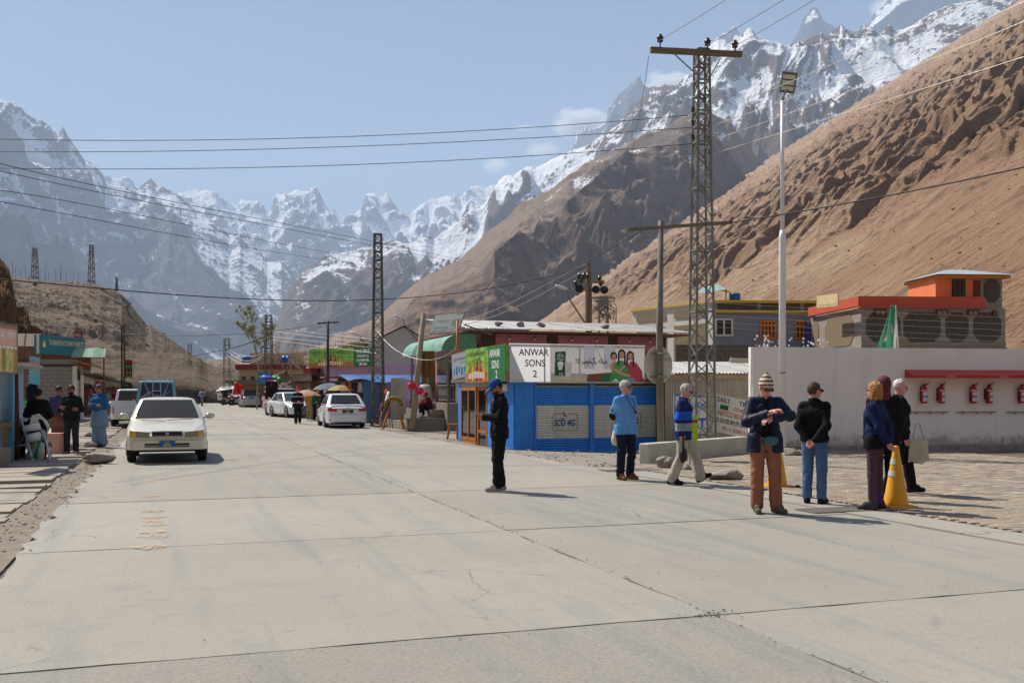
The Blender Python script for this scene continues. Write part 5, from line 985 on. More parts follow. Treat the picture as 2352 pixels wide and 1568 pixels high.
def conc_pole():
    D = 23.; b = P(1516, 900, D); h = P(0, 507, D).z; e = thing('utility_pole', (b.x, b.y, 0), 0, 'weathered grey pole with long crossarm and round sign in front of the blue shutters', 'pole'); t = M('weathered_pole', (126, 120, 110), .8, .3, 2.5, .3, 20, dirt=.45, dcol=(52, 44, 38), stretch=(1, 1, .35))
    MB().path([(.02, 0, 0), (-.01, 0, h * .5), (.02, 0, h)], [.085, .08, .062], 12).build('shaft', t, e, True)
    L = P(1445, 527, D + .7) - e.location; Rr = P(1680, 511, D - 1.6) - e.location; MB().bar(L, Rr, .06, .07).build('crossarm', M('rail_dark', (76, 62, 48), .8, .2, 5), e)
    rt = Matrix.Rotation(R(34), 3, 'Z'); zc = P(0, 838, D).z; m = MB(); m.lathe([(.44, -.006), (.445, 0), (.44, .006)], (0, 0, 0), 32, Matrix.Rotation(R(90), 3, 'X')); d = m.build('sign_disc', M('disc_back', (196, 190, 178), .6, .14, 3, dirt=.35, dcol=(176, 170, 156)), e); d.location = (-.02, .13, zc); d.rotation_euler = (0, 0, R(34))
    for dz in (-.27, .27): m = MB(); m.box((0, -.03, dz), (.5, .035, .05)); q = m.build('sign_channel', STEEL, d); m = MB(); m.lathe([(.09, -.02), (.09, .02)], (0.03, -.13, zc + dz), 12); m.build('clamp', STEEL, e)
    text('RA-DG', d, (.16, -.012, .1), X3, Z3, .08, M('stencil', (140, 134, 126), .7), .24)
conc_pole()
def simple_pole(x, yb, yt, D, r0, r1, mat, label, lean=0., name='utility_pole', arm=None):
    a = P(x, yb, D); b = P(x + lean, yt, D); e = thing(name, a, 0, label, 'pole'); MB().path([(0, 0, 0), b - a], [r0, r1], 8).build('shaft', mat, e, True)
    if arm: MB().bar(P(arm[0], arm[1], D) - a, P(arm[2], arm[3], D) - a, .07).build('crossarm', BLACKP, e)
    return e
DPOLE = M('pole_dark', (70, 62, 54), .8, .2, 4)
simple_pole(947, 984, 720, 42.5, .14, .11, M('pole_pale', (150, 140, 118), .85, .2, 3), 'leaning pale timber pole before the shop steps', 26)
simple_pole(1049, 880, 735, 39, .06, .05, WOOD, 'thin wooden post at the awning end', 2)
simple_pole(753, 905, 738, 54, .09, .07, DPOLE, 'dark pole with short crossarm in front of the green store sign', 0, arm=(730, 742, 778, 740))
def e_pole(x, yb, yt, D, w, label, n=None, w1=None): b = P(x, yb, D); return lattice('lattice_pole', b, P(x, yt, D).z - b.z, w, w1 or w * .6, label, 'pole', n, M('pole_steel', (96, 92, 86), .7, .2, 3, metal=.2), .055)
e_pole(868, 978, 538, 44.5, .52, 'slim steel lattice pole standing beside the stalls right of the parked saloon', 22, .3)
e_pole(617, 935, 724, 74, .6, 'far steel lattice pole beside the leafy tree', 14, .4)
e_pole(521, 930, 777, 110, .7, 'distant lattice pole above the far traffic', 10, .5)
e_pole(436, 925, 790, 180, .8, 'thin distant pylon left of the road end', 10, .5)
# timber twin pole on the left with cafe sign
e = thing('twin_pole', PG(283, 940).to_2d().to_3d(), 0, 'old timber twin pole with tangled wires above the left shops', 'pole'); D = PG(283, 940).y
for k, x in enumerate((280, 286)): a = P(x, 948, D) - e.location; b = P(x - .5, 746, D) - e.location; MB().path([a, b], [.1, .08], 8).build('shaft', DPOLE, e)
for y in (752, 765, 800, 850): a = P(277, y, D) - e.location; b = P(289, y, D) - e.location; MB().bar(a, b, .06).build('tie', DPOLE, e)
e, put, patch, _ = board('cafe_sign', [(288, 868), (303, 868), (302, 825), (288, 826)], 66, M('cafe_black', (24, 22, 22), .6), 'tall black cafe sign with dish pictures on the twin pole')
rp = M('cafe_red', (210, 40, 60), .5); put('HUNZA', .08, .86, .1, rp, .84, .02); put('CAFE', .12, .72, .11, rp, .76, .02); patch('green_strip', [(.06, .56), (.94, .56), (.94, .68), (.06, .68)], M('cafe_green', (70, 150, 40), .5)); patch('yellow_strip', [(.06, .04), (.94, .04), (.94, .09), (.06, .09)], M('cafe_yellow', (200, 180, 40), .5))
for i in range(3):
    for j in range(2): patch('printed_dish', [(.28 + .44 * j + .18 * math.cos(t), .18 + .14 * i + .055 * math.sin(t)) for t in [k * .785 for k in range(8)]], M('dish_%d' % i, [(170, 90, 50), (190, 140, 70), (150, 50, 30)][i], .5, .4, 20))
# ---- bank board and its building
def bank():
    a = P(42, 900, 60); s = thing('bank_building', (a.x, a.y, 0), TH, 'brown flat building carrying the teal bank board', 'building'); z = lambda y: P(0, y, 60).z; w = 48 * 60 / FPX
    MB().bx(-.5, 3.6, 0, 6, 0, z(824)).build('wall', M('bank_wall', (120, 96, 84), .85, .2, 3), s); MB().bx(-.2, w, -.3, 0, z(824), z(796)).build('fascia', BRN, s)
    for i in range(3): corrugated('roof_sheet', (-.1 + i * .45, -.3, z(795)), X3, (0, .25, 1), .46, z(765) - z(795), M('awning_white', (200, 194, 180), .7, .1, 3, trans=.3), s, .14, .02)
    for k in (.35, .95): MB().bar((k, -.4, z(800)), (k + .1, -.2, z(766)), .05).build('strut', WOOD, s)
    for i in range(22): MB().bx(.17 * i, .17 * i + .03, -.08, -.04, z(846), z(825)).build('grille_bar', POLE, s)
bank()
e, put, patch, _ = board('bank_sign', [(90, 812), (195, 818), (195, 778), (90, 768)], [56, 61, 61, 56], TEAL, 'long teal co-operative bank sign board above the left shops', th=.3)
gd = M('gold_print', (222, 212, 160), .5); put('THE KARAKURAM CO-OPERATIVE BANK LTD', .2, .5, .28, gd, .77, .01); put('Sost Branch', .8, .24, .12, gd, .16); put('05813-51070', .82, .07, .1, gd, .14); patch('emblem', [(.1 + .035 * math.cos(t), .48 + .14 * math.sin(t)) for t in [k * .628 for k in range(10)]], gd); patch('emblem_flame', [(.085, .6), (.1, .78), (.115, .6)], gd)
patch('pale_edge', [(-.055, -.02), (0, 0), (0, 1), (-.055, 1.02)], PALE, 0)
e, put, patch, _ = board('red_sign', [(170, 776), (189, 776), (189, 760), (170, 761)], 62, DKRED, 'small dark red sign above the bank board', th=.1); put('HBL', .1, .2, .5, PALE, .8)
e = thing('shade_awning', P(168, 822, 60), TH, 'translucent pale green awning right of the bank board', 'awning'); m = MB(); m.grid(lambda a, b: (1.85 * a, -1.3 * (1 - b), -.0 + .62 * b + .03 * math.sin(a * 12)), 10, 4); m.build('sheet', M('awning_pale', (150, 190, 164), .6, .1, 4, trans=.5), e, True)
MB().bx(1.75, 1.83, -1.3, -1.22, -3.3, .02).build('post', DKRED, e); MB().bar((0, -1.28, 0), (1.85, -1.28, 0), .05).build('front_bar', POLE, e)
m = MB(); m.bx(0, 2.2, 0, .1, 0, .9); one(m, 'timber_facade', M('red_timber', (120, 60, 44), .8, .25, 6, stretch=(1, 1, 6)), 'reddish slatted upper front below the bank board', 'facade', loc=P(118, 848, 60), rz=TH)
# ---- block shed
def block_shed():
    u0 = 50.5; v0 = PU(88, 900, u0)[0]; v1 = PU(166, 900, u0)[0]; w = v1 - v0; h = PU(120, 836, u0)[1]; s = shop('block_shed', u0, v0, 'half-finished grey block shed with rough timber eaves', 'shed')
    masonry('x', None, w, h, 0, .4, .205, M('cement_block', (140, 134, 126), .95, .18, 4, .5, 30), '', M('cement_dark', (72, 68, 64), .95, .2, 5), parent=s)
    MB().bx(w, w + .22, .0, .25, 0, h - .1).build('corner_post', WPAINT, s); MB().bx(-.1, w + .25, -.04, .3, h, h + .25).build('ring_beam', CONCW, s); MB().bx(0, w + .1, .3, 5.5, 0, h).build('side_wall', CONCW, s)
    for i in range(9): MB().bar((w + .1, -.5 + .5 * i, h + .2), (w + 1.3, -.35 + .5 * i, h - .15), .07, .06).build('rafter', M('rafter', (170, 128, 84), .85, .2, 5), s)
    MB().add([(w, -.7, h + .3), (w + 1.4, -.5, h - .08), (w + 1.4, 4.6, h - .08), (w, 4.6, h + .3)], [(0, 1, 2, 3)]).build('eaves_deck', M('eaves_deck', (120, 96, 70), .9, .2, 5), s)
    MB().bx(w + .11, w + .14, 1.2, 2.6, 0, 2.2).build('shutter_door', M('slat_cream', (180, 172, 150), .7, .3, 8, stretch=(.1, .1, 6)), s); MB().bx(w + .11, w + .15, 1.2, 2.6, 2.2, 2.8).build('door_top', DARK, s); MB().bx(w + .1, w + .18, 2.65, 2.8, 0, 2.6).build('door_jamb', DKRED, s); MB().bx(w + .1, w + .15, 2.85, 5.3, 0, 2.5).build('side_panel', WPAINT, s)
block_shed()
# ---- small shops further along on the left, fronts to the road
def left_shop(x0, x1, yt, wall, label, opening, sign=None, roof=None, v=-8.6, step=True, n=2):
    u0, u1 = PV(x0, 900, v)[0], PV(x1, 900, v)[0]; L = u1 - u0; h = PV((x0 + x1) / 2, yt, v)[1]; s = shop('small_shop', u0, v, label, 'shop', rise(u0), 'small shops on the left')
    MB().bx(-5, 0, 0, L, 0, h).build('wall', wall, s); MB().bx(-5.2, .9, -.2, L + .1, h, h + .1).build('roof', roof or ROOFMUD, s)
    for i in range(n):
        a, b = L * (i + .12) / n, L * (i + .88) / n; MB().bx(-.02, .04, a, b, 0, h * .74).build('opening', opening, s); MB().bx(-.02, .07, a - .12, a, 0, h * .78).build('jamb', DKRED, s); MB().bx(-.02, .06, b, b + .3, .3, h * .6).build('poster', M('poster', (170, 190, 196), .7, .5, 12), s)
        k = random.Random(i + int(x0)); 
        for q in range(5): MB().box((.2, a + (b - a) * (q + .5) / 5, h * k.uniform(.5, .7)), (.2, .3, .35)).build('hung_goods', M('goods_%d' % ((q + i) % 5), [(150, 60, 50), (60, 70, 90), (160, 140, 110), (40, 40, 44), (130, 100, 60)][(q + i) % 5], .85, .3, 7), s)
    if sign: MB().bx(0, .1, 0, L, h * .8, h * .98).build('fascia', sign, s)
    m = MB(); m.grid(lambda a, b: (.02 + .85 * b, L * a, h * .98 - .35 * b + .04 * math.sin(a * 20)), 14, 3); m.build('awning', M('awning_dust', (176, 166, 150), .8, .15, 3, trans=.2), s, True)
left_shop(192, 214, 866, WPAINT, 'whitewashed shop with dark doorway beyond the block shed', DARK, WPAINT)
left_shop(215, 240, 872, M('shop_grey', (150, 140, 130), .85, .2, 3), 'open shop with reddish fascia and bundles under the eaves', DARK, M('fascia_red', (160, 84, 60), .8, .2, 4))
left_shop(241, 266, 878, M('shop_tan', (170, 160, 130), .85, .2, 3), 'low shop with pale roof behind the snack rack', M('shutter_grey', (140, 136, 128), .7, .2, 4), None, M('pale_roof', (196, 186, 150), .8, .1, 2), n=3)
left_shop(267, 292, 884, M('shop_pale', (180, 172, 160), .85, .2, 3), 'small pale shop at the twin pole', DARK, None, TIN, n=3)
left_shop(293, 312, 888, M('shop_white2', (190, 184, 176), .85, .2, 3), 'distant whitish shop seen over the pickup', DARK, DKRED, n=3)
e = thing('snack_rack', PG(268, 944).to_2d().to_3d(), R(15), 'red wire rack full of snack packets outside a left shop', 'rack'); MB().bx(-.45, .45, .3, .34, 0, 1.7).build('back_frame', RED, e)
g = random.Random(4)
for r_ in range(3):
    MB().bx(-.45, .45, -.1, .3, .4 + .45 * r_, .43 + .45 * r_).build('shelf', RED, e)
    for i in range(7): MB().ball((-.38 + .125 * i, .05, .55 + .45 * r_), (.06, .08, .1), 8, 6).build('packet', M('packet_%d' % (i % 4), [(200, 40, 40), (220, 130, 40), (190, 30, 50), (210, 170, 60)][(i + r_) % 4], .35, .2, 9), e, True)
# ramp, steps, drain kerbs
m = MB(); m.prism([(0, 0), (2.2, 0), (1.6, .12), (0, .75)], (0, 0, 0), X3, Z3, -.5); one(m, 'ramp', CONCW, 'sloping concrete ramp cheek at the left shop steps', 'ramp', loc=W(33, -8.9, 0), rz=TH)
for i, (u, v, l) in enumerate(((24, -8.4, 1.6), (27.5, -8.7, 1.8), (31, -8.6, 2.0))): m = MB(); m.bx(-l / 2, l / 2, -.18, .18, 0, .32); one(m, 'kerb_block', CONCW, ['concrete kerb block behind the bearded man', 'concrete kerb block left of the man in blue', 'concrete kerb block under the hanging sheet'][i], 'kerb', 'concrete blocks at the shop steps', loc=W(u, v, 0), rz=TH + .1)
m = MB(); m.grid(lambda a, b: (1.5 * a, -.5 * b, .62 - .45 * b + .06 * math.sin(a * 9)), 10, 5); one(m, 'plastic_sheet', M('sheet_white', (206, 206, 204), .5, .1, 4), 'crumpled white sheet draped on a bench left of the man in blue', 'sheet', smooth=True, loc=W(26.5, -8.0, 0), rz=TH)
# ---- food stall at the left edge
def food_stall():
    D = 21; a = P(-40, 900, D); s = thing('food_stall', (a.x, a.y, 0), R(20), 'blue food stall at the left edge under a printed banner', 'stall'); bl = M('stall_lightblue', (140, 164, 184), .7, .15, 3, dirt=.2, dcol=(150, 170, 180))
    MB().bx(-.5, .5, .4, 2.6, 0, 2.1).build('wall', bl, s); MB().bx(.46, .53, .3, .40, 0, 2.1).build('post', M('stall_blue2', (60, 134, 176), .6), s); MB().bx(-1, .9, .1, 2.8, 2.1, 2.18).build('roof', TIN, s)
    MB().bx(-.6, .55, -.25, .35, .82, .9).build('counter', OLDW, s)
    for x in (.1, .4): MB().bx(x, x + .08, -.2, -.12, 0, .82).build('counter_leg', OLDW, s)
    c = MB().bx(-.6, .34, -.15, .25, .92, 1.45).build('glass_case', glass('case_glass', (190, 200, 196), .1, .35), s)
    for i in range(3): MB().bx(-.5, .28, -.1, .2, .95 + .17 * i, .97 + .17 * i).build('case_shelf', STEEL, c); MB().ball((.05, 0, 1.02 + .16 * i), (.05, .05, .03), 8, 5).build('pastry', M('pastry', (220, 190, 90), .7), c)
    MB().bx(-.8, .6, -.9, -.5, 0, .4).build('low_wall', CONCW, s)
food_stall()
D = 20.6
e, put, patch, _ = board('food_banner', [(-36, 852), (41, 857), (43, 762), (-36, 736)], [19.6, 21, 21, 19.6], M('banner_brown', (166, 132, 116), .8, .12, 3, trans=.4), 'brown printed food banner hanging at the left picture edge', 'banner', .01, True)
put('BORDER TASTE POINT', .08, .72, .13, MATS['print_white'], .84, .02)
for i in range(8): patch('menu_strip', [(.03 + .12 * i, .02), (.13 + .12 * i, .02), (.13 + .12 * i, .56), (.03 + .12 * i, .56)], M('menu_%d' % (i % 3), [(196, 186, 110), (176, 140, 70), (190, 196, 130)][i % 3], .7, .35, 7)); 
for i in range(8): patch('menu_title', [(.04 + .12 * i, .5), (.12 + .12 * i, .5), (.12 + .12 * i, .55), (.04 + .12 * i, .55)], MATS['print_white'], .007)
m = MB(); a = PG(42, 1060); b = P(37, 848, a.y); m.path([(0, 0, 0), b - a], [.05, .04], 8); one(m, 'timber_post', M('post_brown', (92, 56, 40), .85, .25, 4), 'rough brown timber post holding up the banner', 'post', smooth=True, loc=a)
e, put, patch, _ = board('pink_blue_sign', [(111, 902), (139, 906), (139, 822), (110, 818)] if False else [(66, 880), (89, 884), (89, 820), (67, 818)], 27, M('sign_cyan', (96, 180, 196), .6, .1, 3), 'narrow pink and cyan price sign at the stall corner'); patch('pink_block', [(.06, .55), (.98, .55), (.98, .86), (.06, .86)], M('sign_pink', (214, 120, 140), .6, .2, 12)); put('FRUIT', .15, .62, .16, PALE, .7); patch('tan_strip', [(.1, .4), (.9, .4), (.9, .46), (.1, .46)], M('sign_tan', (190, 160, 110), .6))
for k in range(3):
    m = MB(); m.lathe([(.04, 0), (.044, .02), (.044, .12), (.016, .16), (.016, .18)], (0, 0, 0), 10); one(m, 'bottle', M('bottle_green', (40, 180, 70), .3), 'green bottle on the stall counter behind the post, ' + ['left one', 'middle one', 'right one'][k], 'bottle', 'green bottles on the counter', True, P(50, 935, 24) + Vector((.09 * k, 0, 0)))
# ---- hardware pile: hoses, trestle, plastic rolls, rubble
def hardware():
    o = PG(70, 1060); e = thing('trestle_rack', o, 0, 'light metal trestle rack holding plastic rolls and rope', 'rack'); k = o.y / FPX; L = lambda x, y, dy=0.: Vector(((x - 70) * k, dy, (1060 - y) * k))
    al = M('aluminium', (176, 184, 194), .4, .1, 4, metal=.4)
    for p, q, d in (((48, 961), (88, 1056), -.25), ((46, 961), (15, 1066), .25), ((100, 988), (125, 1056), -.2), ((84, 961), (100, 1050), .35)): MB().tube(L(*p, 0), L(*q, d), .024).build('leg', al, e)
    for p, q, d in (((46, 961), (84, 961), 0), ((28, 1024), (72, 1020), -.1), ((60, 988), (102, 986), -.12), ((70, 1008), (106, 1000), -.16)): MB().tube(L(*p, d), L(*q, d), .018).build('crossbar', al, e)
    for i, (p, q, r_) in enumerate((((64, 984), (97, 978), .075), ((75, 1006), (100, 1000), .1))):
        m = MB(); A, B = o + L(*p, -.2), o + L(*q, -.14); m.tube(A, B, r_, n=16); x = one(m, 'plastic_roll', M('roll_white', (218, 216, 210), .5, .08, 5), ['white film roll on the trestle, upper one', 'white film roll on the trestle, lower one with dark core'][i], 'roll', 'film rolls on the trestle', True); m = MB(); d = (A - B).normalized(); m.tube(A + d * .002, A + d * .004, r_ * .45, n=12); m.build('core', BLACKP, x)
    m = MB(); g = random.Random(8)
    for i in range(12): m.path([o + L(74 + i * 1.2, 978 + i * .3, -.1), o + L(76 + i * 1.2, 955 + i * .5 + g.uniform(-1, 1), -.04), o + L(88 + i * 1.0, 951 + i * 1.1, .02), o + L(104 + i * .5, 968 + i * 1.6, .06), o + L(110 - i * .6, 986 + i, .05)], .02, 6)
    one(m, 'rope_coil', M('rope_white', (214, 208, 198), .8, .15, 12), 'thick coil of white rope draped over the trestle', 'rope', smooth=True)
    m = MB()
    for i in range(14): m.path([o + L(98 + i * .5, 1000, -.12), o + L(95 + i * .7, 1026, -.2 - .01 * i), o + L(87 + i * .9, 1050, -.26)], .012, 5)
    one(m, 'green_hose', M('hose_green', (20, 150, 110), .4), 'bunch of green hose hanging from the trestle', 'hose', smooth=True)
    m = MB()
    for i in range(34):
        x = -6 + i * 1.55; m.path([o + L(x - 4, 1070, .3 - .25 * (i % 3)), o + L(x + 6 - i * .1, 1020, .15 - .12 * (i % 3)), o + L(26 + i * .85, 968 + (i * 7 % 12) * 1.6, .2)], .03, 6)
    one(m, 'black_hoses', M('hose_black', (20, 20, 24), .22, .1, 5, spec=.6), 'glossy black pipe coils stacked at the left edge', 'hose', smooth=True)
    m = MB(); m.lathe([(.1, 0), (.2, .05), (.17, .3), (.12, .46), (.03, .5)], o + L(72, 1062, .1), 12, Matrix.Rotation(R(14), 3, 'Y')); one(m, 'bagged_roll', M('film_bag', (176, 172, 160), .4, .2, 6), 'film wrapped bundle at the foot of the trestle', 'bundle', smooth=True)
    m = MB(); m.box((0, 0, .27), (.62, .34, .54)); x = one(m, 'printed_carton', M('carton_pink', (214, 160, 140), .8, .12, 3), 'pinkish printed carton on the ground behind the trestle', 'box', loc=P(116, 1012, 24.5), rz=R(-6)); text('TRA', x, (-.24, -.171, .2), X3, Z3, .14, M('navy_print', (50, 50, 110), .6), .4, .02); text('5-505', x, (-.2, -.171, .04), X3, Z3, .06, RED, .34); x.location.z = 0.
hardware()
def rocks():
    g = random.Random(12); items = [(232, 1052, .24, .62, 'large slab-like boulder lying on the pavement before the beige saloon', (1.5, 1))]
    for x, y, r_, fl, lab, el in items:
        vs, fs = rock(r_, 5, 4, fl, 1.45); p = PG(x, 1064); m = MB(); m.add(vs, fs); one(m, 'boulder', STONE, lab, 'rock', smooth=False, loc=(p.x, p.y, .1), rz=R(12))
    for i, (x, y, r_, lab) in enumerate(((1666, 1101, .23, 'flat grey boulder lying between the woman in fleece and the man in the knit hat'), (1572, 1079, .17, 'angular stone near the yellow stained end of the low wall'), (1527, 1074, .2, 'pale block of stone at the end of the low wall'), (1831, 1120, .06, 'small dark stone right of the orange cone'), (1893, 1127, .03, 'tiny dark pebble on the pavers'))):
        vs, fs = rock(r_, 60 + i, 3, .6 if i != 2 else .9, 1.5 if i == 0 else 1.1); p = PG(x, y); m = MB(); m.add(vs, fs); one(m, 'boulder', STONE if i < 3 else M('stone_dark', (80, 76, 72), .9, .2, 6), lab, 'rock', 'stones about the plaza', loc=(p.x, p.y, r_ * .3), rz=g.uniform(0, 1))
    for i, (x, y) in enumerate(((1815, 1046), (1840, 1046))): vs, fs = rock(.15, 80 + i, 3, .8); p = PG(x, y); m = MB(); m.add(vs, fs); one(m, 'boulder', STONE, ['stone at the lamp post foot, left one', 'stone at the lamp post foot, right one'][i], 'rock', 'stones about the plaza', loc=(p.x, p.y, .07))
    names = ['white', 'grey', 'brown', 'tan', 'dark', 'pale', 'dusty', 'flat', 'small', 'sharp']
    for i in range(10):
        x, y = 52 + i * 9 + g.uniform(-4, 4), 1064 + g.uniform(-8, 6); vs, fs = rock(g.uniform(.06, .13), 100 + i, 2, .6); p = PG(x, y); m = MB(); m.add(vs, fs); one(m, 'rubble_stone', STONE, 'broken rubble stone below the trestle, number %s from the left' % ['one', 'two', 'three', 'four', 'five', 'six', 'seven', 'eight', 'nine', 'ten'][i], 'rock', 'rubble below the trestle', loc=(p.x, p.y, .02), rz=g.uniform(0, 3))
    for i, (x, y) in enumerate(((142, 1040), (185, 1035), (180, 1012), (205, 1008))): vs, fs = rock(.16, 120 + i, 3, .7); p = PG(x + 22, y - 8); m = MB(); m.add(vs, fs); one(m, 'boulder', STONE, ['stone beside the bearded man, nearer one', 'stone between the bearded man and the man in blue', 'round stone behind the bearded man', 'round stone left of the man in blue'][i], 'rock', 'stones on the left pavement', loc=(p.x, p.y, .08))
rocks()
def grate(x, y, w, label):
    p = PG(x, y); e = thing('drain_grate', (p.x, p.y, .006), TH, label, 'grate', 'drain grates'); MB().bx(-w / 2, w / 2, -.2, .2, -.03, -.002).build('pit', M('pit_dark', (70, 66, 60), .9), e)
    for i in range(int(w / .07)): MB().bx(-w / 2 + .07 * i, -w / 2 + .07 * i + .03, -.2, .2, -.001, .008).build('bar', M('cast_iron', (116, 110, 102), .7, .2, 6), e)
    for y_ in (-.22, .2): MB().bx(-w / 2, w / 2, y_, y_ + .02, -.01, .009).build('rim', MATS['cast_iron'], e)
grate(1448, 1080, 1.2, 'iron drain grate by the blue shutters'); grate(1930, 1171, 1.1, 'iron drain grate at the plaza edge left of the blonde woman')
# ---- traffic cones
def cone(x, y, label, tip=0):
    p = PG(x, y); e = thing('traffic_cone', p, .2, label, 'cone', 'tall traffic cones'); c = M('cone_orange', (228, 164, 40), .6, .14, 3, dirt=.3, dcol=(190, 146, 84)); h = .82
    MB().lathe([(.165, .025), (.16, .06), (.036, h - .01), (.034, h), (.02, h + .008)], n=20).build('shell', c, e, True); MB().box((0, 0, .016), (.4, .4, .03)).build('base', c, e)
    for z in (.42, .58):
        r0, r1 = .17 - .14 * z / h, .17 - .14 * (z + .09) / h
        m = MB(); m.grid(lambda a, b: ((r0 + (r1 - r0) * b + .008) * math.cos(2.6 + a * 1.5), (r0 + (r1 - r0) * b + .008) * math.sin(2.6 + a * 1.5), z + .075 * b), 8, 1); m.build('reflective_band', M('band_silver', (190, 190, 184), .3, .2, 9), e, True)
cone(1785, 1117, 'orange traffic cone behind the man in the knit hat'); cone(2058, 1164, 'yellow traffic cone behind the blonde woman')

# ================================================================ far street
def box_house(x0, x1, yt, D, label, wall, trim=None, n=0, rz=12, yb=900, name='street_building', dep=8):
    a = P(x0, 900, D); s = thing(name, (a.x, a.y, rise(D) - .1), R(rz), label, 'building'); w = (x1 - x0) * D / FPX * 1.04; h = P(0, yt, D).z - rise(D); MB().bx(0, w, 0, dep, 0, h).build('wall', wall, s)
    if trim: MB().bx(-.4, w + .3, -.6, dep, h, h + D * .0048).build('parapet', trim, s)
    for i in range(n): f = MB().bx(w * (i + .25) / n, w * (i + .75) / n, -.06, -.004, h * .45, h * .8).build('window', M('far_frame', (120, 104, 84), .8), s); MB().bx(w * (i + .29) / n, w * (i + .71) / n, -.08, -.062, h * .48, h * .77).build('pane', GLASS, f)
    return s, w, h
s, w, h = box_house(549, 688, 846, 118, 'cream building with maroon parapet behind the sheds', CREAM, DKRED, 7); MB().bx(1.2, 7.5, 1, 6, h + .6, h + 2).build('roof_room', CREAM, s)
for i, (x, lab) in enumerate(((566, 'blue tank on the maroon parapet roof, left one'), (655, 'blue tank on the maroon parapet roof, right pair, nearer'), (664, 'blue tank on the maroon parapet roof, right pair, farther'))): m = MB(); m.lathe([(.5, 0), (.52, .5), (.4, .75), (.1, .8)], n=12); one(m, 'water_tank', MATS['tank_blue'], lab, 'tank', 'blue tanks on the maroon roof', True, P(x, 832, 119))
box_house(622, 648, 877, 72, 'pink pillar-like wall beside the HBL board', PINK, None, 0, 10, dep=2)
box_house(560, 614, 880, 88, 'low brown shed with mud roof and clutter', M('shed_brown', (132, 106, 84), .9, .3, 3), ROOFMUD, 3, 10); box_house(640, 690, 872, 72, 'plank kiosk behind the loaded pickup', M('kiosk_plank', (120, 100, 82), .9, .3, 4), ROOFMUD, 2, 14, dep=4)
box_house(700, 746, 850, 68, 'lilac side shop left of the green store sign', LILAC, None, 1, 14, dep=4) if False else None
box_house(515, 548, 882, 125, 'dim shed row by the far motorcycles', M('far_wall1', (150, 130, 110), .9, .3, 3), ROOFMUD, 3, 10); box_house(478, 512, 893, 170, 'far roadside shed with awning', M('far_wall2', (140, 130, 120), .9, .3, 3), TIN, 2, 6); box_house(395, 430, 893, 190, 'far teal roofed hut left of the road end', M('far_teal', (110, 150, 150), .8, .2, 3), WPAINT, 2, -4); None
s, put, patch, _ = board('bank_pylon_sign', [(592, 882), (617, 881), (617, 856), (592, 856)], 70, TEAL, 'teal HBL bank sign on a post over the street', th=.2); put('HBL', .14, .56, .2, MATS['print_white'], .72, .02); put('HABIB BANK', .2, .36, .05, gd, .6); put('Sost Branch', .24, .22, .05, gd, .5); m = MB(); a = P(618, 900, 70); m.bar(P(618, 882, 70) - s.location, Vector((a.x, a.y, 0.1)) - s.location, .12); m.build('post', POLE, s)
for i in range(3):
    m = MB(); m.lathe([(.2, 0), (.24, .1), (.24, .85 + .2 * (i == 0)), (.16, 1.0 + .2 * (i == 0))], (0, 0, 0), 10); one(m, 'red_bundle', M('bright_red', (220, 20, 20), .5), 'bright red upright bundle by the far motorcycles, ' + ['the taller left one', 'middle one', 'right one'][i], 'bundle', 'red bundles at the far kerb', True, P(543, 905, 98) + Vector((.46 * i, 0, 0)))
e, put, patch, _ = board('welcome_stand', [(500, 924), (519, 924), (519, 906), (500, 906)], 112, M('stand_white', (206, 206, 200), .6), 'green and white welcome board standing by the far road', th=.15); put('WELCOME', .2, .6, .2, RED, .6); put('KHUNJERAB', .1, .3, .14, gp_, .8); patch('green_foot', [(0, 0), (1, 0), (1, .14), (0, .14)], gp_)
m = MB(); m.lathe([(.62, 0), (.64, .05), (.62, .1)], (0, 0, 0), 20, Matrix.Rotation(R(80), 3, 'X')); one(m, 'satellite_dish', M('dish_white', (206, 200, 190), .5, .1, 4), 'round white dish on a shed roof above the silver car', 'dish', loc=P(576, 892, 92))
m = MB(); m.add([(0, 0, 0), (3.5, 1, .5), (3.6, 4, .6), (-.2, 3, .5)], [(0, 1, 2, 3)]); one(m, 'white_tent', WPAINT, 'white canvas awning at the far roadside', 'awning', loc=P(495, 898, 108)); m = MB(); m.lathe([(.5, 0), (.5, 1.0), (.1, 1.2)], n=12); one(m, 'water_tank', MATS['tank_blue'], 'single blue tank standing low at the far roadside', 'tank', smooth=True, loc=P(503, 898, 120))
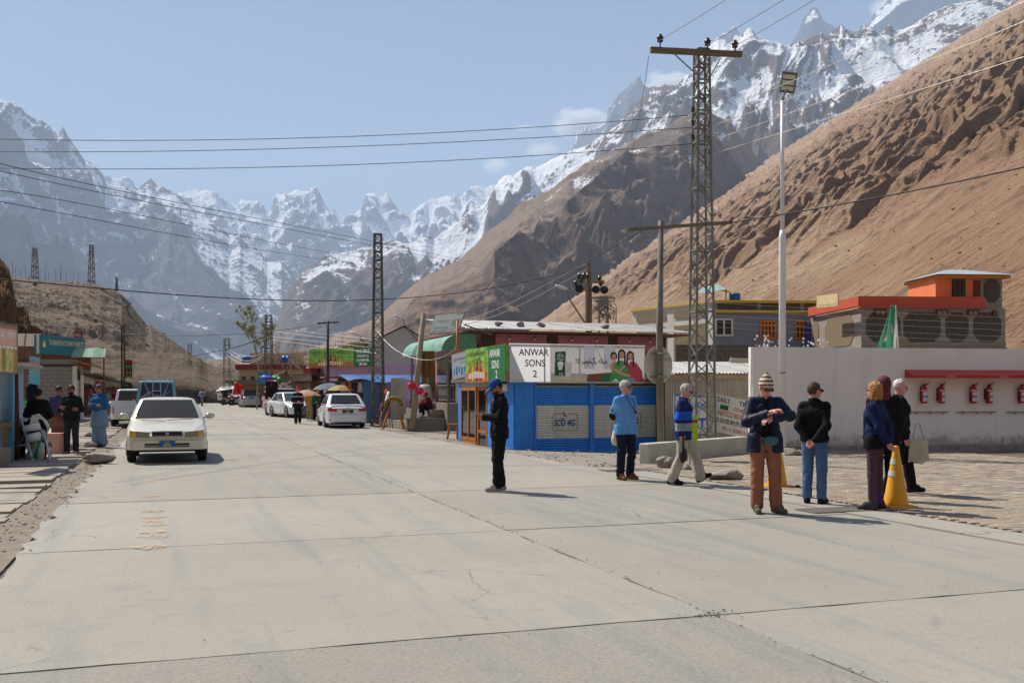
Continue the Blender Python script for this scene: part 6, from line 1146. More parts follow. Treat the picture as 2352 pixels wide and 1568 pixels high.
# ---- trees
BARK = MATS['bark']
PALEBARK = M('bark_pale', (150, 138, 118), .9, .2, 8)
def tree(loc, h, spread, seed, label, leafcol=None, nleaf=500, trunk=.12, name='street_tree', fork=True):
    e = thing(name, loc, 0, label, 'tree'); g = random.Random(seed); m = MB(); tips = []
    def br(p, d, L, r, k):
        q = p + d * L; m.path([p, p + d * L * .5 + Vector((g.uniform(-1, 1), g.uniform(-1, 1), 0)) * L * .04, q], [r, r * .8, r * .6], 6 if r > .03 else 4); tips.append(q)
        if k > 0:
            for _ in range(3 if k > 1 else 4):
                dd = (d + Vector((g.uniform(-1, 1), g.uniform(-1, 1), g.uniform(-.1, .5))) * spread).normalized(); br(q if g.random() < .6 else p + d * L * g.uniform(.5, .9), dd, L * g.uniform(.55, .8), r * .55, k - 1)
    br(Vector((0, 0, 0)), Vector((.04, 0, 1)), h * .38, trunk, 4); m.build('trunk', PALEBARK, e)
    if leafcol:
        f = MB()
        for _ in range(nleaf):
            t = tips[g.randrange(len(tips) // 5, len(tips))]; c = t + Vector((g.gauss(0, .22), g.gauss(0, .22), g.gauss(0, .22))) * h * .05; a = Vector((g.uniform(-1, 1), g.uniform(-1, 1), g.uniform(-1, 1))).normalized(); b = a.orthogonal().normalized(); s_ = h * .011 * g.uniform(.6, 1.4); f.add([c - a * s_, c + b * s_ * .6, c + a * s_, c - b * s_ * .6], [(0, 1, 2, 3)])
        f.build('crown', M('leaf_%d%d%d' % leafcol, leafcol, .8, .3, 4, trans=.3), e)
    return e
tree(P(590, 905, 80).to_2d().to_3d(), P(0, 722, 80).z, .42, 3, 'tall sparse tree with thin yellow green leaves by the far lattice pole', (126, 122, 60), 1100, .085)
tree(P(478, 905, 180).to_2d().to_3d(), 5.5, .8, 9, 'yellow green bush tree at the far road end', (150, 140, 50), 900, .15, 'bush_tree')
tree(P(655, 905, 95).to_2d().to_3d(), 7., .6, 14, 'bare ochre shrub tree before the cream building', (150, 110, 60), 350, .12, 'bush_tree')
def poplar(x, yb, yt, D, seed, label):
    a = P(x, yb, D); h = P(x, yt, D).z - a.z; e = thing('poplar', a, 0, label, 'tree', 'bare poplars'); g = random.Random(seed); m = MB(); m.path([(0, 0, 0), (g.uniform(-.02, .02) * h, 0, h)], [h * .018, h * .004], 5); m.build('trunk', M('poplar_bark', (120, 100, 92), .9), e); f = MB()
    for i in range(22): z = h * g.uniform(.15, .95); t = g.uniform(0, 6.28); L = h * .06 * g.uniform(.6, 1.3); f.path([(0, 0, z), (math.cos(t) * L * .6, math.sin(t) * L * .6, z + L * 1.6)], [h * .006, h * .002], 4)
    f.build('crown', MATS['poplar_bark'], e)
ordn = ['first', 'second', 'third', 'fourth', 'fifth', 'sixth', 'seventh', 'eighth', 'ninth', 'tenth', 'eleventh', 'twelfth', 'thirteenth', 'fourteenth', 'fifteenth', 'sixteenth']
for i, (x, yb, yt) in enumerate(((28, 640, 600), (36, 640, 612), (47, 642, 618), (58, 642, 610), (66, 643, 622), (92, 643, 618), (104, 644, 606), (112, 645, 622), (128, 646, 615), (140, 647, 600), (152, 648, 620), (168, 650, 622), (180, 651, 626))): poplar(x, yb + 2, yt, 312, i, 'bare poplar on the bluff top, %s from the left' % ordn[i])
for i, x in enumerate((700, 708, 719, 733, 748, 760, 771, 786, 800)): poplar(x, 812, 782 - (i * 7) % 13, 560, 30 + i, 'bare poplar on the far terrace behind the store sign, %s from the left' % ordn[i])
for i, (x, yb, yt, w) in enumerate(((80, 643, 570, 3.2), (210, 653, 563, 3.0), (268, 668, 638, 1.0))): b = P(x, yb, 318); lattice('mast', b, P(x, yt, 318).z - b.z, w * .55, w * .3, ['telecom lattice mast on the bluff, left one', 'tall telecom lattice mast on the bluff, middle one with antennas', 'small lattice mast on the bluff edge'][i], 'mast', 12, M('mast_steel', (110, 96, 92), .7), .18)

# ================================================================ wires
WD = M('wire_dark', (38, 36, 38), .6); WW = M('wire_pale_glint', (214, 208, 196), .4, metal=.3); WG = M('wire_grey', (120, 112, 104), .6)  # sun glint along the conductors is painted into the pale wire colour
wn_ = [0]
def wire(px, D0, D1, r, mat, label, group='overhead wires'):
    xs = [p[0] for p in px]; n = 26; t = np.linspace(0, 1, n); s = np.linspace(0, 1, len(px)); L = np.cumsum([0] + [math.hypot(px[i + 1][0] - px[i][0], px[i + 1][1] - px[i][1]) for i in range(len(px) - 1)]); L = L / L[-1]
    if len(px) > 2:   # smooth curve through the sight points
        from numpy.polynomial import polynomial as pl
        cx = np.polyfit(L, [p[0] for p in px], min(3, len(px) - 1)); cy = np.polyfit(L, [p[1] for p in px], min(3, len(px) - 1)); x = np.polyval(cx, t); y = np.polyval(cy, t)
    else: x = np.interp(t, L, [p[0] for p in px]); y = np.interp(t, L, [p[1] for p in px])
    iD = 1 / D0 + (1 / D1 - 1 / D0) * t; m = MB(); m.path([P(a, b, 1 / d) for a, b, d in zip(x, y, iD)], r, 5); one(m, 'cable', mat, label, 'cable', group, True)
o3 = ['upper', 'middle', 'lower']
for i, q in enumerate((((1592, 264), (1176, 296), (640, 318), (160, 323), (-20, 319)), ((1592, 293), (1380, 306), (1100, 326), (700, 338), (270, 350), (-20, 348)), ((1592, 330), (1320, 352), (860, 376), (400, 388), (-20, 386)))): wire(q, TD, 24, .0085, WD, o3[i] + ' of three dark cables strung from the tower to the left picture edge')
for i, q in enumerate((((1507, 98), (1667, 0), (1800, -90)), ((1612, 112), (1720, 48), (1800, 0), (1900, -62)), ((1688, 106), (1871, 0), (2000, -80)))): wire(q, TD, 14, .007, WG, o3[i].replace('upper', 'left').replace('middle', 'centre').replace('lower', 'right') + ' conductor rising from the crossarm towards the viewer')
for i, q in enumerate((((1627, 262), (1930, 140), (2243, 0), (2330, -40)), ((1627, 292), (1990, 160), (2370, -4)), ((1629, 325), (1990, 195), (2370, 42)), ((1629, 356), (1990, 245), (2370, 125)))): wire(q, TD, 16, .0075, WW, ['topmost', 'second', 'third', 'lowest'][i] + ' bright conductor running from the tower to the right picture edge')
wire(((1660, 514), (1800, 492), (2060, 445), (2330, 389), (2375, 378)), 22, 15, .014, WD, 'twisted black service cable running right from the pole crossarm')
wire(((1480, 524), (1380, 585), (1270, 640), (1130, 700), (1050, 722)), 23.4, 42, .014, WD, 'black service cable sloping left from the pole crossarm to the awning'); wire(((1346, 606), (1250, 655), (1140, 710), (1068, 735)), 60, 42, .012, WW, 'bright cable from the far junction poles to the billboard, upper'); wire(((1346, 620), (1250, 672), (1150, 720), (1068, 745)), 60, 42, .012, WW, 'bright cable from the far junction poles to the billboard, lower')
for i, q in enumerate((((-20, 371), (430, 470), (760, 535), (1090, 604)), ((-20, 388), (430, 482), (760, 545), (1110, 615)), ((-20, 434), (300, 490), (620, 555), (880, 598)), ((-20, 459), (300, 520), (620, 577), (870, 612)))): wire(q, 20, 70, .0085, WD, ['first', 'second', 'third', 'fourth'][i] + ' from the top of the cables falling from the left edge across the snowy face')
wire(((-20, 638), (150, 655), (300, 672), (640, 687), (860, 684), (1100, 668), (1260, 645), (1345, 606)), 30, 60, .02, WD, 'sagging black cable across the valley from the left edge to the junction poles')
wire(((270, 766), (400, 770), (530, 768), (640, 758), (740, 742)), 62, 54, .02, WD, 'black cable from the twin pole to the dark crossarm pole'); wire(((-20, 742), (150, 752), (280, 764)), 30, 62, .014, WD, 'thin black cable from the left edge to the twin pole')
for i, (a, b, sg) in enumerate((((523, 800), (610, 808), 14), ((523, 806), (606, 815), 18), ((523, 815), (600, 822), 16))): wire((a, ((a[0] + b[0]) / 2, (a[1] + b[1]) / 2 + sg), b), 110, 74, .022, WW, o3[i] + ' pale slack wire between the two far lattice poles')
for i, (a, b) in enumerate((((620, 760), (865, 790)), ((620, 772), (870, 800)), ((622, 780), (868, 812)), ((700, 762), (868, 780)))): wire((a, b), 74, 45, .012, WW, 'pale wire from the far pole to the slim lattice pole, %s' % ['top', 'second', 'third', 'short one'][i])
wire(((868, 760), (905, 800), (960, 825), (1010, 822), (1049, 796)), 44.5, 39, .01, WW, 'pale wire looping before the garment shop'); wire(((620, 800), (660, 822), (690, 848)), 74, 62, .025, WD, 'dark service wire down to the lilac store'); wire(((390, 832), (470, 812), (530, 800), (600, 775)), 150, 74, .04, WD, 'dark wire rising to the far lattice pole')
for i in range(4): wire(((1490 - 16 * i, 130 + 3 * i), (1440 - 10 * i, 400), (1370 - 4 * i, 640)) if i < 1 else ((1600 + 8 * i, 300 + 40 * i), (1500 + 10 * i, 520), (1360 + 12 * i, 668)), TD, 60, .008, WG, ['outer', 'second', 'third', 'inner'][i] + ' thin wire falling from the tower to the junction poles')
# low wires before the houses
for i, y in enumerate((701, 716, 730, 745, 757)): wire(((1640, y - 6), (1990, y + 14), (2370, y + 30)), 32, 24, .004, WG, 'thin grey wire passing the dark house, %s from the top' % ordn[i])
# junction poles with transformer gear
def junction():
    D = 60; b = P(1352, 760, D); e = thing('junction_pole', Vector((b.x, b.y, 0)), 0, 'crowded junction pole with black disc insulators and crossarms behind the pink roof', 'pole'); q = lambda x, y, d=0.: P(x, y, D + d) - e.location; tm = M('arm_pale', (150, 136, 104), .8, .2, 5)
    MB().path([q(1353, 900), q(1354, 680), q(1352, 604)], [.16, .15, .12], 8).build('shaft', M('pole_tan', (120, 100, 74), .85, .2, 4), e)
    for sx in (-6, 4): MB().bar(q(1352 + sx, 900), q(1352 + sx, 668), .09).build('leg', STEEL, e)
    for i in range(14): MB().bar(q(1346, 790 - i * 8), q(1358, 782 - i * 8), .05).build('lattice_bay', STEEL, e)
    for x0, x1, y in ((1332, 1388, 646), (1316, 1394, 664)): MB().bar(q(x0, y), q(x1, y + 1), .2, .2).build('crossarm', tm, e)
    rt = Matrix.Rotation(R(90), 3, 'X')
    for x, y in ((1330, 663), (1368, 665), (1388, 666)): MB().lathe([(.05, 0), (.24, .02), (.24, .12), (.05, .16)], q(x, y, -.3), 14, rt).build('disc_insulator', M('disc_black', (22, 20, 22), .35), e)
    for x, y in ((1322, 657), (1336, 652), (1341, 640), (1350, 640), (1377, 646), (1380, 657), (1330, 640)): insulator(e, q(x, y), 2.4)
    b = P(1386, 760, D); e2 = lattice('cable_pylon', Vector((b.x, b.y, 0)), P(0, 682, D).z, .55, .5, 'slim lattice frame with tangled cables beside the junction pole', 'pole', 14, None, .08)
    MB().bar((-.9, 0, P(0, 684, D).z), (.7, 0, P(0, 684, D).z), .12).build('crossarm', STEEL, e2); g = random.Random(2); m = MB()
    for i in range(12): m.path([(-.6 + .1 * i, -.2, P(0, 690, D).z), (g.uniform(-.8, .8), -.3, P(0, 700 + g.uniform(0, 20), D).z), (g.uniform(-.6, 1.2), -.2, P(0, 730 + g.uniform(0, 20), D).z)], .025, 4)
    m.build('cable_tangle', BLACKP, e2, True)
junction()
def street_light(x0, y0, x1, y1, D, label): # (head) to (foot)
    a = P(x1, y1, D); e = thing('street_light', a, 0, label, 'street light', 'arm street lights'); h = P(x0, y0, D) - a; MB().path([(0, 0, 0), h * .75, h + Vector((.3, 0, -.1))], .05, 6).build('arm', POLE, e, True); MB().ball(h, (.42, .12, .1), 12, 8, Matrix.Rotation(R(18), 3, 'Y')).build('lamp_head', M('lamp_white', (206, 206, 204), .4), e, True)
street_light(1290, 660, 1346, 745, 58, 'white street lamp head on an arm from the junction pole'); street_light(916, 728, 965, 790, 70, 'white street lamp head on an arm above the grey hall'); street_light(818, 767, 850, 800, 60, 'small white street lamp near the cream storey')
# ================================================================ vehicles
RUB = M('tyre_rubber', (34, 32, 31), .85, .2, 8, dirt=.25, dcol=(110, 100, 88)); RIMM = M('rim_metal', (150, 150, 150), .4, .15, 6, metal=.6); UNDER = M('underbody', (30, 28, 27), .9); CHROME = M('chrome', (190, 190, 190), .15, .05, 3, metal=.9); BLKPL = M('black_plastic', (30, 30, 32), .55)
TAILR = M('tail_red', (170, 16, 24), .2, .1, 6, spec=.6, coat=.5); HEADL = M('headlight', (112, 106, 84), .12, .12, 9, spec=.7, coat=.6); AMBER = M('amber', (206, 160, 60), .25, .1, 8, coat=.5)
def wheel(parent, x, y, r, w, side, rimm=None):
    rt = Matrix.Rotation(R(90), 3, 'Y'); c = (x, y, r); n = 22
    e = MB().lathe([(r * .62, -w / 2 * .9), (r * .9, -w / 2), (r, -w / 2 * .7), (r, w / 2 * .7), (r * .9, w / 2), (r * .62, w / 2 * .9)], (0, 0, 0), n, rt).build('wheel', UNDER, parent, True, c)
    m = MB(); m.lathe([(r * .6, -w / 2 * .93), (r * .92, -w / 2 * 1.01), (r * 1.004, -w / 2 * .72), (r * 1.004, w / 2 * .72), (r * .92, w / 2 * 1.01), (r * .6, w / 2 * .93)], (0, 0, 0), n, rt); m.build('tyre', RUB, e, True)
    m = MB(); m.lathe([(r * .64, 0), (r * .64, .02), (r * .55, .025), (r * .2, .04), (.02, .045)], (side * w * .42, 0, 0), 20, Matrix.Rotation(R(90 * side), 3, 'Y')); m.build('rim', rimm or RIMM, e, True)
    for k in range(5): a = k * 1.2566; MB().box((side * (w * .42 + .034), .4 * r * math.cos(a), .4 * r * math.sin(a)), (.012, .07, .07), rot=Matrix.Rotation(a, 3, 'X')).build('rim_slot', UNDER, e)
def car(name, loc, rz, label, paint, L=4.3, Wd=1.69, H=1.42, top=None, cab=None, wb=2.46, r=.3, sill=.2, glassm=None, mirrors=True, cat='car', fa=.86, mid=.56, plate=None, front=True, tails=True, extra=None, wheelw=.19, group=None, crease=True):
    e = thing(name, loc, rz, label, cat, group); h = Wd / 2; hl = L / 2
    top = top or [(-hl, .60), (-hl + .07, .69), (-hl + .55, .80), (-.85, .95), (0, .97), (hl - .6, 1.0), (hl - .08, .97), (hl, .86)]
    yw = [-hl + fa, -hl + fa + wb]; ra = r + .055
    ys = sorted(set([round(v, 3) for v in list(np.linspace(-hl, hl, 60))] + [round(y + ra * math.sin(a), 3) for y in yw for a in np.linspace(-1.55, 1.55, 15)] + [-hl + .03, -hl + .08, hl - .03, hl - .08]))
    def hw(y):
        d = min(y + hl, hl - y); s = max(0, 1 - d / .6); return h * (1 - .17 * s ** 2.6)
    def zb(y):
        z = sill + .04 * max(0, 1 - (min(y + hl, hl - y)) / .3)
        for q in yw:
            if abs(y - q) < ra: z = max(z, r + math.sqrt(ra * ra - (y - q) ** 2))
        return z
    tp = lambda y: float(np.interp(y, [p[0] for p in top], [p[1] for p in top]))
    vs = []; n = 19
    for y in ys:
        w, b, t = hw(y), zb(y), tp(y); mm = max(mid, b + .03); lo = min(b + .10, mm - .01)
        half = [(0, b), (w * .86, b), (w * .965, b + .012), (w * .985, lo), (w * 1.0, mm), (w * .99, (mm + t) / 2), (w * .965, t - .07 if t - .07 > (mm + t) / 2 + .005 else (mm + t) / 2 + .006), (w * .9, t - .018), (w * .78, t), (0, t + .022)]
        ring = [(x, y, z) for x, z in half] + [(-x, y, z) for x, z in reversed(half[1:-1])]; n = len(ring); vs += ring
    fs = []
    for i in range(len(ys) - 1):
        for k in range(n): a = i * n + k; b_ = i * n + (k + 1) % n; fs.append((a, b_, b_ + n, a + n))
    fs += [tuple(range(n)), tuple(range((len(ys) - 1) * n + n - 1, (len(ys) - 1) * n - 1, -1))]
    bo = MB().add(vs, [tuple(reversed(f)) for f in fs]).build('body', paint, e, True); bo.data.polygons[len(fs) - 1].use_smooth = False; bo.data.polygons[len(fs) - 2].use_smooth = False
    MB().bx(-h * .8, h * .8, -hl + .25, hl - .25, sill - .05, sill + .3).build('underbody', UNDER, e)
    for q in yw: MB().bx(-h * .82, h * .82, q - ra * .8, q + ra * .8, r + .02, r + ra * .85).build('wheel_well', UNDER, e); MB().tube((-h * .8, q, r), (h * .8, q, r), .04).build('axle', UNDER, e)
    # cabin
    c = dict(f0=-.95, f1=-.22, r0=1.55, r1=.95, z0=.93, wb=h * .93, wt=h * .70, bul=.10); c.update(cab or {}); z0, z1 = c['z0'], H
    def yr(t): return c['f0'] + (c['f1'] - c['f0']) * t, c['r0'] + (c['r1'] - c['r0']) * t
    def cw(t): return c['wb'] + (c['wt'] - c['wb']) * t ** 1.25
    def cpt(s, t, off=0.):   # s in 0..4 round the cabin: front(0..1) right(1..2) rear(2..3) left(3..4)
        f, b = yr(t); w = cw(t); q = s % 4; k = q % 1
        if q < 1: a = 2 * k - 1; return Vector((a * w, f + c['bul'] * a * a * .9 - off, z0 + (z1 - z0) * t + off * .5))
        if q < 2: return Vector((w + off, f + c['bul'] * .9 + (b - f - c['bul'] * 1.5) * k, z0 + (z1 - z0) * t))
        if q < 3: a = 1 - 2 * k; return Vector((a * w, b - c['bul'] * a * a * .6 + off, z0 + (z1 - z0) * t + off * .4))
        return Vector((-w - off, b - c['bul'] * .6 - (b - f - c['bul'] * 1.5) * k, z0 + (z1 - z0) * t))
    m = MB(); nS, nT = 40, 8; ts = [0, .2, .4, .6, .78, .9, .96]
    vs = []
    for t in ts:
        for k in range(nS): vs.append(cpt(4 * k / nS, t))
    f, b = yr(1); w = cw(1)
    for ins, dz in ((.95, 0.), (.82, .022), (.45, .036)):
        for k in range(nS):
            p = cpt(4 * k / nS, .985); cy = (f + b) / 2; vs.append(Vector((p.x * ins, cy + (p.y - cy) * (ins if ins > .9 else ins), z1 - .006 + dz)))
    R_ = len(ts) + 3; fs = [(i * nS + k, i * nS + (k + 1) % nS, (i + 1) * nS + (k + 1) % nS, (i + 1) * nS + k) for i in range(R_ - 1) for k in range(nS)]; fs.append(tuple((R_ - 1) * nS + k for k in range(nS)))
    m.add(vs, fs); m.build('cabin', paint, e, True)
    gm_ = glassm or glass('car_glass', (30, 34, 36), .06)
    def pane(nm, s0, s1, t0, t1, s0t=None, s1t=None, off=.006, mt=None, seg=8):
        m = MB(); m.grid(lambda a, bb: cpt((s0 + ((s0t if s0t is not None else s0) - s0) * bb) * (1 - a) + (s1 + ((s1t if s1t is not None else s1) - s1) * bb) * a, t0 + (t1 - t0) * bb, off), seg, 4); return m.build(nm, mt or gm_, e, True)
    pane('windscreen', .055, .945, .05, .93); pane('rear_window', 2.09, 2.91, .12, .92)
    sp = c.get('split', .5)
    for s in (1, 3):
        if s == 1: q = ((1.03, 1 + sp - .02), (1 + sp + .015, 1.94))
        else: q = ((3.06, 4 - sp - .015), (4 - sp + .02, 3.97))
        for a_, b_ in q: pane('side_window', a_, b_, .1, .88)
    for s, yy in ((-1, 0), (1, 0)):
        for y in (c['f0'] + .45, c['f0'] + .45 + (c['r0'] - c['f0']) * .45): MB().bar((s * (h * 1.0 + .001), y, sill + .12), (s * (h * .985 + .002), y, tp(y) - .05), .008).build('door_seam', UNDER, e)
        MB().bx(s * h * .985 - .01, s * h * .985 + .02, c['f0'] + 1.1, c['f0'] + 1.28, .74, .77).build('door_handle', paint, e)
        if mirrors:
            mm = MB(); mm.ball((s * (h + .1), c['f0'] + .3, z0 + .07), (.11, .06, .075), 12, 8); mm.bar((s * h * .93, c['f0'] + .3, z0 + .02), (s * (h + .06), c['f0'] + .3, z0 + .04), .04); mm.build('mirror', mirrors if not isinstance(mirrors, bool) else paint, e, True)
    for i, q in enumerate(yw):
        for s in (-1, 1): wheel(e, s * (h - wheelw * .52), q, r, wheelw, s)
    def fy(x, z, end):   # nose or tail surface
        a = abs(x) / h; s = (max(0, 1 - a) / .17) ** (1 / 2.6) if a > .83 else 1; s = min(1, s); y = -hl + .6 * (1 - s) * 1; tz = tp(-hl if end < 0 else hl); y += max(0, z - tz) * 1.0
        return y if end < 0 else -y
    def skin(nm, poly_x, poly_z, mt, end, off=.012, parent=None, seg=6):  # curved patch following nose/tail; poly in fractions
        (x0, x1), (z0_, z1_) = poly_x, poly_z; m = MB()
        m.grid(lambda a, b: (x0 + (x1 - x0) * a, fy(x0 + (x1 - x0) * a, (z0_[0] if isinstance(z0_, tuple) else z0_), end) + end * off, (z0_[0] + (z0_[1] - z0_[0]) * a if isinstance(z0_, tuple) else z0_) * (1 - b) + (z1_[0] + (z1_[1] - z1_[0]) * a if isinstance(z1_, tuple) else z1_) * b), seg, 2); return m.build(nm, mt, parent or e, True)
    e['dims'] = 0; del e['dims']
    if extra: extra(e, skin, cpt, pane, h, hl, tp, c, paint, z0)
    return e
def plate(e, y, z, txt, txt2, bgm, fgm, w=.5, hgt=.16, end=-1):
    q = MB().bx(-w / 2, w / 2, y - .012 if end < 0 else y, y if end < 0 else y + .012, z, z + hgt).build('number_plate', bgm, e); yy = y - .013 if end < 0 else y + .013; ax = (1, 0, 0) if end < 0 else (-1, 0, 0); s = 1 if end < 0 else -1
    text(txt, q, (0, yy, z + hgt * .58), ax, Z3, hgt * .26, fgm, w * .3, .02, center=True); text(txt2, q, (0, yy, z + hgt * .1), ax, Z3, hgt * .38, fgm, w * .5, .03, center=True)
PLB = M('plate_blue', (16, 96, 150), .4, .1, 9); PLY = M('plate_gold', (200, 186, 120), .5)
def beige_front(e, skin, cpt, pane, h, hl, tp, c, paint, z0):
    for s in (-1, 1):
        hd = skin('headlight', (s * .36, s * .76), ((.56, .57), (.68, .72)), HEADL, -1, .034, None, 8); skin('indicator_lamp', (s * .64, s * .77), ((.565, .57), (.70, .72)), AMBER, -1, .04, hd); 
    g = skin('grille', (-.31, .31), (.58, .69), BLKPL, -1, .028)
    for k in range(5): skin('grille_bar', (-.30, .30), (.592 + .02 * k, .600 + .02 * k), CHROME, -1, .034, g)
    skin('grille_surround', (-.325, .325), (.692, .703), CHROME, -1, .032, g); skin('grille_surround', (-.32, .32), (.566, .576), CHROME, -1, .032, g)
    m = MB(); m.prism([(-.035, .06), (0, .07), (.035, .06), (.025, .02), (0, 0), (-.025, .02)], (0, -hl - .038, .61), X3, Z3, .006); m.build('badge', CHROME, g); m = MB(); m.prism([(-.02, .052), (0, .058), (.02, .052), (.014, .025), (0, .012), (-.014, .025)], (0, -hl - .045, .61), X3, Z3, .004); m.build('badge_field', M('badge_blue', (40, 70, 160), .4), g)
    bp = skin('bumper', (-h * .99, h * .99), (.30, .53), paint, -1, .035, None, 40)
    skin('air_intake', (-.46, .46), (.36, .44), BLKPL, -1, .042, bp); skin('intake_bar', (-.5, .5), (.385, .395), paint, -1, .046, bp); skin('bumper_strip', (-.7, .7), (.505, .512), BLKPL, -1, .042, bp); skin('bumper_lip', (-.72, .72), (.285, .312), BLKPL, -1, .03, bp)
    plate(e, -hl - .05, .36, 'GLT', '3592', PLB, PLY, .33, .135)
    m = MB(); m.bar((-.55, -1.28, .92), (-.05, -1.3, .905), .012); m.bar((.0, -1.3, .92), (.55, -1.24, .94), .012); m.build('wiper', BLKPL, e)
    m = MB(); m.path([(.36, -.36, 1.02), (.24, -.38, 1.1), (.36, -.4, 1.13), (.48, -.38, 1.1), (.36, -.36, 1.02)], .012, 5); m.build('steering_wheel', BLKPL, e)
    MB().bx(-.2, .0, -.62, -.5, .96, 1.0).build('dashboard_box', M('box_orange', (206, 150, 70), .7), e)
CREAMP = M('paint_cream', (206, 200, 182), .28, .03, 2, spec=.5, coat=.6, dirt=.1, dcol=(176, 164, 140)); WHITEP = M('paint_white', (214, 216, 220), .25, .03, 2, spec=.5, coat=.6, dirt=.06, dcol=(190, 182, 170)); SILVP = M('paint_silver', (176, 180, 186), .3, .03, 2, metal=.3, coat=.5)
def at_end(p, L, z=0.): return (p.x + U.x * L / 2, p.y + U.y * L / 2, z)
THR = TH + math.pi
dusty = glass('dusty_glass', (58, 53, 48), .07)
p = PG(384, 1064); beige = car('saloon_car', at_end(p, 4.3), R(19), 'old beige saloon car driving towards the viewer on the left', CREAMP, 4.3, 1.69, 1.40, glassm=dusty, extra=beige_front, sill=.29)
def rear_saloon(e, skin, cpt, pane, h, hl, tp, c, paint, z0):
    for s in (-1, 1): skin('tail_light', (s * .46, s * .84), ((.70, .73), (.83, .89)), TAILR, 1, .03, None, 8); skin('reflector', (s * .72, s * .8), (.36, .39), TAILR, 1, .045)
    skin('boot_strip', (-.42, .42), (.80, .83), CHROME, 1, .012); skin('boot_seam', (-.75, .75), (.845, .852), UNDER, 1, .011); skin('boot_seam', (-.7, .7), (.6, .607), UNDER, 1, .038)
    skin('bumper', (-h * .99, h * .99), (.27, .59), paint, 1, .03, None, 40); skin('bumper_lip', (-.6, .6), (.235, .27), BLKPL, 1, .028); skin('boot_spoiler', (-.62, .62), (.965, .985), paint, 1, -.02)
    plate(e, hl + .02, .655, 'RUNZA', '2984', BLKPL, PALE, .46, .13, 1); skin('badge', (-.05, .05), (.87, .9), CHROME, 1, .0)
    m = MB(); A = cpt(2.35, .22, .02); B = cpt(2.62, .2, .02); m.bar(A, B, .015); m.build('wiper', BLKPL, e)
p = PG(803, 983); car('saloon_car', at_end(p, 4.5), THR + R(-2), 'white saloon parked with its back to us beside the stalls', WHITEP, 4.5, 1.76, 1.46, glassm=glass('tint', (40, 36, 34), .08), extra=rear_saloon, r=.32, mirrors=BLKPL, cab=dict(f0=-1.05, f1=-.3, r0=1.75, r1=1.05, z0=.97, wb=.82, wt=.62))
def front_generic(e, skin, cpt, pane, h, hl, tp, c, paint, z0):
    for s in (-1, 1): skin('headlight', (s * .4, s * .78), ((.57, .6), (.70, .76)), HEADL, -1, .034, None, 8); skin('fog_lamp', (s * .5, s * .66), (.33, .39), CHROME, -1, .04)
    g = skin('grille', (-.32, .32), (.58, .69), BLKPL, -1, .012)
    for k in range(3): skin('grille_bar', (-.31, .31), (.6 + .03 * k, .61 + .03 * k), CHROME, -1, .017, g)
    skin('bumper', (-h * .99, h * .99), (.24, .54), paint, -1, .03, None, 40); skin('air_intake', (-.45, .45), (.28, .36), BLKPL, -1, .036); plate(e, -hl - .045, .4, 'GLT', '1187', BLKPL, PALE, .42, .12)
p = PG(680, 960, .06); car('saloon_car', at_end(p, 4.4, .07), R(19 + 14), 'white saloon parked nose towards us behind the man in the striped sweater', WHITEP, 4.4, 1.7, 1.45, extra=front_generic, r=.31, glassm=glass('tint2', (70, 84, 84), .08))
def rear_wagon(e, skin, cpt, pane, h, hl, tp, c, paint, z0):
    for s in (-1, 1): skin('tail_light', (s * .68, s * .83), (.75, 1.15), TAILR, 1, .02); skin('reflector', (s * .5, s * .75), (.45, .5), TAILR, 1, .04)
    skin('bumper', (-h * .99, h * .99), (.3, .6), paint, 1, .03, None, 40); plate(e, hl + .01, .78, 'GLT', '2210', PLB, PLY, .4, .14, 1); skin('tailgate_seam', (-.65, .65), (.66, .668), UNDER, 1, .012)
    for s in (-1, 1): MB().bar((s * .55, c['f1'], 1.6), (s * .55, c['r1'] - .1, 1.6), .04).build('roof_rail', BLKPL, e)
WAG = dict(top=[(-2, .62), (-1.9, .74), (-1.0, .98), (0, 1.0), (1.9, 1.0), (2.0, .92)], cab=dict(f0=-1.1, f1=-.4, r0=1.9, r1=1.6, z0=.97, wb=.78, wt=.62))
p = PG(577, 936, .17); car('estate_car', at_end(p, 4.0, .17), THR, 'silver estate car parked with its back to us under the HBL board', SILVP, 4.0, 1.7, 1.58, extra=rear_wagon, r=.31, **WAG)
def front_jeep(e, skin, cpt, pane, h, hl, tp, c, paint, z0): front_generic(e, skin, cpt, pane, h, hl, tp, c, paint, z0); MB().bx(-.6, .6, c['f1'], c['r1'], 1.76, 1.8).build('roof_rack', BLKPL, e)
p = PG(556, 931, .2); car('jeep', at_end(p, 7.5, .2), R(16), 'dusty white jeep facing us with dark windscreen behind the silver estate', M('paint_dust', (180, 172, 164), .4, .08, 3, coat=.3), 4.2, 1.72, 1.75, top=[(-2.1, .72), (-2.0, .9), (-1.0, 1.08), (0, 1.1), (2.0, 1.1), (2.1, 1.0)], cab=dict(f0=-.95, f1=-.6, r0=2.0, r1=1.8, z0=1.06, wb=.78, wt=.66), r=.36, sill=.32, extra=front_jeep, glassm=glass('red_glass', (70, 30, 34), .1))
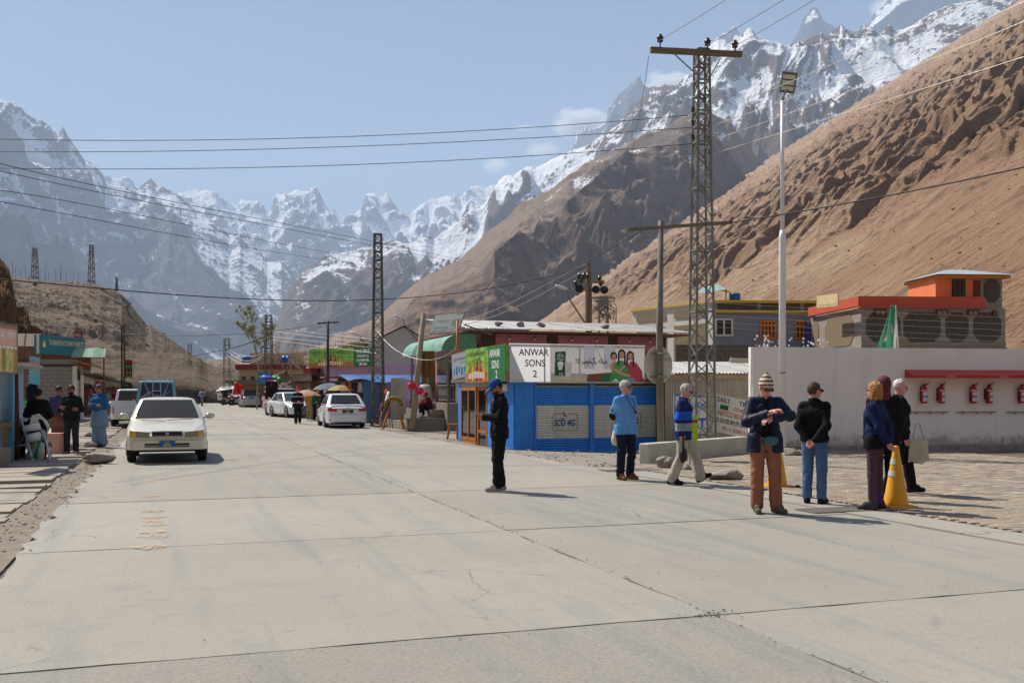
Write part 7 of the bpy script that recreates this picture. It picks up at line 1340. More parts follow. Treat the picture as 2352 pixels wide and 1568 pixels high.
# van with roof rack and ladder
def van_rear(e, skin, cpt, pane, h, hl, tp, c, paint, z0):
    for s in (-1, 1): skin('tail_light', (s * .66, s * .82), (.62, .9), TAILR, 1, .015)
    bm = MB(); bm.grid(lambda a, b: ((a - .5) * 2 * h * .985, hl + .05 - (abs(a - .5) * 2) ** 5 * .4, .32 + .24 * b), 20, 3); bm.build('bumper', STEEL, e, True)
    rk = MB(); zt = 2.02; x1, ya, yb = .68, -1.2, 2.15
    for z in (zt + .05, zt + .2):
        for s in (-1, 1): rk.bar((s * x1, ya, z), (s * x1, yb, z), .03)
        for y in (ya, yb): rk.bar((-x1, y, z), (x1, y, z), .03)
    for k in range(9): y = ya + (yb - ya) * k / 8; rk.bar((-x1, y, zt + .05), (x1, y, zt + .05), .025)
    for k in range(7):
        y = ya + (yb - ya) * k / 6
        for s in (-1, 1): rk.bar((s * x1, y, zt - .03), (s * x1, y, zt + .2), .022)
    for k in range(6): x = -x1 + 2 * x1 * k / 5; rk.bar((x, yb, zt), (x, yb, zt + .2), .022)
    rk.build('roof_rack', CHROME, e); ld = MB()
    for s in (-1, 1): ld.path([(s * .14, yb + .0, zt + .05), (s * .15, hl + .02, 1.55), (s * .15, hl + .09, .75)], .018, 6); ld.path([(s * .5, yb, zt), (s * .34, hl + .02, 1.6), (s * .16, hl + .08, 1.0)], .014, 6)
    for k in range(5): ld.bar((-.15, hl + .08 - .01 * k, .8 + .2 * k), (.15, hl + .08 - .01 * k, .8 + .2 * k), .02)
    ld.build('ladder', CHROME, e)
    wt_ = M('decal_white', (210, 210, 206), .5); pt = lambda s, t: cpt(s, t, .016)
    a, b = pt(2.12, .2), pt(2.36, .46); text('03435347105', e, a, b - a, Vector((0, 0, 1)), .09, wt_, (b - a).length); a, b = pt(2.62, .3), pt(2.86, .5); text('Shaheen', e, a, b - a, Z3, .1, M('decal_aqua', (40, 150, 180), .5), (b - a).length, .02)
TEALP = M('paint_teal', (96, 146, 156), .3, .06, 3, coat=.5, dirt=.15, dcol=(190, 190, 180))
p = PG(360, 990); z_ = 0; a = P(360, 900, 40.5); car('minivan', at_end(a, 4.6), THR, 'pale teal passenger van with chrome roof rack and ladder seen from behind', TEALP, 4.6, 1.72, 2.0, top=[(-2.3, .8), (-2.2, 1.0), (-1.6, 1.12), (0, 1.12), (2.2, 1.12), (2.3, 1.05)], cab=dict(f0=-1.9, f1=-1.2, r0=2.24, r1=2.05, z0=1.08, wb=.80, wt=.68, bul=.06), extra=van_rear, r=.33, sill=.3, cat='van', glassm=glass('van_glass', (16, 20, 26), .05), mirrors=BLKPL)
# pickups
def pickup_bed(load):
    def f(e, skin, cpt, pane, h, hl, tp, c, paint, z0):
        for s in (-1, 1): MB().bx(s * h * .96 - .04 * (s > 0), s * h * .96 + .04 * (s < 0), c['r0'] + .05, hl - .02, .9, 1.18).build('bed_side', paint, e); skin('tail_light', (s * .68, s * .82), (.62, .95), TAILR, 1, .02)
        MB().bx(-h * .9, h * .9, hl - .06, hl - .01, .6, 1.18).build('tailgate', paint, e); bm = MB(); bm.grid(lambda a, b: ((a - .5) * 2 * h * .96, hl + .06 - (abs(a - .5) * 2) ** 5 * .3, .38 + .22 * b), 16, 2); bm.build('bumper', CHROME, e, True)
        if load: front_generic(e, skin, cpt, pane, h, hl, tp, c, paint, z0)
    return f
PK = dict(top=[(-2.4, .66), (-2.3, .84), (-1.2, 1.0), (0, 1.02), (.4, .92), (2.3, .92), (2.4, .88)], cab=dict(f0=-1.15, f1=-.6, r0=.42, r1=.3, z0=.98, wb=.76, wt=.64), r=.35, sill=.36)
a = P(300, 900, 43); car('pickup_truck', at_end(a, 4.8), THR, 'white pickup truck parked left of the teal van', WHITEP, 4.8, 1.7, 1.66, extra=pickup_bed(False), cat='pickup', **PK)
a = P(640, 900, 61); tk = car('pickup_truck', (a.x, a.y + 1, .1), R(19 + 180 + 6 - 180), 'loaded pickup truck piled with sacks and bundles beside the market', M('paint_old', (176, 160, 150), .4, .1, 3, coat=.3), 4.8, 1.7, 1.66, extra=pickup_bed(True), cat='pickup', **PK)
g = random.Random(21); TR = Matrix.Rotation(R(25), 4, 'Z'); tl = Vector((a.x, a.y + 1, .1))
for i in range(16):
    x, y, z = -.5 + .5 * (i % 3), .75 + .5 * ((i // 3) % 2) * 1.6, 1.15 + .3 * (i // 6); m = MB(); m.ball((0, 0, 0), (.3, .42, .14), 10, 7); c_ = [(196, 186, 170), (190, 170, 140), (206, 200, 196), (160, 130, 96)][i % 4]
    one(m, 'sack', M('sack_%d' % (i % 4), c_, .85, .15, 6, .5, 14), 'stuffed sack in the loaded pickup, %s in the pile' % ordn[i], 'sack', 'sacks in the loaded pickup', True, tl + TR @ Vector((x, y, z)), R(25) + g.uniform(-.2, .2))
for i, (x, y, z, r_, c_, nm) in enumerate(((-.75, 1.0, 2.3, .3, (60, 90, 190), 'blue'), (-.55, .8, 2.1, .26, (190, 90, 130), 'pink'), (-.15, 1.2, 2.35, .34, (30, 150, 80), 'green'), (.15, 1.0, 2.25, .3, (50, 160, 100), 'pale green'), (.5, 1.4, 2.1, .3, (206, 206, 210), 'white'), (-.35, .6, 2.0, .24, (186, 150, 110), 'tan'))): vs, fs = rock(r_, 200 + i, 3, .8, 1.2); m = MB(); m.add(vs, fs); one(m, 'bundle', M('bundle_%d' % i, c_, .5, .25, 8), nm + ' plastic wrapped bundle on top of the loaded pickup', 'bundle', 'bundles on the loaded pickup', True, tl + TR @ Vector((x, y, z)))
for i, (x, y) in enumerate(((-.95, .0), (-.62, -.25))):
    m = MB(); m.grid(lambda a, b: ((a - .5) * (.34 + .1 * b), .06 * math.sin(a * 10), 2.0 - 1.1 * b), 8, 6); one(m, 'hanging_coat', M('coat_black', (20, 20, 24), .9, .2, 6), ['black coat hanging on the loaded pickup frame, left one', 'black coat hanging on the loaded pickup frame, right one'][i], 'coat', 'coats on the pickup', True, tl + TR @ Vector((x, y - .5, .1)), R(10))
def rear_suv(e, skin, cpt, pane, h, hl, tp, c, paint, z0):
    m = MB(); m.lathe([(.3, 0), (.33, .03), (.33, .15), (.3, .18)], (0.15, hl + .01, .95), 20, Matrix.Rotation(R(-90), 3, 'X')); m.build('spare_wheel', RUB, e, True)
    for s in (-1, 1): skin('tail_light', (s * .68, s * .82), (.62, .95), TAILR, 1, .02)
a = P(508, 900, 112); car('jeep', (a.x + .5, a.y, .3), THR, 'white jeep with spare wheel on its back at the far roadside', WHITEP, 4.2, 1.75, 1.8, top=[(-2.1, .72), (-2.0, .9), (-1.0, 1.08), (0, 1.1), (2.0, 1.1), (2.1, 1.0)], cab=dict(f0=-.95, f1=-.6, r0=2.0, r1=1.8, z0=1.06, wb=.78, wt=.66), r=.36, sill=.32, extra=rear_suv)
a = P(521, 900, 118); e = thing('cargo_truck', (a.x + 1, a.y, .3), R(8), 'green canvas truck parked at the far roadside', 'truck'); MB().bx(-1.1, 1.1, -.5, 4.5, .8, 2.6).build('canvas_body', M('canvas_green', (86, 110, 84), .8, .15, 2), e); MB().bx(-1.0, 1.0, 4.6, 6, .6, 2.3).build('cab', M('cab_green', (60, 96, 80), .5), e)
for y in (.6, 5.2):
    for s in (-1, 1): wheel(e, s * .95, y, .42, .25, s)
# motorcycles
def motorcycle(loc, rz, col, label):
    e = thing('motorcycle', loc, rz, label, 'motorcycle', 'motorcycles'); rt = Matrix.Rotation(R(90), 3, 'Y')
    for y in (-.6, .62):
        w = MB().lathe([(.24, -.035), (.3, -.03), (.3, .03), (.24, .035)], (0, y, .3), 20, rt).build('wheel', RUB, e, True); MB().lathe([(.02, -.05), (.05, -.05), (.05, .05), (.02, .05)], (0, y, .3), 10, rt).build('hub', CHROME, w)
        for k in range(6): a = k * 1.047; MB().bar((0, y, .3), (0, y + .24 * math.cos(a), .3 + .24 * math.sin(a)), .008).build('spoke', CHROME, w)
    for s in (-.09, .09): MB().tube((s, -.6, .3), (s, -.42, .95), .022).build('fork', CHROME, e)
    MB().ball((0, -.12, .78), (.14, .26, .13), 12, 8).build('tank', col, e, True); MB().bx(-.12, .12, .1, .7, .72, .82).build('seat', BLKPL, e); MB().bx(-.13, .13, -.2, .25, .3, .62).build('engine', STEEL, e); MB().path([(-.36, -.3, 1.02), (-.15, -.42, .98), (.15, -.42, .98), (.36, -.3, 1.02)], .016, 6).build('handlebar', BLKPL, e); MB().ball((0, -.52, .88), (.1, .08, .1), 12, 8).build('headlamp', HEADL, e, True); MB().tube((.16, -.1, .3), (.16, .8, .4), .04).build('exhaust', CHROME, e); MB().path([(0, -.42, .95), (0, -.1, .7), (0, .3, .7), (0, .62, .32)], .03, 6).build('frame', col, e)
    MB().lathe([(.31, -.06), (.34, -.05), (.34, .05), (.31, .06)], (0, .62, .33), 20, rt).build('mudguard', col, e) if False else None
    for s in (-1, 1): MB().ball((s * .3, -.36, 1.12), (.06, .015, .04), 8, 6).build('mirror', BLKPL, e)
    return e
a = P(464, 900, 93); motorcycle((a.x, a.y, rise(88) + .02), R(14), M('moto_red', (150, 20, 24), .3, coat=.5), 'red motorcycle ridden towards us in the middle distance')
for i, (x, D) in enumerate(((525, 98), (533, 102), (546, 96))): a = P(x, 900, D); motorcycle((a.x, a.y, .25), R(70 + 20 * i), [M('moto_red', (150, 20, 24), .3), M('moto_black', (26, 26, 30), .3), M('moto_dark', (40, 20, 24), .3)][i], ['red motorcycle parked at the far kerb, leftmost', 'black motorcycle parked at the far kerb, between two others', 'dark motorcycle parked at the far kerb nearest the jeep'][i])
# ================================================================ people
def surf(fn, lo, hi, h):
    n = [int(math.ceil((hi[i] - lo[i]) / h)) + 1 for i in range(3)]
    g = [np.float32(lo[i]) + np.arange(n[i], dtype=np.float32) * np.float32(h) for i in range(3)]
    X, Y, Z = np.meshgrid(*g, indexing='ij'); d = fn(X, Y, Z); ins = d < 0
    c = [(0, 0, 0), (1, 0, 0), (0, 1, 0), (1, 1, 0), (0, 0, 1), (1, 0, 1), (0, 1, 1), (1, 1, 1)]
    sl = lambda a, o: a[o[0]:a.shape[0] - 1 + o[0], o[1]:a.shape[1] - 1 + o[1], o[2]:a.shape[2] - 1 + o[2]]
    cnt = sum(sl(ins, o).astype(np.int8) for o in c); act = (cnt > 0) & (cnt < 8); I = np.argwhere(act)
    if len(I) == 0: return np.zeros((0, 3)), np.zeros((0, 4), int)
    vals = np.stack([sl(d, o)[act] for o in c], 1); C = np.array(c, float); pos = np.zeros((len(I), 3)); k = np.zeros(len(I))
    for a, b in ((0, 1), (2, 3), (4, 5), (6, 7), (0, 2), (1, 3), (4, 6), (5, 7), (0, 4), (1, 5), (2, 6), (3, 7)):
        va, vb = vals[:, a], vals[:, b]; x = (va < 0) != (vb < 0); t = np.where(x, va / np.where(x, va - vb, 1), 0); pos += np.where(x[:, None], C[a] + (C[b] - C[a]) * t[:, None], 0); k += x
    V_ = (I + pos / k[:, None]) * h + np.array(lo); idx = -np.ones(act.shape, int); idx[act] = np.arange(len(I)); F = []
    for ax in range(3):
        s0 = [slice(None)] * 3; s1 = [slice(None)] * 3; s0[ax] = slice(0, -1); s1[ax] = slice(1, None); e = ins[tuple(s0)] != ins[tuple(s1)]; E = np.argwhere(e); b, c_ = [(1, 2), (2, 0), (0, 1)][ax]
        ok = (E[:, b] > 0) & (E[:, c_] > 0) & (E[:, b] < ins.shape[b] - 1) & (E[:, c_] < ins.shape[c_] - 1); E = E[ok]
        if not len(E): continue
        q = []
        for db, dc in ((-1, -1), (0, -1), (0, 0), (-1, 0)): P_ = E.copy(); P_[:, b] += db; P_[:, c_] += dc; q.append(idx[P_[:, 0], P_[:, 1], P_[:, 2]])
        q = np.stack(q, 1); fl = ~ins[E[:, 0], E[:, 1], E[:, 2]]; q[fl] = q[fl][:, ::-1]; F.append(q)
    F = np.concatenate(F); return V_, F[(F >= 0).all(1)]
def rc(X, Y, Z, a, b, ra, rb):
    a = np.array(a, np.float32); b = np.array(b, np.float32); d = b - a; L = float(d @ d) + 1e-9
    px, py, pz = X - a[0], Y - a[1], Z - a[2]; t = np.clip((px * d[0] + py * d[1] + pz * d[2]) / L, 0, 1)
    return np.sqrt((px - t * d[0]) ** 2 + (py - t * d[1]) ** 2 + (pz - t * d[2]) ** 2) - (ra + (rb - ra) * t)
def smin(a, b, k): h = np.clip(.5 + .5 * (b - a) / k, 0, 1); return b + (a - b) * h - k * h * (1 - h)
def union(X, Y, Z, prims, k):
    d = None
    for p in prims: q = rc(X, Y, Z, *p); d = q if d is None else smin(d, q, k)
    return d
def prim_mesh(prims, k, h, cut=None, fold=0., seed=0, pad=.05):
    a = np.array([np.minimum(p[0], p[1]) - max(p[2], p[3]) for p in prims]).min(0) - pad; b = np.array([np.maximum(p[0], p[1]) + max(p[2], p[3]) for p in prims]).max(0) + pad
    def fn(X, Y, Z):
        d = union(X, Y, Z, prims, k)
        if fold:
            wv = np.sin(X * 17 + Y * 11 + 2.6 * np.sin(Z * 9 + seed) + seed); f1 = np.sin(Z * 34 + 9 * wv * .35 + X * 22 - Y * 15 + seed * 2); f2 = np.sin(Z * 58 - X * 33 + Y * 27 + 2.1 * wv); d = d + fold * (.9 * np.maximum(f1, -.3) * (.5 + .5 * wv) + .45 * f2 * np.clip(wv + .4, 0, 1))
        if cut: d = cut(d, X, Y, Z)
        return d
    return surf(fn, a, b, h)
def npobj(name, VF, mats, parent, mi=None): return obj(name, fromnp(name, VF[0], VF[1], mats, True, mi), parent)
SKINS = {'fair': M('skin_fair', (206, 150, 126), .6, .08, 12, spec=.3), 'tan': M('skin_tan', (160, 108, 80), .6, .08, 12, spec=.3), 'pink': M('skin_pink', (216, 150, 136), .6, .08, 12, spec=.3)}
def ell(X, Y, Z, c, r): r = np.array(r); q = np.sqrt(((X - c[0]) / r[0]) ** 2 + ((Y - c[1]) / r[1]) ** 2 + ((Z - c[2]) / r[2]) ** 2); return (q - 1) * float(r.min())
def cloth(n, c, rough=.9, bump=.6): return M('cloth_' + n, c, rough, .16, 9, bump, 26, spec=.15, stretch=(1, 1, .6))
def person(loc, yaw, label, h=1.75, J=None, head=(0, 0), top=None, bottom=None, shoes=(50, 46, 42), skin='fair', hair=('short', (60, 44, 34)), near=True, group=None, extras=None, width=1., shortsleeve=False, bare=False, hands=(0, 0), curl=.6, name='person'):
    """J overrides joints (metres for a 1.75 m body, facing -y). top = dict(col, th, hem, ...); bottom = dict(col, th)"""
    e = thing(name, loc, yaw, label, 'person', group); s = h / 1.75; e.scale = (s, s, s); q = .0135 if near else .027
    j = dict(pel=(0, 0, .95), wai=(0, 0, 1.08), che=(0, 0, 1.29), nek=(0, .015, 1.47), hed=(0, -.015, 1.625))
    for n_, sg in (('L', 1), ('R', -1)): j.update({'hip' + n_: (sg * .088, 0, .92), 'kne' + n_: (sg * .10, -.015, .50), 'ank' + n_: (sg * .105, .02, .09), 'toe' + n_: (sg * .125, -.155, .035), 'sho' + n_: (sg * .162, .015, 1.405), 'elb' + n_: (sg * .215, .035, 1.12), 'wri' + n_: (sg * .225, -.04, .87)})
    j.update(J or {}); j = {k: np.array(v, float) for k, v in j.items()}; seed = hash(label) % 97 / 7.
    seed = sum(map(ord, label)) % 97 / 7.
    X1 = j['shoL'] - j['shoR']; X1 = X1 / np.linalg.norm(X1); HX = j['hipL'] - j['hipR']; HX = HX / np.linalg.norm(HX); w = width
    def torso(t): return [(j['pel'] - HX * .085 * w, j['pel'] + HX * .085 * w, .105 + t, .105 + t), (j['wai'] - X1 * .07 * w, j['wai'] + X1 * .07 * w, .1 + t, .1 + t), (j['che'] - X1 * .095 * w, j['che'] + X1 * .095 * w, .112 + t, .112 + t), (j['pel'], j['wai'], .11 * w + t, .11 * w + t), (j['wai'], j['che'], .11 * w + t, .115 * w + t), (j['shoR'], j['shoL'], .05 + t * .6, .05 + t * .6), (j['che'], j['nek'], .1 + t * .7, .05 + t * .5), (j['nek'], j['shoL'], .05 + t * .4, .046 + t * .5), (j['nek'], j['shoR'], .05 + t * .4, .046 + t * .5)]
    def arm(n_, t, cutoff=1., r=(.056, .046, .034)):
        A, B, C = j['sho' + n_], j['elb' + n_], j['wri' + n_]
        if cutoff <= 1: return [(A, A + (B - A) * cutoff, r[0] + t, r[1] + t * 1.1)]
        return [(A, B, r[0] + t, r[1] + t), (B, B + (C - B) * (cutoff - 1), r[1] + t, r[2] + t)]
    def leg(n_, t, cutoff=2., r=(.088, .06, .042), fl=0.):
        A, B, C = j['hip' + n_], j['kne' + n_], j['ank' + n_]; return [(A, B, r[0] + t, r[1] + t), (B, B + (C - B) * (cutoff - 1), r[1] + t, r[2] + t + fl)]
    # head frame
    hy, hp = R(head[0]), R(head[1]); HR = np.array(Matrix.Rotation(hy, 3, 'Z') @ Matrix.Rotation(hp, 3, 'X')); HC = j['hed']
    def hloc(X, Y, Z): x, y, z = X - HC[0], Y - HC[1], Z - HC[2]; return x * HR[0, 0] + y * HR[1, 0] + z * HR[2, 0], x * HR[0, 1] + y * HR[1, 1] + z * HR[2, 1], x * HR[0, 2] + y * HR[1, 2] + z * HR[2, 2]
    def headf(X, Y, Z):
        x, y, z = hloc(X, Y, Z); d = ell(x, y, z, (0, .012, .03), (.074, .092, .092)); d = smin(d, ell(x, y, z, (0, -.022, -.05), (.054, .062, .068)), .03); d = smin(d, rc(x, y, z, (0, -.088, .006), (0, -.107, -.03), .009, .016), .012)
        d = smin(d, rc(x, y, z, (-.03, -.075, .028), (.03, -.075, .028), .011, .011), .012); ax = np.abs(x); d = smin(d, ell(ax, y, z, (.077, .008, -.005), (.012, .024, .034)), .01)
        so = ell(ax, y, z, (.031, -.098, .008), (.017, .016, .011)); d = -smin(-d, so, .012); d = smin(d, rc(x, y, z, (-.018, -.08, -.066), (.018, -.08, -.066), .007, .007), .008); return d
    nk = [(j['nek'] + (0, .0, -.03), HC + HR @ np.array((0, .02, -.06)), .056, .05)]
    lo, hi = HC - .17, HC + .17; lo[2] -= .06
    hv = surf(lambda X, Y, Z: smin(headf(X, Y, Z), union(X, Y, Z, nk, .02), .03), lo, hi, .0085 if near else .014)
    parts = [hv]; bd = torso(-.02) + arm('L', -.006, 2) + arm('R', -.006, 2) + leg('L', -.008) + leg('R', -.008); parts.append(prim_mesh(bd, .03, q * 1.4))
    for i, n_ in enumerate('LR'):
        A, C = j['elb' + n_], j['wri' + n_]; D_ = C - A; D_ = D_ / np.linalg.norm(D_); sg = 1 if n_ == 'L' else -1; ref = np.array(J['pal' + n_]) if J and 'pal' + n_ in J else np.array((-sg * 1., -.25, 0)); pn_ = ref - D_ * (ref @ D_); pn_ = pn_ / (np.linalg.norm(pn_) + 1e-6); sd = np.cross(D_, pn_); 
        if sd[1] > 0 and abs(sd[1]) > .2: sd = -sd          # thumb side forward
        hp_ = [(C - D_ * .03, C + D_ * .02, .03, .03), (C + D_ * .03 + sd * .022, C + D_ * .075 + sd * .026, .017, .015), (C + D_ * .03 - sd * .02, C + D_ * .075 - sd * .026, .017, .014), (C + D_ * .03, C + D_ * .075, .018, .015)]; cu = J.get('curl' + n_, curl) if J else curl; fp = []
        for f_, (o_, l_) in enumerate(((.030, .036), (.010, .041), (-.010, .038), (-.029, .030))):
            K = C + D_ * .082 + sd * o_; d1 = D_ * math.cos(cu) + pn_ * math.sin(cu); M1 = K + d1 * l_; d2 = D_ * math.cos(cu * 2.1) + pn_ * math.sin(cu * 2.1); fp += [(K, M1, .0095, .009), (M1, M1 + d2 * l_ * .9, .009, .0075)]
        T = C + D_ * .03 + sd * .03; T1 = T + (D_ * .6 + sd * .55 + pn_ * .35) * .035; fp += [(T, T1, .013, .0105), (T1, T1 + (D_ * .85 + pn_ * .5) * .03, .0105, .009)]
        def hf(X, Y, Z): return smin(union(X, Y, Z, hp_, .012), union(X, Y, Z, fp, .004), .006)
        parts.append(surf(hf, C - .15, C + .15, .0062 if near else .012))
    off = 0; VV = []; FF = []
    for v_, f_ in parts: VV.append(v_); FF.append(f_ + off); off += len(v_)
    body = npobj('body', (np.concatenate(VV), np.concatenate(FF)), SKINS[skin], e)
    HM = Matrix([list(r_) for r_ in HR]); hl_ = lambda p: Vector(HC) + HM @ Vector(p)
    m = MB()
    for sg in (-1, 1): m.ball(hl_((sg * .031, -.083, .008)), .0125, 8, 6)
    m.build('eyes', M('eye_dark', (40, 30, 26), .3), e, True); m = MB()
    for sg in (-1, 1): m.bar(hl_((sg * .014, -.099, .03)), hl_((sg * .05, -.087, .031)), .008, .012)
    m.build('eyebrows', M('brow_%d%d%d' % tuple(hair[1]), tuple(int(c * .8) for c in hair[1]), .9), e)
    # hair and hats
    hm = M('hair_%d%d%d' % tuple(hair[1]), hair[1], .65, .35, 30, .6, 120, stretch=(1, 1, .3)); hk = hair[0]; hr = .010 if near else .016
    def wr(fn, nm, mt, lo_=(-.2, -.2, -.3), hi_=(.2, .24, .24)):
        cs = np.array([HC + HR @ np.array((x, y, z)) for x in (lo_[0], hi_[0]) for y in (lo_[1], hi_[1]) for z in (lo_[2], hi_[2])]); v_, f_ = surf(lambda X, Y, Z: fn(*hloc(X, Y, Z)), cs.min(0), cs.max(0), hr)
        if len(v_): return npobj(nm, (v_, f_), mt, e)
    rough = lambda x, y, z: .006 * np.sin(x * 90 + 3 * np.sin(z * 50)) * np.sin(z * 70 + y * 60 + seed)
    if hk in ('short', 'bald', 'combed'):
        th = {'short': .011, 'combed': .015, 'bald': .005}[hk]; ln = {'short': -.02, 'combed': -.025, 'bald': .05}[hk]
        wr(lambda x, y, z: np.maximum(ell(x, y, z, (0, .016, .034), (.074 + th, .092 + th, .093 + th)) + rough(x, y, z), -np.minimum(np.minimum(z * .62 + (y + .0) * .78 - ln, 1), z + .075)), 'hair', hm)
    if hk == 'bob':
        wr(lambda x, y, z: np.maximum(smin(ell(x, y, z, (0, .02, .038), (.09, .108, .104)), ell(x, y, z, (0, .04, -.07), (.09, .075, .105)), .05) + rough(x, y, z) * 1.3, -np.maximum(np.maximum(y + .045, -(-z + .05)) * 0 + np.minimum(y + .04, 1) , np.minimum(z - .055, 1))), 'hair', hm)
    if len(hair) > 2:
        for kind, col in hair[2]:
            cm = M('hat_%s_%d%d%d' % ((kind,) + tuple(col)), col, .85, .2, 14, .3, 90)
            if kind == 'cap':
                wr(lambda x, y, z: np.maximum(ell(x, y, z, (0, .012, .036), (.094, .112, .112)), -(z - .028 - y * .12)), 'cap', cm); wr(lambda x, y, z: smin(np.maximum(np.maximum(ell(x, y, z, (0, -.10, .036), (.085, .11, .09)), np.abs(z - .036 - (y + .1) * .25) - .012), y + .06), rc(x, y, z, (-.03, -.085, .045), (.03, -.085, .045), .01, .01), .01), 'cap_brim', cm)
            if kind == 'skull': wr(lambda x, y, z: np.maximum(ell(x, y, z, (0, .014, .036), (.091, .108, .108)), -(z - .03 + y * .5)), 'cap', cm)
            if kind == 'knit':
                t = NT('knit_wool'); oc = t.coord('Object'); sp_ = t.n('SeparateXYZ'); t.l(oc, sp_.inputs[0]); zz = t.math('ADD', sp_.outputs[2], t.rng(t.noise(oc, 60, 2), 0, 1, -.012, .012)); band = t.math('SINE', t.math('MULTIPLY', zz, 120)); c = t.mix(t.rng(band, .05, .25), lin((216, 204, 186)), lin((112, 60, 32))); t.l(c, t.b.inputs['Base Color']); t.b.inputs['Roughness'].default_value = .95; t.bump(t.noise(oc, 220, 2), .6, .01)
                wr(lambda x, y, z: np.maximum(smin(ell(x, y, z, (0, .014, .045), (.093, .11, .115)), rc(x, y, z, (0, .02, .12), (0, .03, .2), .05, .012), .05), -(z - .032 + y * .1)), 'knit_hat', t.m, hi_=(.2, .24, .3))
            if kind == 'beard': wr(lambda x, y, z: np.maximum(np.maximum(ell(x, y, z, (0, -.026, -.06), (.062, .072, .072)) + rough(x, y, z), -(-.044 - z + np.maximum(0, -y - .085) * -.0)), np.maximum(y - .02, -1)), 'beard', M('beard_%d%d%d' % tuple(col), col, .9, .3, 40, .6, 120))
            if kind == 'scarf': wr(lambda x, y, z: np.maximum(smin(ell(x, y, z, (0, .02, .04), (.1, .118, .115)), ell(x, y, z, (0, .02, -.14), (.1, .1, .12)), .06) + rough(x, y, z), -np.maximum(y + .055, np.abs(x) - .058) * 1.), 'headscarf', cm)
            if kind == 'helmet': wr(lambda x, y, z: np.maximum(ell(x, y, z, (0, .01, .03), (.12, .14, .13)), -(z + .02)), 'helmet', cm)
            if kind == 'shades':
                m = MB()
                for sg in (-1, 1): m.box(hl_((sg * .034, -.104, .008)), (.056, .012, .036), rot=HM); m.bar(hl_((sg * .062, -.1, .014)), hl_((sg * .08, .01, .012)), .006, .01)
                m.bar(hl_((-.01, -.108, .014)), hl_((.01, -.108, .014)), .006); m.build('sunglasses', M('shades', (16, 14, 14), .15, spec=.7), e)
    # clothes
    if bottom:
        t = bottom.get('th', .022) * .8; pr = [(j['pel'] - HX * .085 * w, j['pel'] + HX * .085 * w, .112 + t * .5, .112 + t * .5)] + leg('L', t, bottom.get('len', 1.95), fl=bottom.get('flare', .012)) + leg('R', t, bottom.get('len', 1.95), fl=bottom.get('flare', .012)); npobj('trousers', prim_mesh(pr, .022, q, None, bottom.get('fold', .008), seed), cloth('b%d%d%d' % bottom['col'], bottom['col'], .9, bottom.get('bump', .6)), e)
    if top:
        t = top.get('th', .025) * .68; so = top.get('sleeve', 1.93); hem = top.get('hem', .86); pr = torso(t) + arm('L', t * .85, so) + arm('R', t * .85, so)
        if hem < .84:
            dn = [(j['pel'] - HX * .09 * w, j['pel'] - HX * .1 * w + np.array((0, 0, hem - .95)), .105 + t, .11 + t), (j['pel'] + HX * .09 * w, j['pel'] + HX * .1 * w + np.array((0, 0, hem - .95)), .105 + t, .11 + t)]
            if top.get('drape', True): pr += dn
        up_ = (j['nek'] - j['pel']); up_ = up_ / np.linalg.norm(up_); hemp = np.array(top.get('hemp', j['pel'] + up_ * (hem - .95))); ch = j['che']; armk = [arm('L', t + .02, so), arm('R', t + .02, so)]
        neckp = j['nek'] + up_ * .03
        def cut(d, X, Y, Z):
            under = -((X - hemp[0]) * up_[0] + (Y - hemp[1]) * up_[1] + (Z - hemp[2]) * up_[2]); ad = np.minimum(union(X, Y, Z, armk[0], .01), union(X, Y, Z, armk[1], .01)); d = np.maximum(d, np.minimum(under, ad + .004)); ab = ((X - neckp[0]) * up_[0] + (Y - neckp[1]) * up_[1] + (Z - neckp[2]) * up_[2]); d = np.maximum(d, ab)
            if top.get('open'):   # open front
                fx = np.abs(X - ch[0]) - top['open'] * np.clip((neckp[2] - Z) / .5, .15, 1); d = np.maximum(d, np.minimum(-fx, np.minimum(Y + .03, 1) * -1 * -1 + 0) if False else -np.maximum(fx, Y - (-.06)))
            return d
        vf = prim_mesh(pr, .03, q, cut, top.get('fold', .009), seed)
        mats = [cloth('t%d%d%d' % top['col'], top['col'], top.get('rough', .9), top.get('bump', .6))]; mi = None
        if 'bands' in top:
            cz = vf[0][vf[1]].mean(1); mi = np.zeros(len(cz), int)
            rel = cz[:, 2]
            # along sleeves use distance along the arm so that stripes follow it
            for n_, bnd in enumerate(top['bands']): mats.append(cloth('t%d%d%d' % bnd[2], bnd[2])); mi[(rel > bnd[0]) & (rel < bnd[1])] = n_ + 1
        npobj(top.get('name', 'jacket'), vf, mats, e, mi)
        if top.get('collar_up'): npobj('collar', prim_mesh([(j['nek'] + (0, .0, -.03), j['nek'] + up_ * .05 + (0, -.006, 0), .078, .074)], .01, q * .7, lambda d, X, Y, Z: np.maximum(np.maximum(np.abs(d) - .011, np.abs(Z - j['nek'][2] - .008 + (Y - j['nek'][1]) * -.25) - .036), -np.maximum(np.abs(X - j['nek'][0]) - .028 - np.clip(Z - j['nek'][2], 0, .1) * .5, Y - j['nek'][1] + .01))), cloth('t%d%d%d' % top['col'], top['col']), e)
        if top.get('inner'): npobj('shirt', prim_mesh(torso(t * .2) + [(j['pel'] - HX * .08, j['pel'] + HX * .08, .115, .115)], .03, q * 1.2, lambda d, X, Y, Z: np.maximum(np.maximum(d, Z - j['nek'][2] - .01), .88 - Z), .004, seed), cloth('i%d%d%d' % top['inner'], top['inner']), e)
        if shortsleeve: npobj('undersleeves', prim_mesh(arm('L', .012, 1.18) + arm('R', .012, 1.18), .01, q, None, .003), cloth('under', (26, 26, 30)), e)
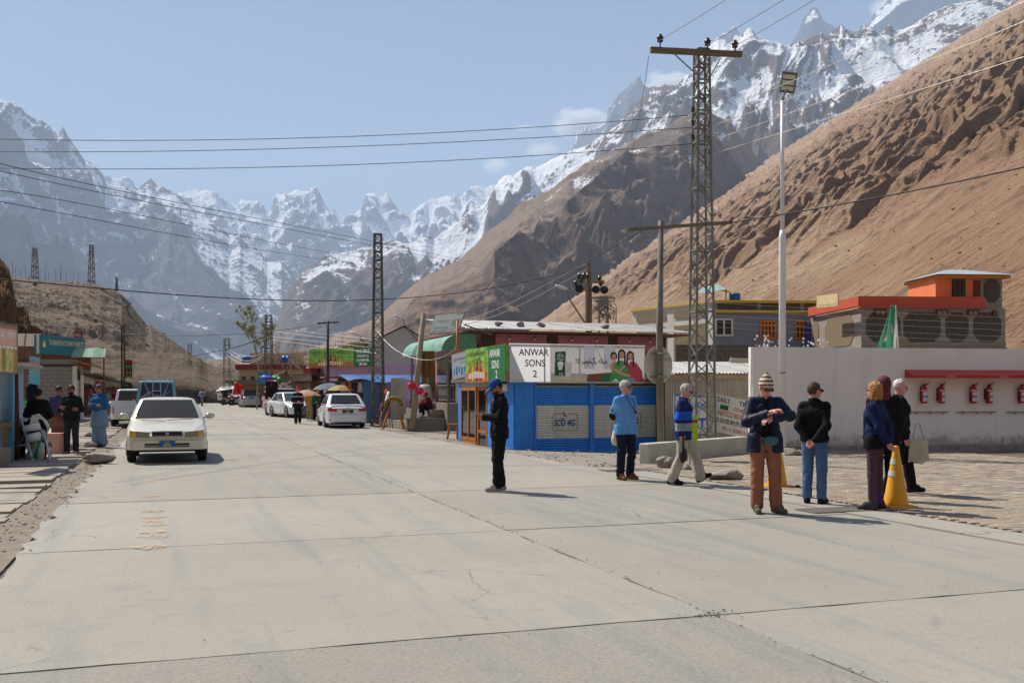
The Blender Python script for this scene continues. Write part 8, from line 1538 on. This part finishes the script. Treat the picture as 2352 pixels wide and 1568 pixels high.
    if shoes and not bare:
        for n_ in 'LR':
            A, T = j['ank' + n_], j['toe' + n_]; d_ = T - A; hl2 = np.array((A[0] - d_[0] * .22, A[1] - d_[1] * .22, max(A[2] - .05, .035) if abs(d_[2]) < .1 else A[2] - .045)); pr = [(hl2, T, .043, .038), (A + (0, 0, .02), hl2, .045, .042), (A, (A + T) / 2 + (0, 0, .012), .046, .046)]; gz_ = min(hl2[2] - .04, T[2] - .036) if top and top.get('walk') else 0.
            npobj('shoe', prim_mesh(pr, .02, q * .75, (lambda d, X, Y, Z: np.maximum(d, .004 - Z)) if not (J and 'lift' in J) else None), cloth('s%d%d%d' % tuple(shoes), tuple(shoes), .8), e)
    if extras: extras(e, j, hl_, HM)
    return e
def A(**k): return k
# arm presets
BACK = dict(elbL=(.205, .12, 1.13), wriL=(.05, .18, .93), elbR=(-.205, .12, 1.13), wriR=(-.04, .19, .91), palL=(0, 1, 0), palR=(0, 1, 0))
CROSS = dict(elbL=(.255, -.05, 1.14), wriL=(-.08, -.19, 1.19), elbR=(-.255, -.05, 1.14), wriR=(.08, -.2, 1.15), palL=(0, 1, 0), palR=(0, 1, 0))
def on_ground(x, y, z=0.): p = PG(x, y, z); return (p.x, p.y, z)
# 1 man with phone
person(on_ground(1147, 1127), R(-78), 'young man in black with blue cap looking down at his phone', 1.76, dict(elbL=(.24, -.04, 1.14), wriL=(.06, -.27, 1.16), elbR=(-.24, -.04, 1.14), wriR=(-.05, -.26, 1.14), palL=(-.6, 0, 1), palR=(.6, 0, 1), ankL=(.11, -.05, .09), toeL=(.14, -.22, .035), kneL=(.10, -.04, .5), ankR=(-.1, .05, .09), toeR=(-.13, -.12, .035), hed=(0, -.05, 1.61), nek=(0, .0, 1.47)), (0, 32), dict(col=(22, 22, 25), th=.03, hem=.82, collar=.05, collar_up=True), dict(col=(24, 24, 27), th=.03, flare=.014), (150, 144, 140), 'tan', ('short', (24, 20, 18), [('cap', (24, 66, 130)), ('beard', (40, 30, 26))]))
p0 = Vector(on_ground(1147, 1127)); ph = p0 + Matrix.Rotation(R(-78), 3, 'Z') @ Vector((0, -.37, 1.19)); m = MB(); m.box((0, 0, 0), (.075, .15, .01), rot=Matrix.Rotation(R(-78), 3, 'Z') @ Matrix.Rotation(R(25), 3, 'X')); one(m, 'phone', BLKPL, 'dark phone held in the hands of the man in black', 'phone', loc=ph)
# 2 man in blue polo
def lanyard(e, j, hl_, HM): m = MB(); m.path([(-.07, -.09, 1.49), (-.03, -.16, 1.36), (.08, -.165, 1.22), (.1, -.15, 1.2), (.1, -.14, 1.34), (.07, -.09, 1.49)], .006, 5); m.box((.09, -.17, 1.2), (.04, .02, .04)); m.build('lanyard', BLKPL, e)
person(on_ground(1437, 1101), R(30), 'grey bearded man in light blue polo shirt with hands behind his back', 1.75, dict(BACK, kneL=(.11, -.03, .5)), (28, -3), dict(col=(96, 152, 206), th=.028, sleeve=.78, hem=.80, name='polo_shirt', fold=.007), dict(col=(30, 32, 48), th=.026), (110, 72, 44), 'fair', ('combed', (176, 170, 162), [('shades', (0, 0, 0)), ('beard', (168, 156, 146))]), shortsleeve=True, extras=lanyard, width=1.1)
m = MB(); m.lathe([(.02, .28), (.06, .24), (.09, .1), (.08, .0), (.02, -.02)], (0, 0, 0), 10); one(m, 'plastic_bag', M('bag_clear', (206, 190, 170), .4, .2, 8), 'small plastic bag held behind the man in the blue polo', 'bag', smooth=True, loc=Vector(on_ground(1437, 1101)) + Vector((-.16, .05, .62)))
# 3 woman in striped fleece, walking to the right
person(on_ground(1570, 1112), R(78), 'person in blue striped fleece walking to the right with small black bag', 1.69, dict(lift=1, hipL=(.085, 0, .92), kneL=(.09, -.2, .52), ankL=(.09, -.29, .12), toeL=(.1, -.45, .17), kneR=(-.1, .03, .5), ankR=(-.1, .2, .1), toeR=(-.11, .03, .035), elbR=(-.25, .07, 1.13), wriR=(-.24, .03, .88), elbL=(.24, .1, 1.14), wriL=(.22, -.02, .9), hed=(0, -.05, 1.61), nek=(0, 0, 1.47), che=(0, -.01, 1.29)), (5, 18), dict(col=(30, 40, 92), th=.045, hem=.78, collar=.05, collar_up=True, walk=1, bands=[(1.12, 1.27, (36, 84, 196)), (.94, 1.07, (140, 140, 150)), (1.27, 1.33, (24, 32, 74))]), dict(col=(176, 168, 156), th=.032, flare=.03), (36, 36, 36), 'fair', ('combed', (164, 160, 152), [('shades', (0, 0, 0))]))
bp_ = Vector(on_ground(1570, 1112)); e = thing('hand_bag', bp_ + Vector((-.06, -.3, .52)), R(75), 'black shoulder bag carried in the hand of the person in striped fleece', 'bag'); MB().ball((0, 0, 0), (.17, .07, .14), 12, 8).build('pouch', M('bag_black', (30, 26, 26), .7, .15, 9), e, True); MB().path([(-.12, 0, .08), (-.05, 0, .3), (.05, 0, .3), (.12, 0, .08)], .012, 6).build('strap', BLKPL, e)
# 4 man in knit hat checking his watch
def pouch(e, j, hl_, HM): MB().ball((.05, -.15, .93), (.095, .045, .065), 14, 8).build('belt_pouch', M('pouch_teal', (60, 100, 106), .7, .15, 9), e)
person(on_ground(1757, 1177), R(-4), 'man in navy jacket and patterned knit hat looking at his wrist', 1.75, dict(shoL=(.165, .0, 1.41), shoR=(-.165, .0, 1.41), elbL=(.29, -.13, 1.25), wriL=(.02, -.29, 1.21), elbR=(-.25, -.13, 1.17), wriR=(.03, -.33, 1.30), palL=(0, .3, -1), palR=(0, .2, -1), kneL=(.12, -.02, .5), ankL=(.14, .0, .09), toeL=(.22, -.16, .035), ankR=(-.1, 0, .09), toeR=(-.11, -.18, .035), hed=(.0, -.06, 1.60), nek=(0, -.01, 1.46)), (14, 20), dict(col=(26, 32, 54), th=.04, hem=.78, open=.075, inner=(26, 26, 30), collar=.06, collar_up=True, rough=.5, fold=.01), dict(col=(144, 94, 74), th=.026, flare=.02), (92, 88, 70), 'pink', ('none', (150, 140, 130), [('knit', (200, 190, 170)), ('shades', (0, 0, 0))]), extras=pouch)
# 5 person in jeans seen from behind
person(on_ground(1871, 1156), R(148), 'person in black jacket and blue jeans seen from behind with hands clasped', 1.68, dict(BACK, toeL=(.16, -.14, .035), elbL=(.2, .12, 1.12), elbR=(-.2, .12, 1.12)), (-38, 0), dict(col=(24, 23, 25), th=.028, hem=.88, collar=.06, collar_up=True), dict(col=(78, 106, 146), th=.02, flare=.012, fold=.007), (26, 25, 26), 'fair', ('short', (74, 50, 38), [('shades', (0, 0, 0))]))
# 6 blonde woman
def hem6(e, j, hl_, HM): npobj('skirt', prim_mesh([((-.08, 0, .95), (-.085, 0, .86), .125, .128), ((.08, 0, .95), (.085, 0, .86), .125, .128)], .05, .016, lambda d, X, Y, Z: np.maximum(d, .84 - Z)), cloth('skirt', (22, 21, 24)), e); npobj('socks', prim_mesh([((s_ * .105, .02, .09), (s_ * .1, .01, .2), .05, .052) for s_ in (-1, 1)], .01, .014), cloth('sock', (96, 56, 110)), e)
person(on_ground(2010, 1170), R(-128), 'blonde woman in navy hoodie and plum leggings seen from behind', 1.68, dict(BACK, ankL=(.13, 0, .09), toeL=(.17, -.15, .035), ankR=(-.14, .03, .09), toeR=(-.2, -.12, .035), kneL=(.12, 0, .5), kneR=(-.12, .0, .5)), (-20, 0), dict(col=(26, 36, 72), th=.024, hem=.92, collar=.05, collar_up=True), dict(col=(84, 60, 72), th=.006, flare=.006, fold=.002, len=1.8), (60, 60, 62), 'fair', ('bob', (160, 112, 58)), extras=hem6, width=.95)
# 7 headscarf, 8 walker with tote
person(on_ground(2030, 1149), R(170), 'dark clothed person in maroon headscarf half hidden behind the blonde woman', 1.76, dict(), (0, 0), dict(col=(26, 25, 28), th=.035, hem=.7), dict(col=(24, 23, 26), th=.03), (40, 38, 36), 'fair', ('none', (60, 40, 30), [('scarf', (96, 36, 52))]))
person(on_ground(2066, 1134), R(82), 'white haired person in black jacket stepping right with a cloth tote bag', 1.74, dict(lift=1, kneL=(.09, -.14, .5), ankL=(.09, -.2, .11), toeL=(.1, -.37, .06), kneR=(-.09, .06, .5), ankR=(-.1, .22, .11), toeR=(-.11, .06, .035), wriL=(.24, -.1, .88), elbL=(.25, .0, 1.12)), (0, 5), dict(col=(24, 26, 26), th=.045, hem=.84, collar=.06, collar_up=True, walk=1, fold=.01), dict(col=(28, 24, 28), th=.03), (36, 34, 34), 'pink', ('bald', (214, 206, 196)))
tp = Vector(on_ground(2066, 1134)); e = thing('tote_bag', tp + Vector((.16, -.32, .50)), R(10), 'pale cloth tote bag hanging from the arm of the walker in black', 'bag'); e.scale = (.78, .78, .8); MB().grid(lambda a, b: ((a - .5) * (.36 + .06 * b), -.04 * math.sin(a * 3.14) - .02, .42 * (1 - b) + .03 * math.sin(a * 9) * b), 8, 6).build('front_panel', M('tote_cloth', (180, 172, 152), .9, .12, 6), e, True); MB().grid(lambda a, b: ((a - .5) * (.36 + .06 * b), .05 * math.sin(a * 3.14) + .02, .42 * (1 - b) + .03 * math.sin(a * 9) * b), 8, 6).build('back_panel', MATS['tote_cloth'], e, True); MB().path([(-.12, 0, .4), (-.04, .05, .72), (.05, .05, .72), (.12, 0, .4)], .014, 5).build('handles', MATS['tote_cloth'], e)
# left group
person(on_ground(228, 1026), R(-14), 'man in blue sweater and pale blue shalwar kameez with folded arms', 1.76, dict(CROSS), (-32, 4), dict(col=(34, 92, 138), th=.03, hem=.98, name='sweater'), dict(col=(112, 132, 156), th=.05, flare=.05, len=1.9), (36, 30, 28), 'tan', ('short', (70, 66, 64)), extras=lambda e, j, h_, H_: npobj('kameez', prim_mesh([((-.09, 0, .98), (-.12, 0, .58), .13, .15), ((.09, 0, .98), (.12, 0, .58), .13, .15)], .06, .018, lambda d, X, Y, Z: np.maximum(d, .55 - Z), .006), cloth('kameez', (112, 132, 156)), e))
person(on_ground(164, 1046, -.02), R(8), 'bearded man in dark green jacket with folded arms beside the trestle', 1.74, dict(CROSS), (6, 0), dict(col=(34, 38, 30), th=.035, hem=.86, collar=.05, collar_up=True), dict(col=(52, 50, 54), th=.022), (150, 116, 86), 'tan', ('short', (30, 24, 22), [('beard', (26, 22, 20))]))
person(on_ground(134, 1034, -.02), R(62), 'man in violet hooded jacket and brown shalwar turned to the bearded man', 1.72, dict(wriL=(.1, -.22, 1.05), wriR=(-.1, -.2, 1.02), elbL=(.24, -.02, 1.12), elbR=(-.24, -.02, 1.12)), (0, 18), dict(col=(66, 58, 96), th=.04, hem=.84, collar=.05, collar_up=True), dict(col=(112, 74, 58), th=.06, flare=.06, len=1.9), (50, 40, 36), 'tan', ('short', (24, 20, 18)), extras=lambda e, j, h_, H_: npobj('kameez', prim_mesh([((-.09, 0, .98), (-.12, 0, .66), .13, .15), ((.09, 0, .98), (.12, 0, .66), .13, .15)], .06, .02, lambda d, X, Y, Z: np.maximum(d, .62 - Z), .006), cloth('kameez2', (120, 84, 66)), e))
person(on_ground(88, 1058, 0), R(195), 'man in black jacket and black skull cap with his back to us behind the trestle', 1.62, dict(wriL=(.12, -.22, 1.0), wriR=(-.12, -.22, 1.0), elbL=(.27, 0, 1.12), elbR=(-.27, 0, 1.12)), (0, 8), dict(col=(22, 22, 24), th=.05, hem=.86, collar=.05), dict(col=(30, 30, 34), th=.03), (40, 36, 34), 'tan', ('short', (20, 18, 18), [('skull', (24, 26, 30))]), width=1.2)
a = P(72, 852, 27.5); person((a.x, a.y, a.z - 1.74), R(-50), 'man in black standing high in the stall doorway at the far left', 1.74, dict(), (-20, 0), dict(col=(22, 22, 26), th=.04, hem=.82), dict(col=(26, 26, 30), th=.03), (40, 36, 34), 'tan', ('short', (22, 18, 18)), near=False); m = MB(); m.bx(-.8, .8, -.6, .8, 0, a.z - 1.74); one(m, 'stall_step', CONCW, 'raised concrete floor under the stall doorway', 'step', loc=(a.x, a.y, 0), rz=R(20))
# middle distance
person(on_ground(684, 974), R(20), 'man in maroon striped sweater and red cap walking in the road', 1.78, dict(lift=1, ankL=(.1, .1, .14), toeL=(.1, -.06, .06), kneL=(.1, -.05, .5), ankR=(-.1, -.08, .09), toeR=(-.11, -.26, .035), kneR=(-.1, -.07, .5), wriR=(-.06, -.22, 1.08), elbR=(-.26, -.03, 1.12), palR=(0, 1, 0)), (25, 0), dict(col=(40, 24, 34), th=.045, hem=.82, walk=1, bands=[(1.29, 1.33, (200, 196, 190)), (1.0, 1.035, (190, 186, 180)), (1.035, 1.1, (90, 26, 44))]), dict(col=(26, 24, 28), th=.03), (70, 60, 52), 'pink', ('short', (150, 140, 130), [('cap', (170, 24, 44))]), near=False, width=1.15)
person(on_ground(711, 965, .0), R(160), 'man in mustard jacket and khaki trousers shopping at the stall', 1.74, dict(), (0, 15), dict(col=(190, 132, 24), th=.035, hem=.9), dict(col=(160, 140, 106), th=.03), (110, 84, 60), 'fair', ('short', (130, 120, 112)), near=False)
person(on_ground(722, 966, .0), R(110), 'man in green fleece bending slightly over the stall goods', 1.8, dict(che=(0, -.08, 1.28), nek=(0, -.12, 1.45), hed=(0, -.2, 1.58), shoL=(.18, -.09, 1.4), shoR=(-.18, -.09, 1.4), elbL=(.24, -.08, 1.12), elbR=(-.24, -.08, 1.12), wriL=(.22, -.14, .88), wriR=(-.22, -.12, .87)), (0, 30), dict(col=(14, 100, 66), th=.045, hem=.84), dict(col=(30, 30, 44), th=.03), (120, 90, 60), 'fair', ('short', (100, 84, 70)), near=False, width=1.1)
person(on_ground(738, 963, .0), R(85), 'person in black with white cap reaching towards the hanging clothes', 1.7, dict(che=(0, -.1, 1.26), nek=(0, -.16, 1.42), hed=(0, -.24, 1.54), shoL=(.18, -.12, 1.37), shoR=(-.18, -.12, 1.37), elbL=(.22, -.35, 1.2), wriL=(.2, -.58, 1.1), elbR=(-.22, -.2, 1.1), wriR=(-.2, -.4, .98)), (0, 25), dict(col=(24, 24, 28), th=.035, hem=.86), dict(col=(44, 42, 44), th=.03), (50, 46, 44), 'fair', ('short', (120, 110, 100), [('skull', (206, 204, 200))]), near=False)
SIT = dict(pel=(0, .05, .12), wai=(0, .03, .26), che=(0, -.05, .45), nek=(0, -.1, .62), hed=(0, -.16, .76), hipL=(.09, .03, .11), hipR=(-.09, .03, .11), kneL=(.13, -.36, .32), kneR=(-.13, -.36, .32), ankL=(.12, -.34, -.1), ankR=(-.12, -.34, -.1), toeL=(.13, -.5, -.15), toeR=(-.13, -.5, -.15), shoL=(.18, -.08, .57), shoR=(-.18, -.08, .57), elbL=(.25, -.28, .4), elbR=(-.25, -.28, .4), wriL=(.12, -.46, .38), wriR=(-.1, -.46, .38), lift=1)
person(W(36.9, 7.32, .66), R(-62), 'man in maroon jacket and cap squatting on the shop steps', 1.75, SIT, (0, 8), dict(col=(92, 28, 40), th=.045, hem=.86), dict(col=(24, 24, 28), th=.03), (190, 186, 180), 'tan', ('short', (24, 20, 18), [('cap', (150, 30, 60))]), near=False)
person(tl + TR @ Vector((.45, .9, 2.2)), R(-60), 'man in khaki shalwar sitting on the load of the pickup', 1.75, SIT, (10, 0), dict(col=(124, 100, 74), th=.04, hem=.8), dict(col=(130, 106, 80), th=.05), (60, 50, 40), 'tan', ('short', (26, 22, 20)), near=False)
a = P(464, 900, 93); person((a.x, a.y + .15, rise(88) + .72), R(14), 'rider in red helmet and white striped jacket on the red motorcycle', 1.72, dict(SIT, che=(0, 0, .5), nek=(0, -.02, .66), hed=(0, -.05, .82), shoL=(.18, 0, .62), shoR=(-.18, 0, .62), wriL=(.32, -.42, .32), wriR=(-.32, -.42, .32), kneL=(.24, -.32, .08), kneR=(-.24, -.32, .08), ankL=(.2, -.05, -.35), ankR=(-.2, -.05, -.35), toeL=(.2, -.22, -.38), toeR=(-.2, -.22, -.38)), (0, 0), dict(col=(176, 170, 176), th=.045, hem=.86, bands=[(.42, .5, (120, 30, 40))]), dict(col=(60, 30, 34), th=.03), (40, 38, 36), 'tan', ('short', (24, 20, 18), [('helmet', (180, 24, 30))]), near=False)
for i, (x, D, c, lab) in enumerate(((456, 104, (30, 56, 110), 'distant pedestrian in blue jacket left of the motorcycle rider'), (449, 106, (60, 50, 54), 'distant pedestrian in dark brown at the far left of the rider'))): a = P(x, 900, D); person((a.x, a.y, rise(98)), R(10), lab, 1.74, dict(ankL=(.1, -.12, .09), toeL=(.1, -.3, .04), kneL=(.1, -.1, .5)), (0, 0), dict(col=c, th=.04, hem=.75), dict(col=(70, 66, 66), th=.035), (40, 36, 34), 'tan', ('short', (24, 20, 18)), near=False)
# ================================================================ clouds behind the ridges
def cloud(x, y, D, w, h, d, label, dens):
    c = P(x, y, D); k = D / FPX; t = NT('cloud_' + str(int(x))); t.t.nodes.remove(t.b); v = t.n('VolumePrincipled'); v.inputs['Color'].default_value = (1, 1, 1, 1); v.inputs['Anisotropy'].default_value = .3
    tc = t.coord('Object'); vl = t.n('VectorMath', operation='LENGTH'); t.l(tc, vl.inputs[0]); n = t.noise(tc, 1.7, 6, .62); f = t.rng(t.math('SUBTRACT', t.math('ADD', n, .12), t.math('MULTIPLY', vl.outputs['Value'], .62)), .0, .35, 0, dens / k)
    t.l(f, v.inputs['Density']); t.l(v.outputs[0], t.out.inputs['Volume'])
    m = MB(); m.ball((0, 0, 0), 1, 16, 10); o = one(m, 'cloud', t.m, label, 'cloud', 'small clouds at the ridges', True, c); o.scale = (w * k, d * k, h * k)
cloud(1335, 285, 19600, 75, 42, 50, 'white cloud puff left of the thin hazy peak', .05); cloud(1535, 205, 19600, 70, 45, 50, 'white cloud bank behind the ridge left of the tower', .05); cloud(1245, 345, 19600, 45, 22, 30, 'faint small cloud low over the snowy ridge', .03); cloud(1138, 380, 19600, 34, 22, 26, 'tiny white cloud alone in the sky', .035); cloud(2075, 15, 19600, 80, 45, 50, 'cloud wrapping the top right peaks', .05); cloud(1205, 293, 19600, 36, 9, 20, 'thin wisp of cloud left of the hazy peak', .02)
# ================================================================ haze
def haze():
    b = MB(); b.bx(-9500, 9500, -9000, 18500, -3, 4300)
    t = NT('haze_air'); t.t.nodes.remove(t.b); v = t.n('VolumePrincipled'); v.inputs['Color'].default_value = (.60, .76, 1, 1); v.inputs['Density'].default_value = 7.2e-5; v.inputs['Anisotropy'].default_value = 0.0
    t.l(v.outputs[0], t.out.inputs['Volume'])
    o = b.build('haze', t.m); o['kind'] = 'stuff'; o['label'] = 'thin blue valley haze over the far mountains'
haze()
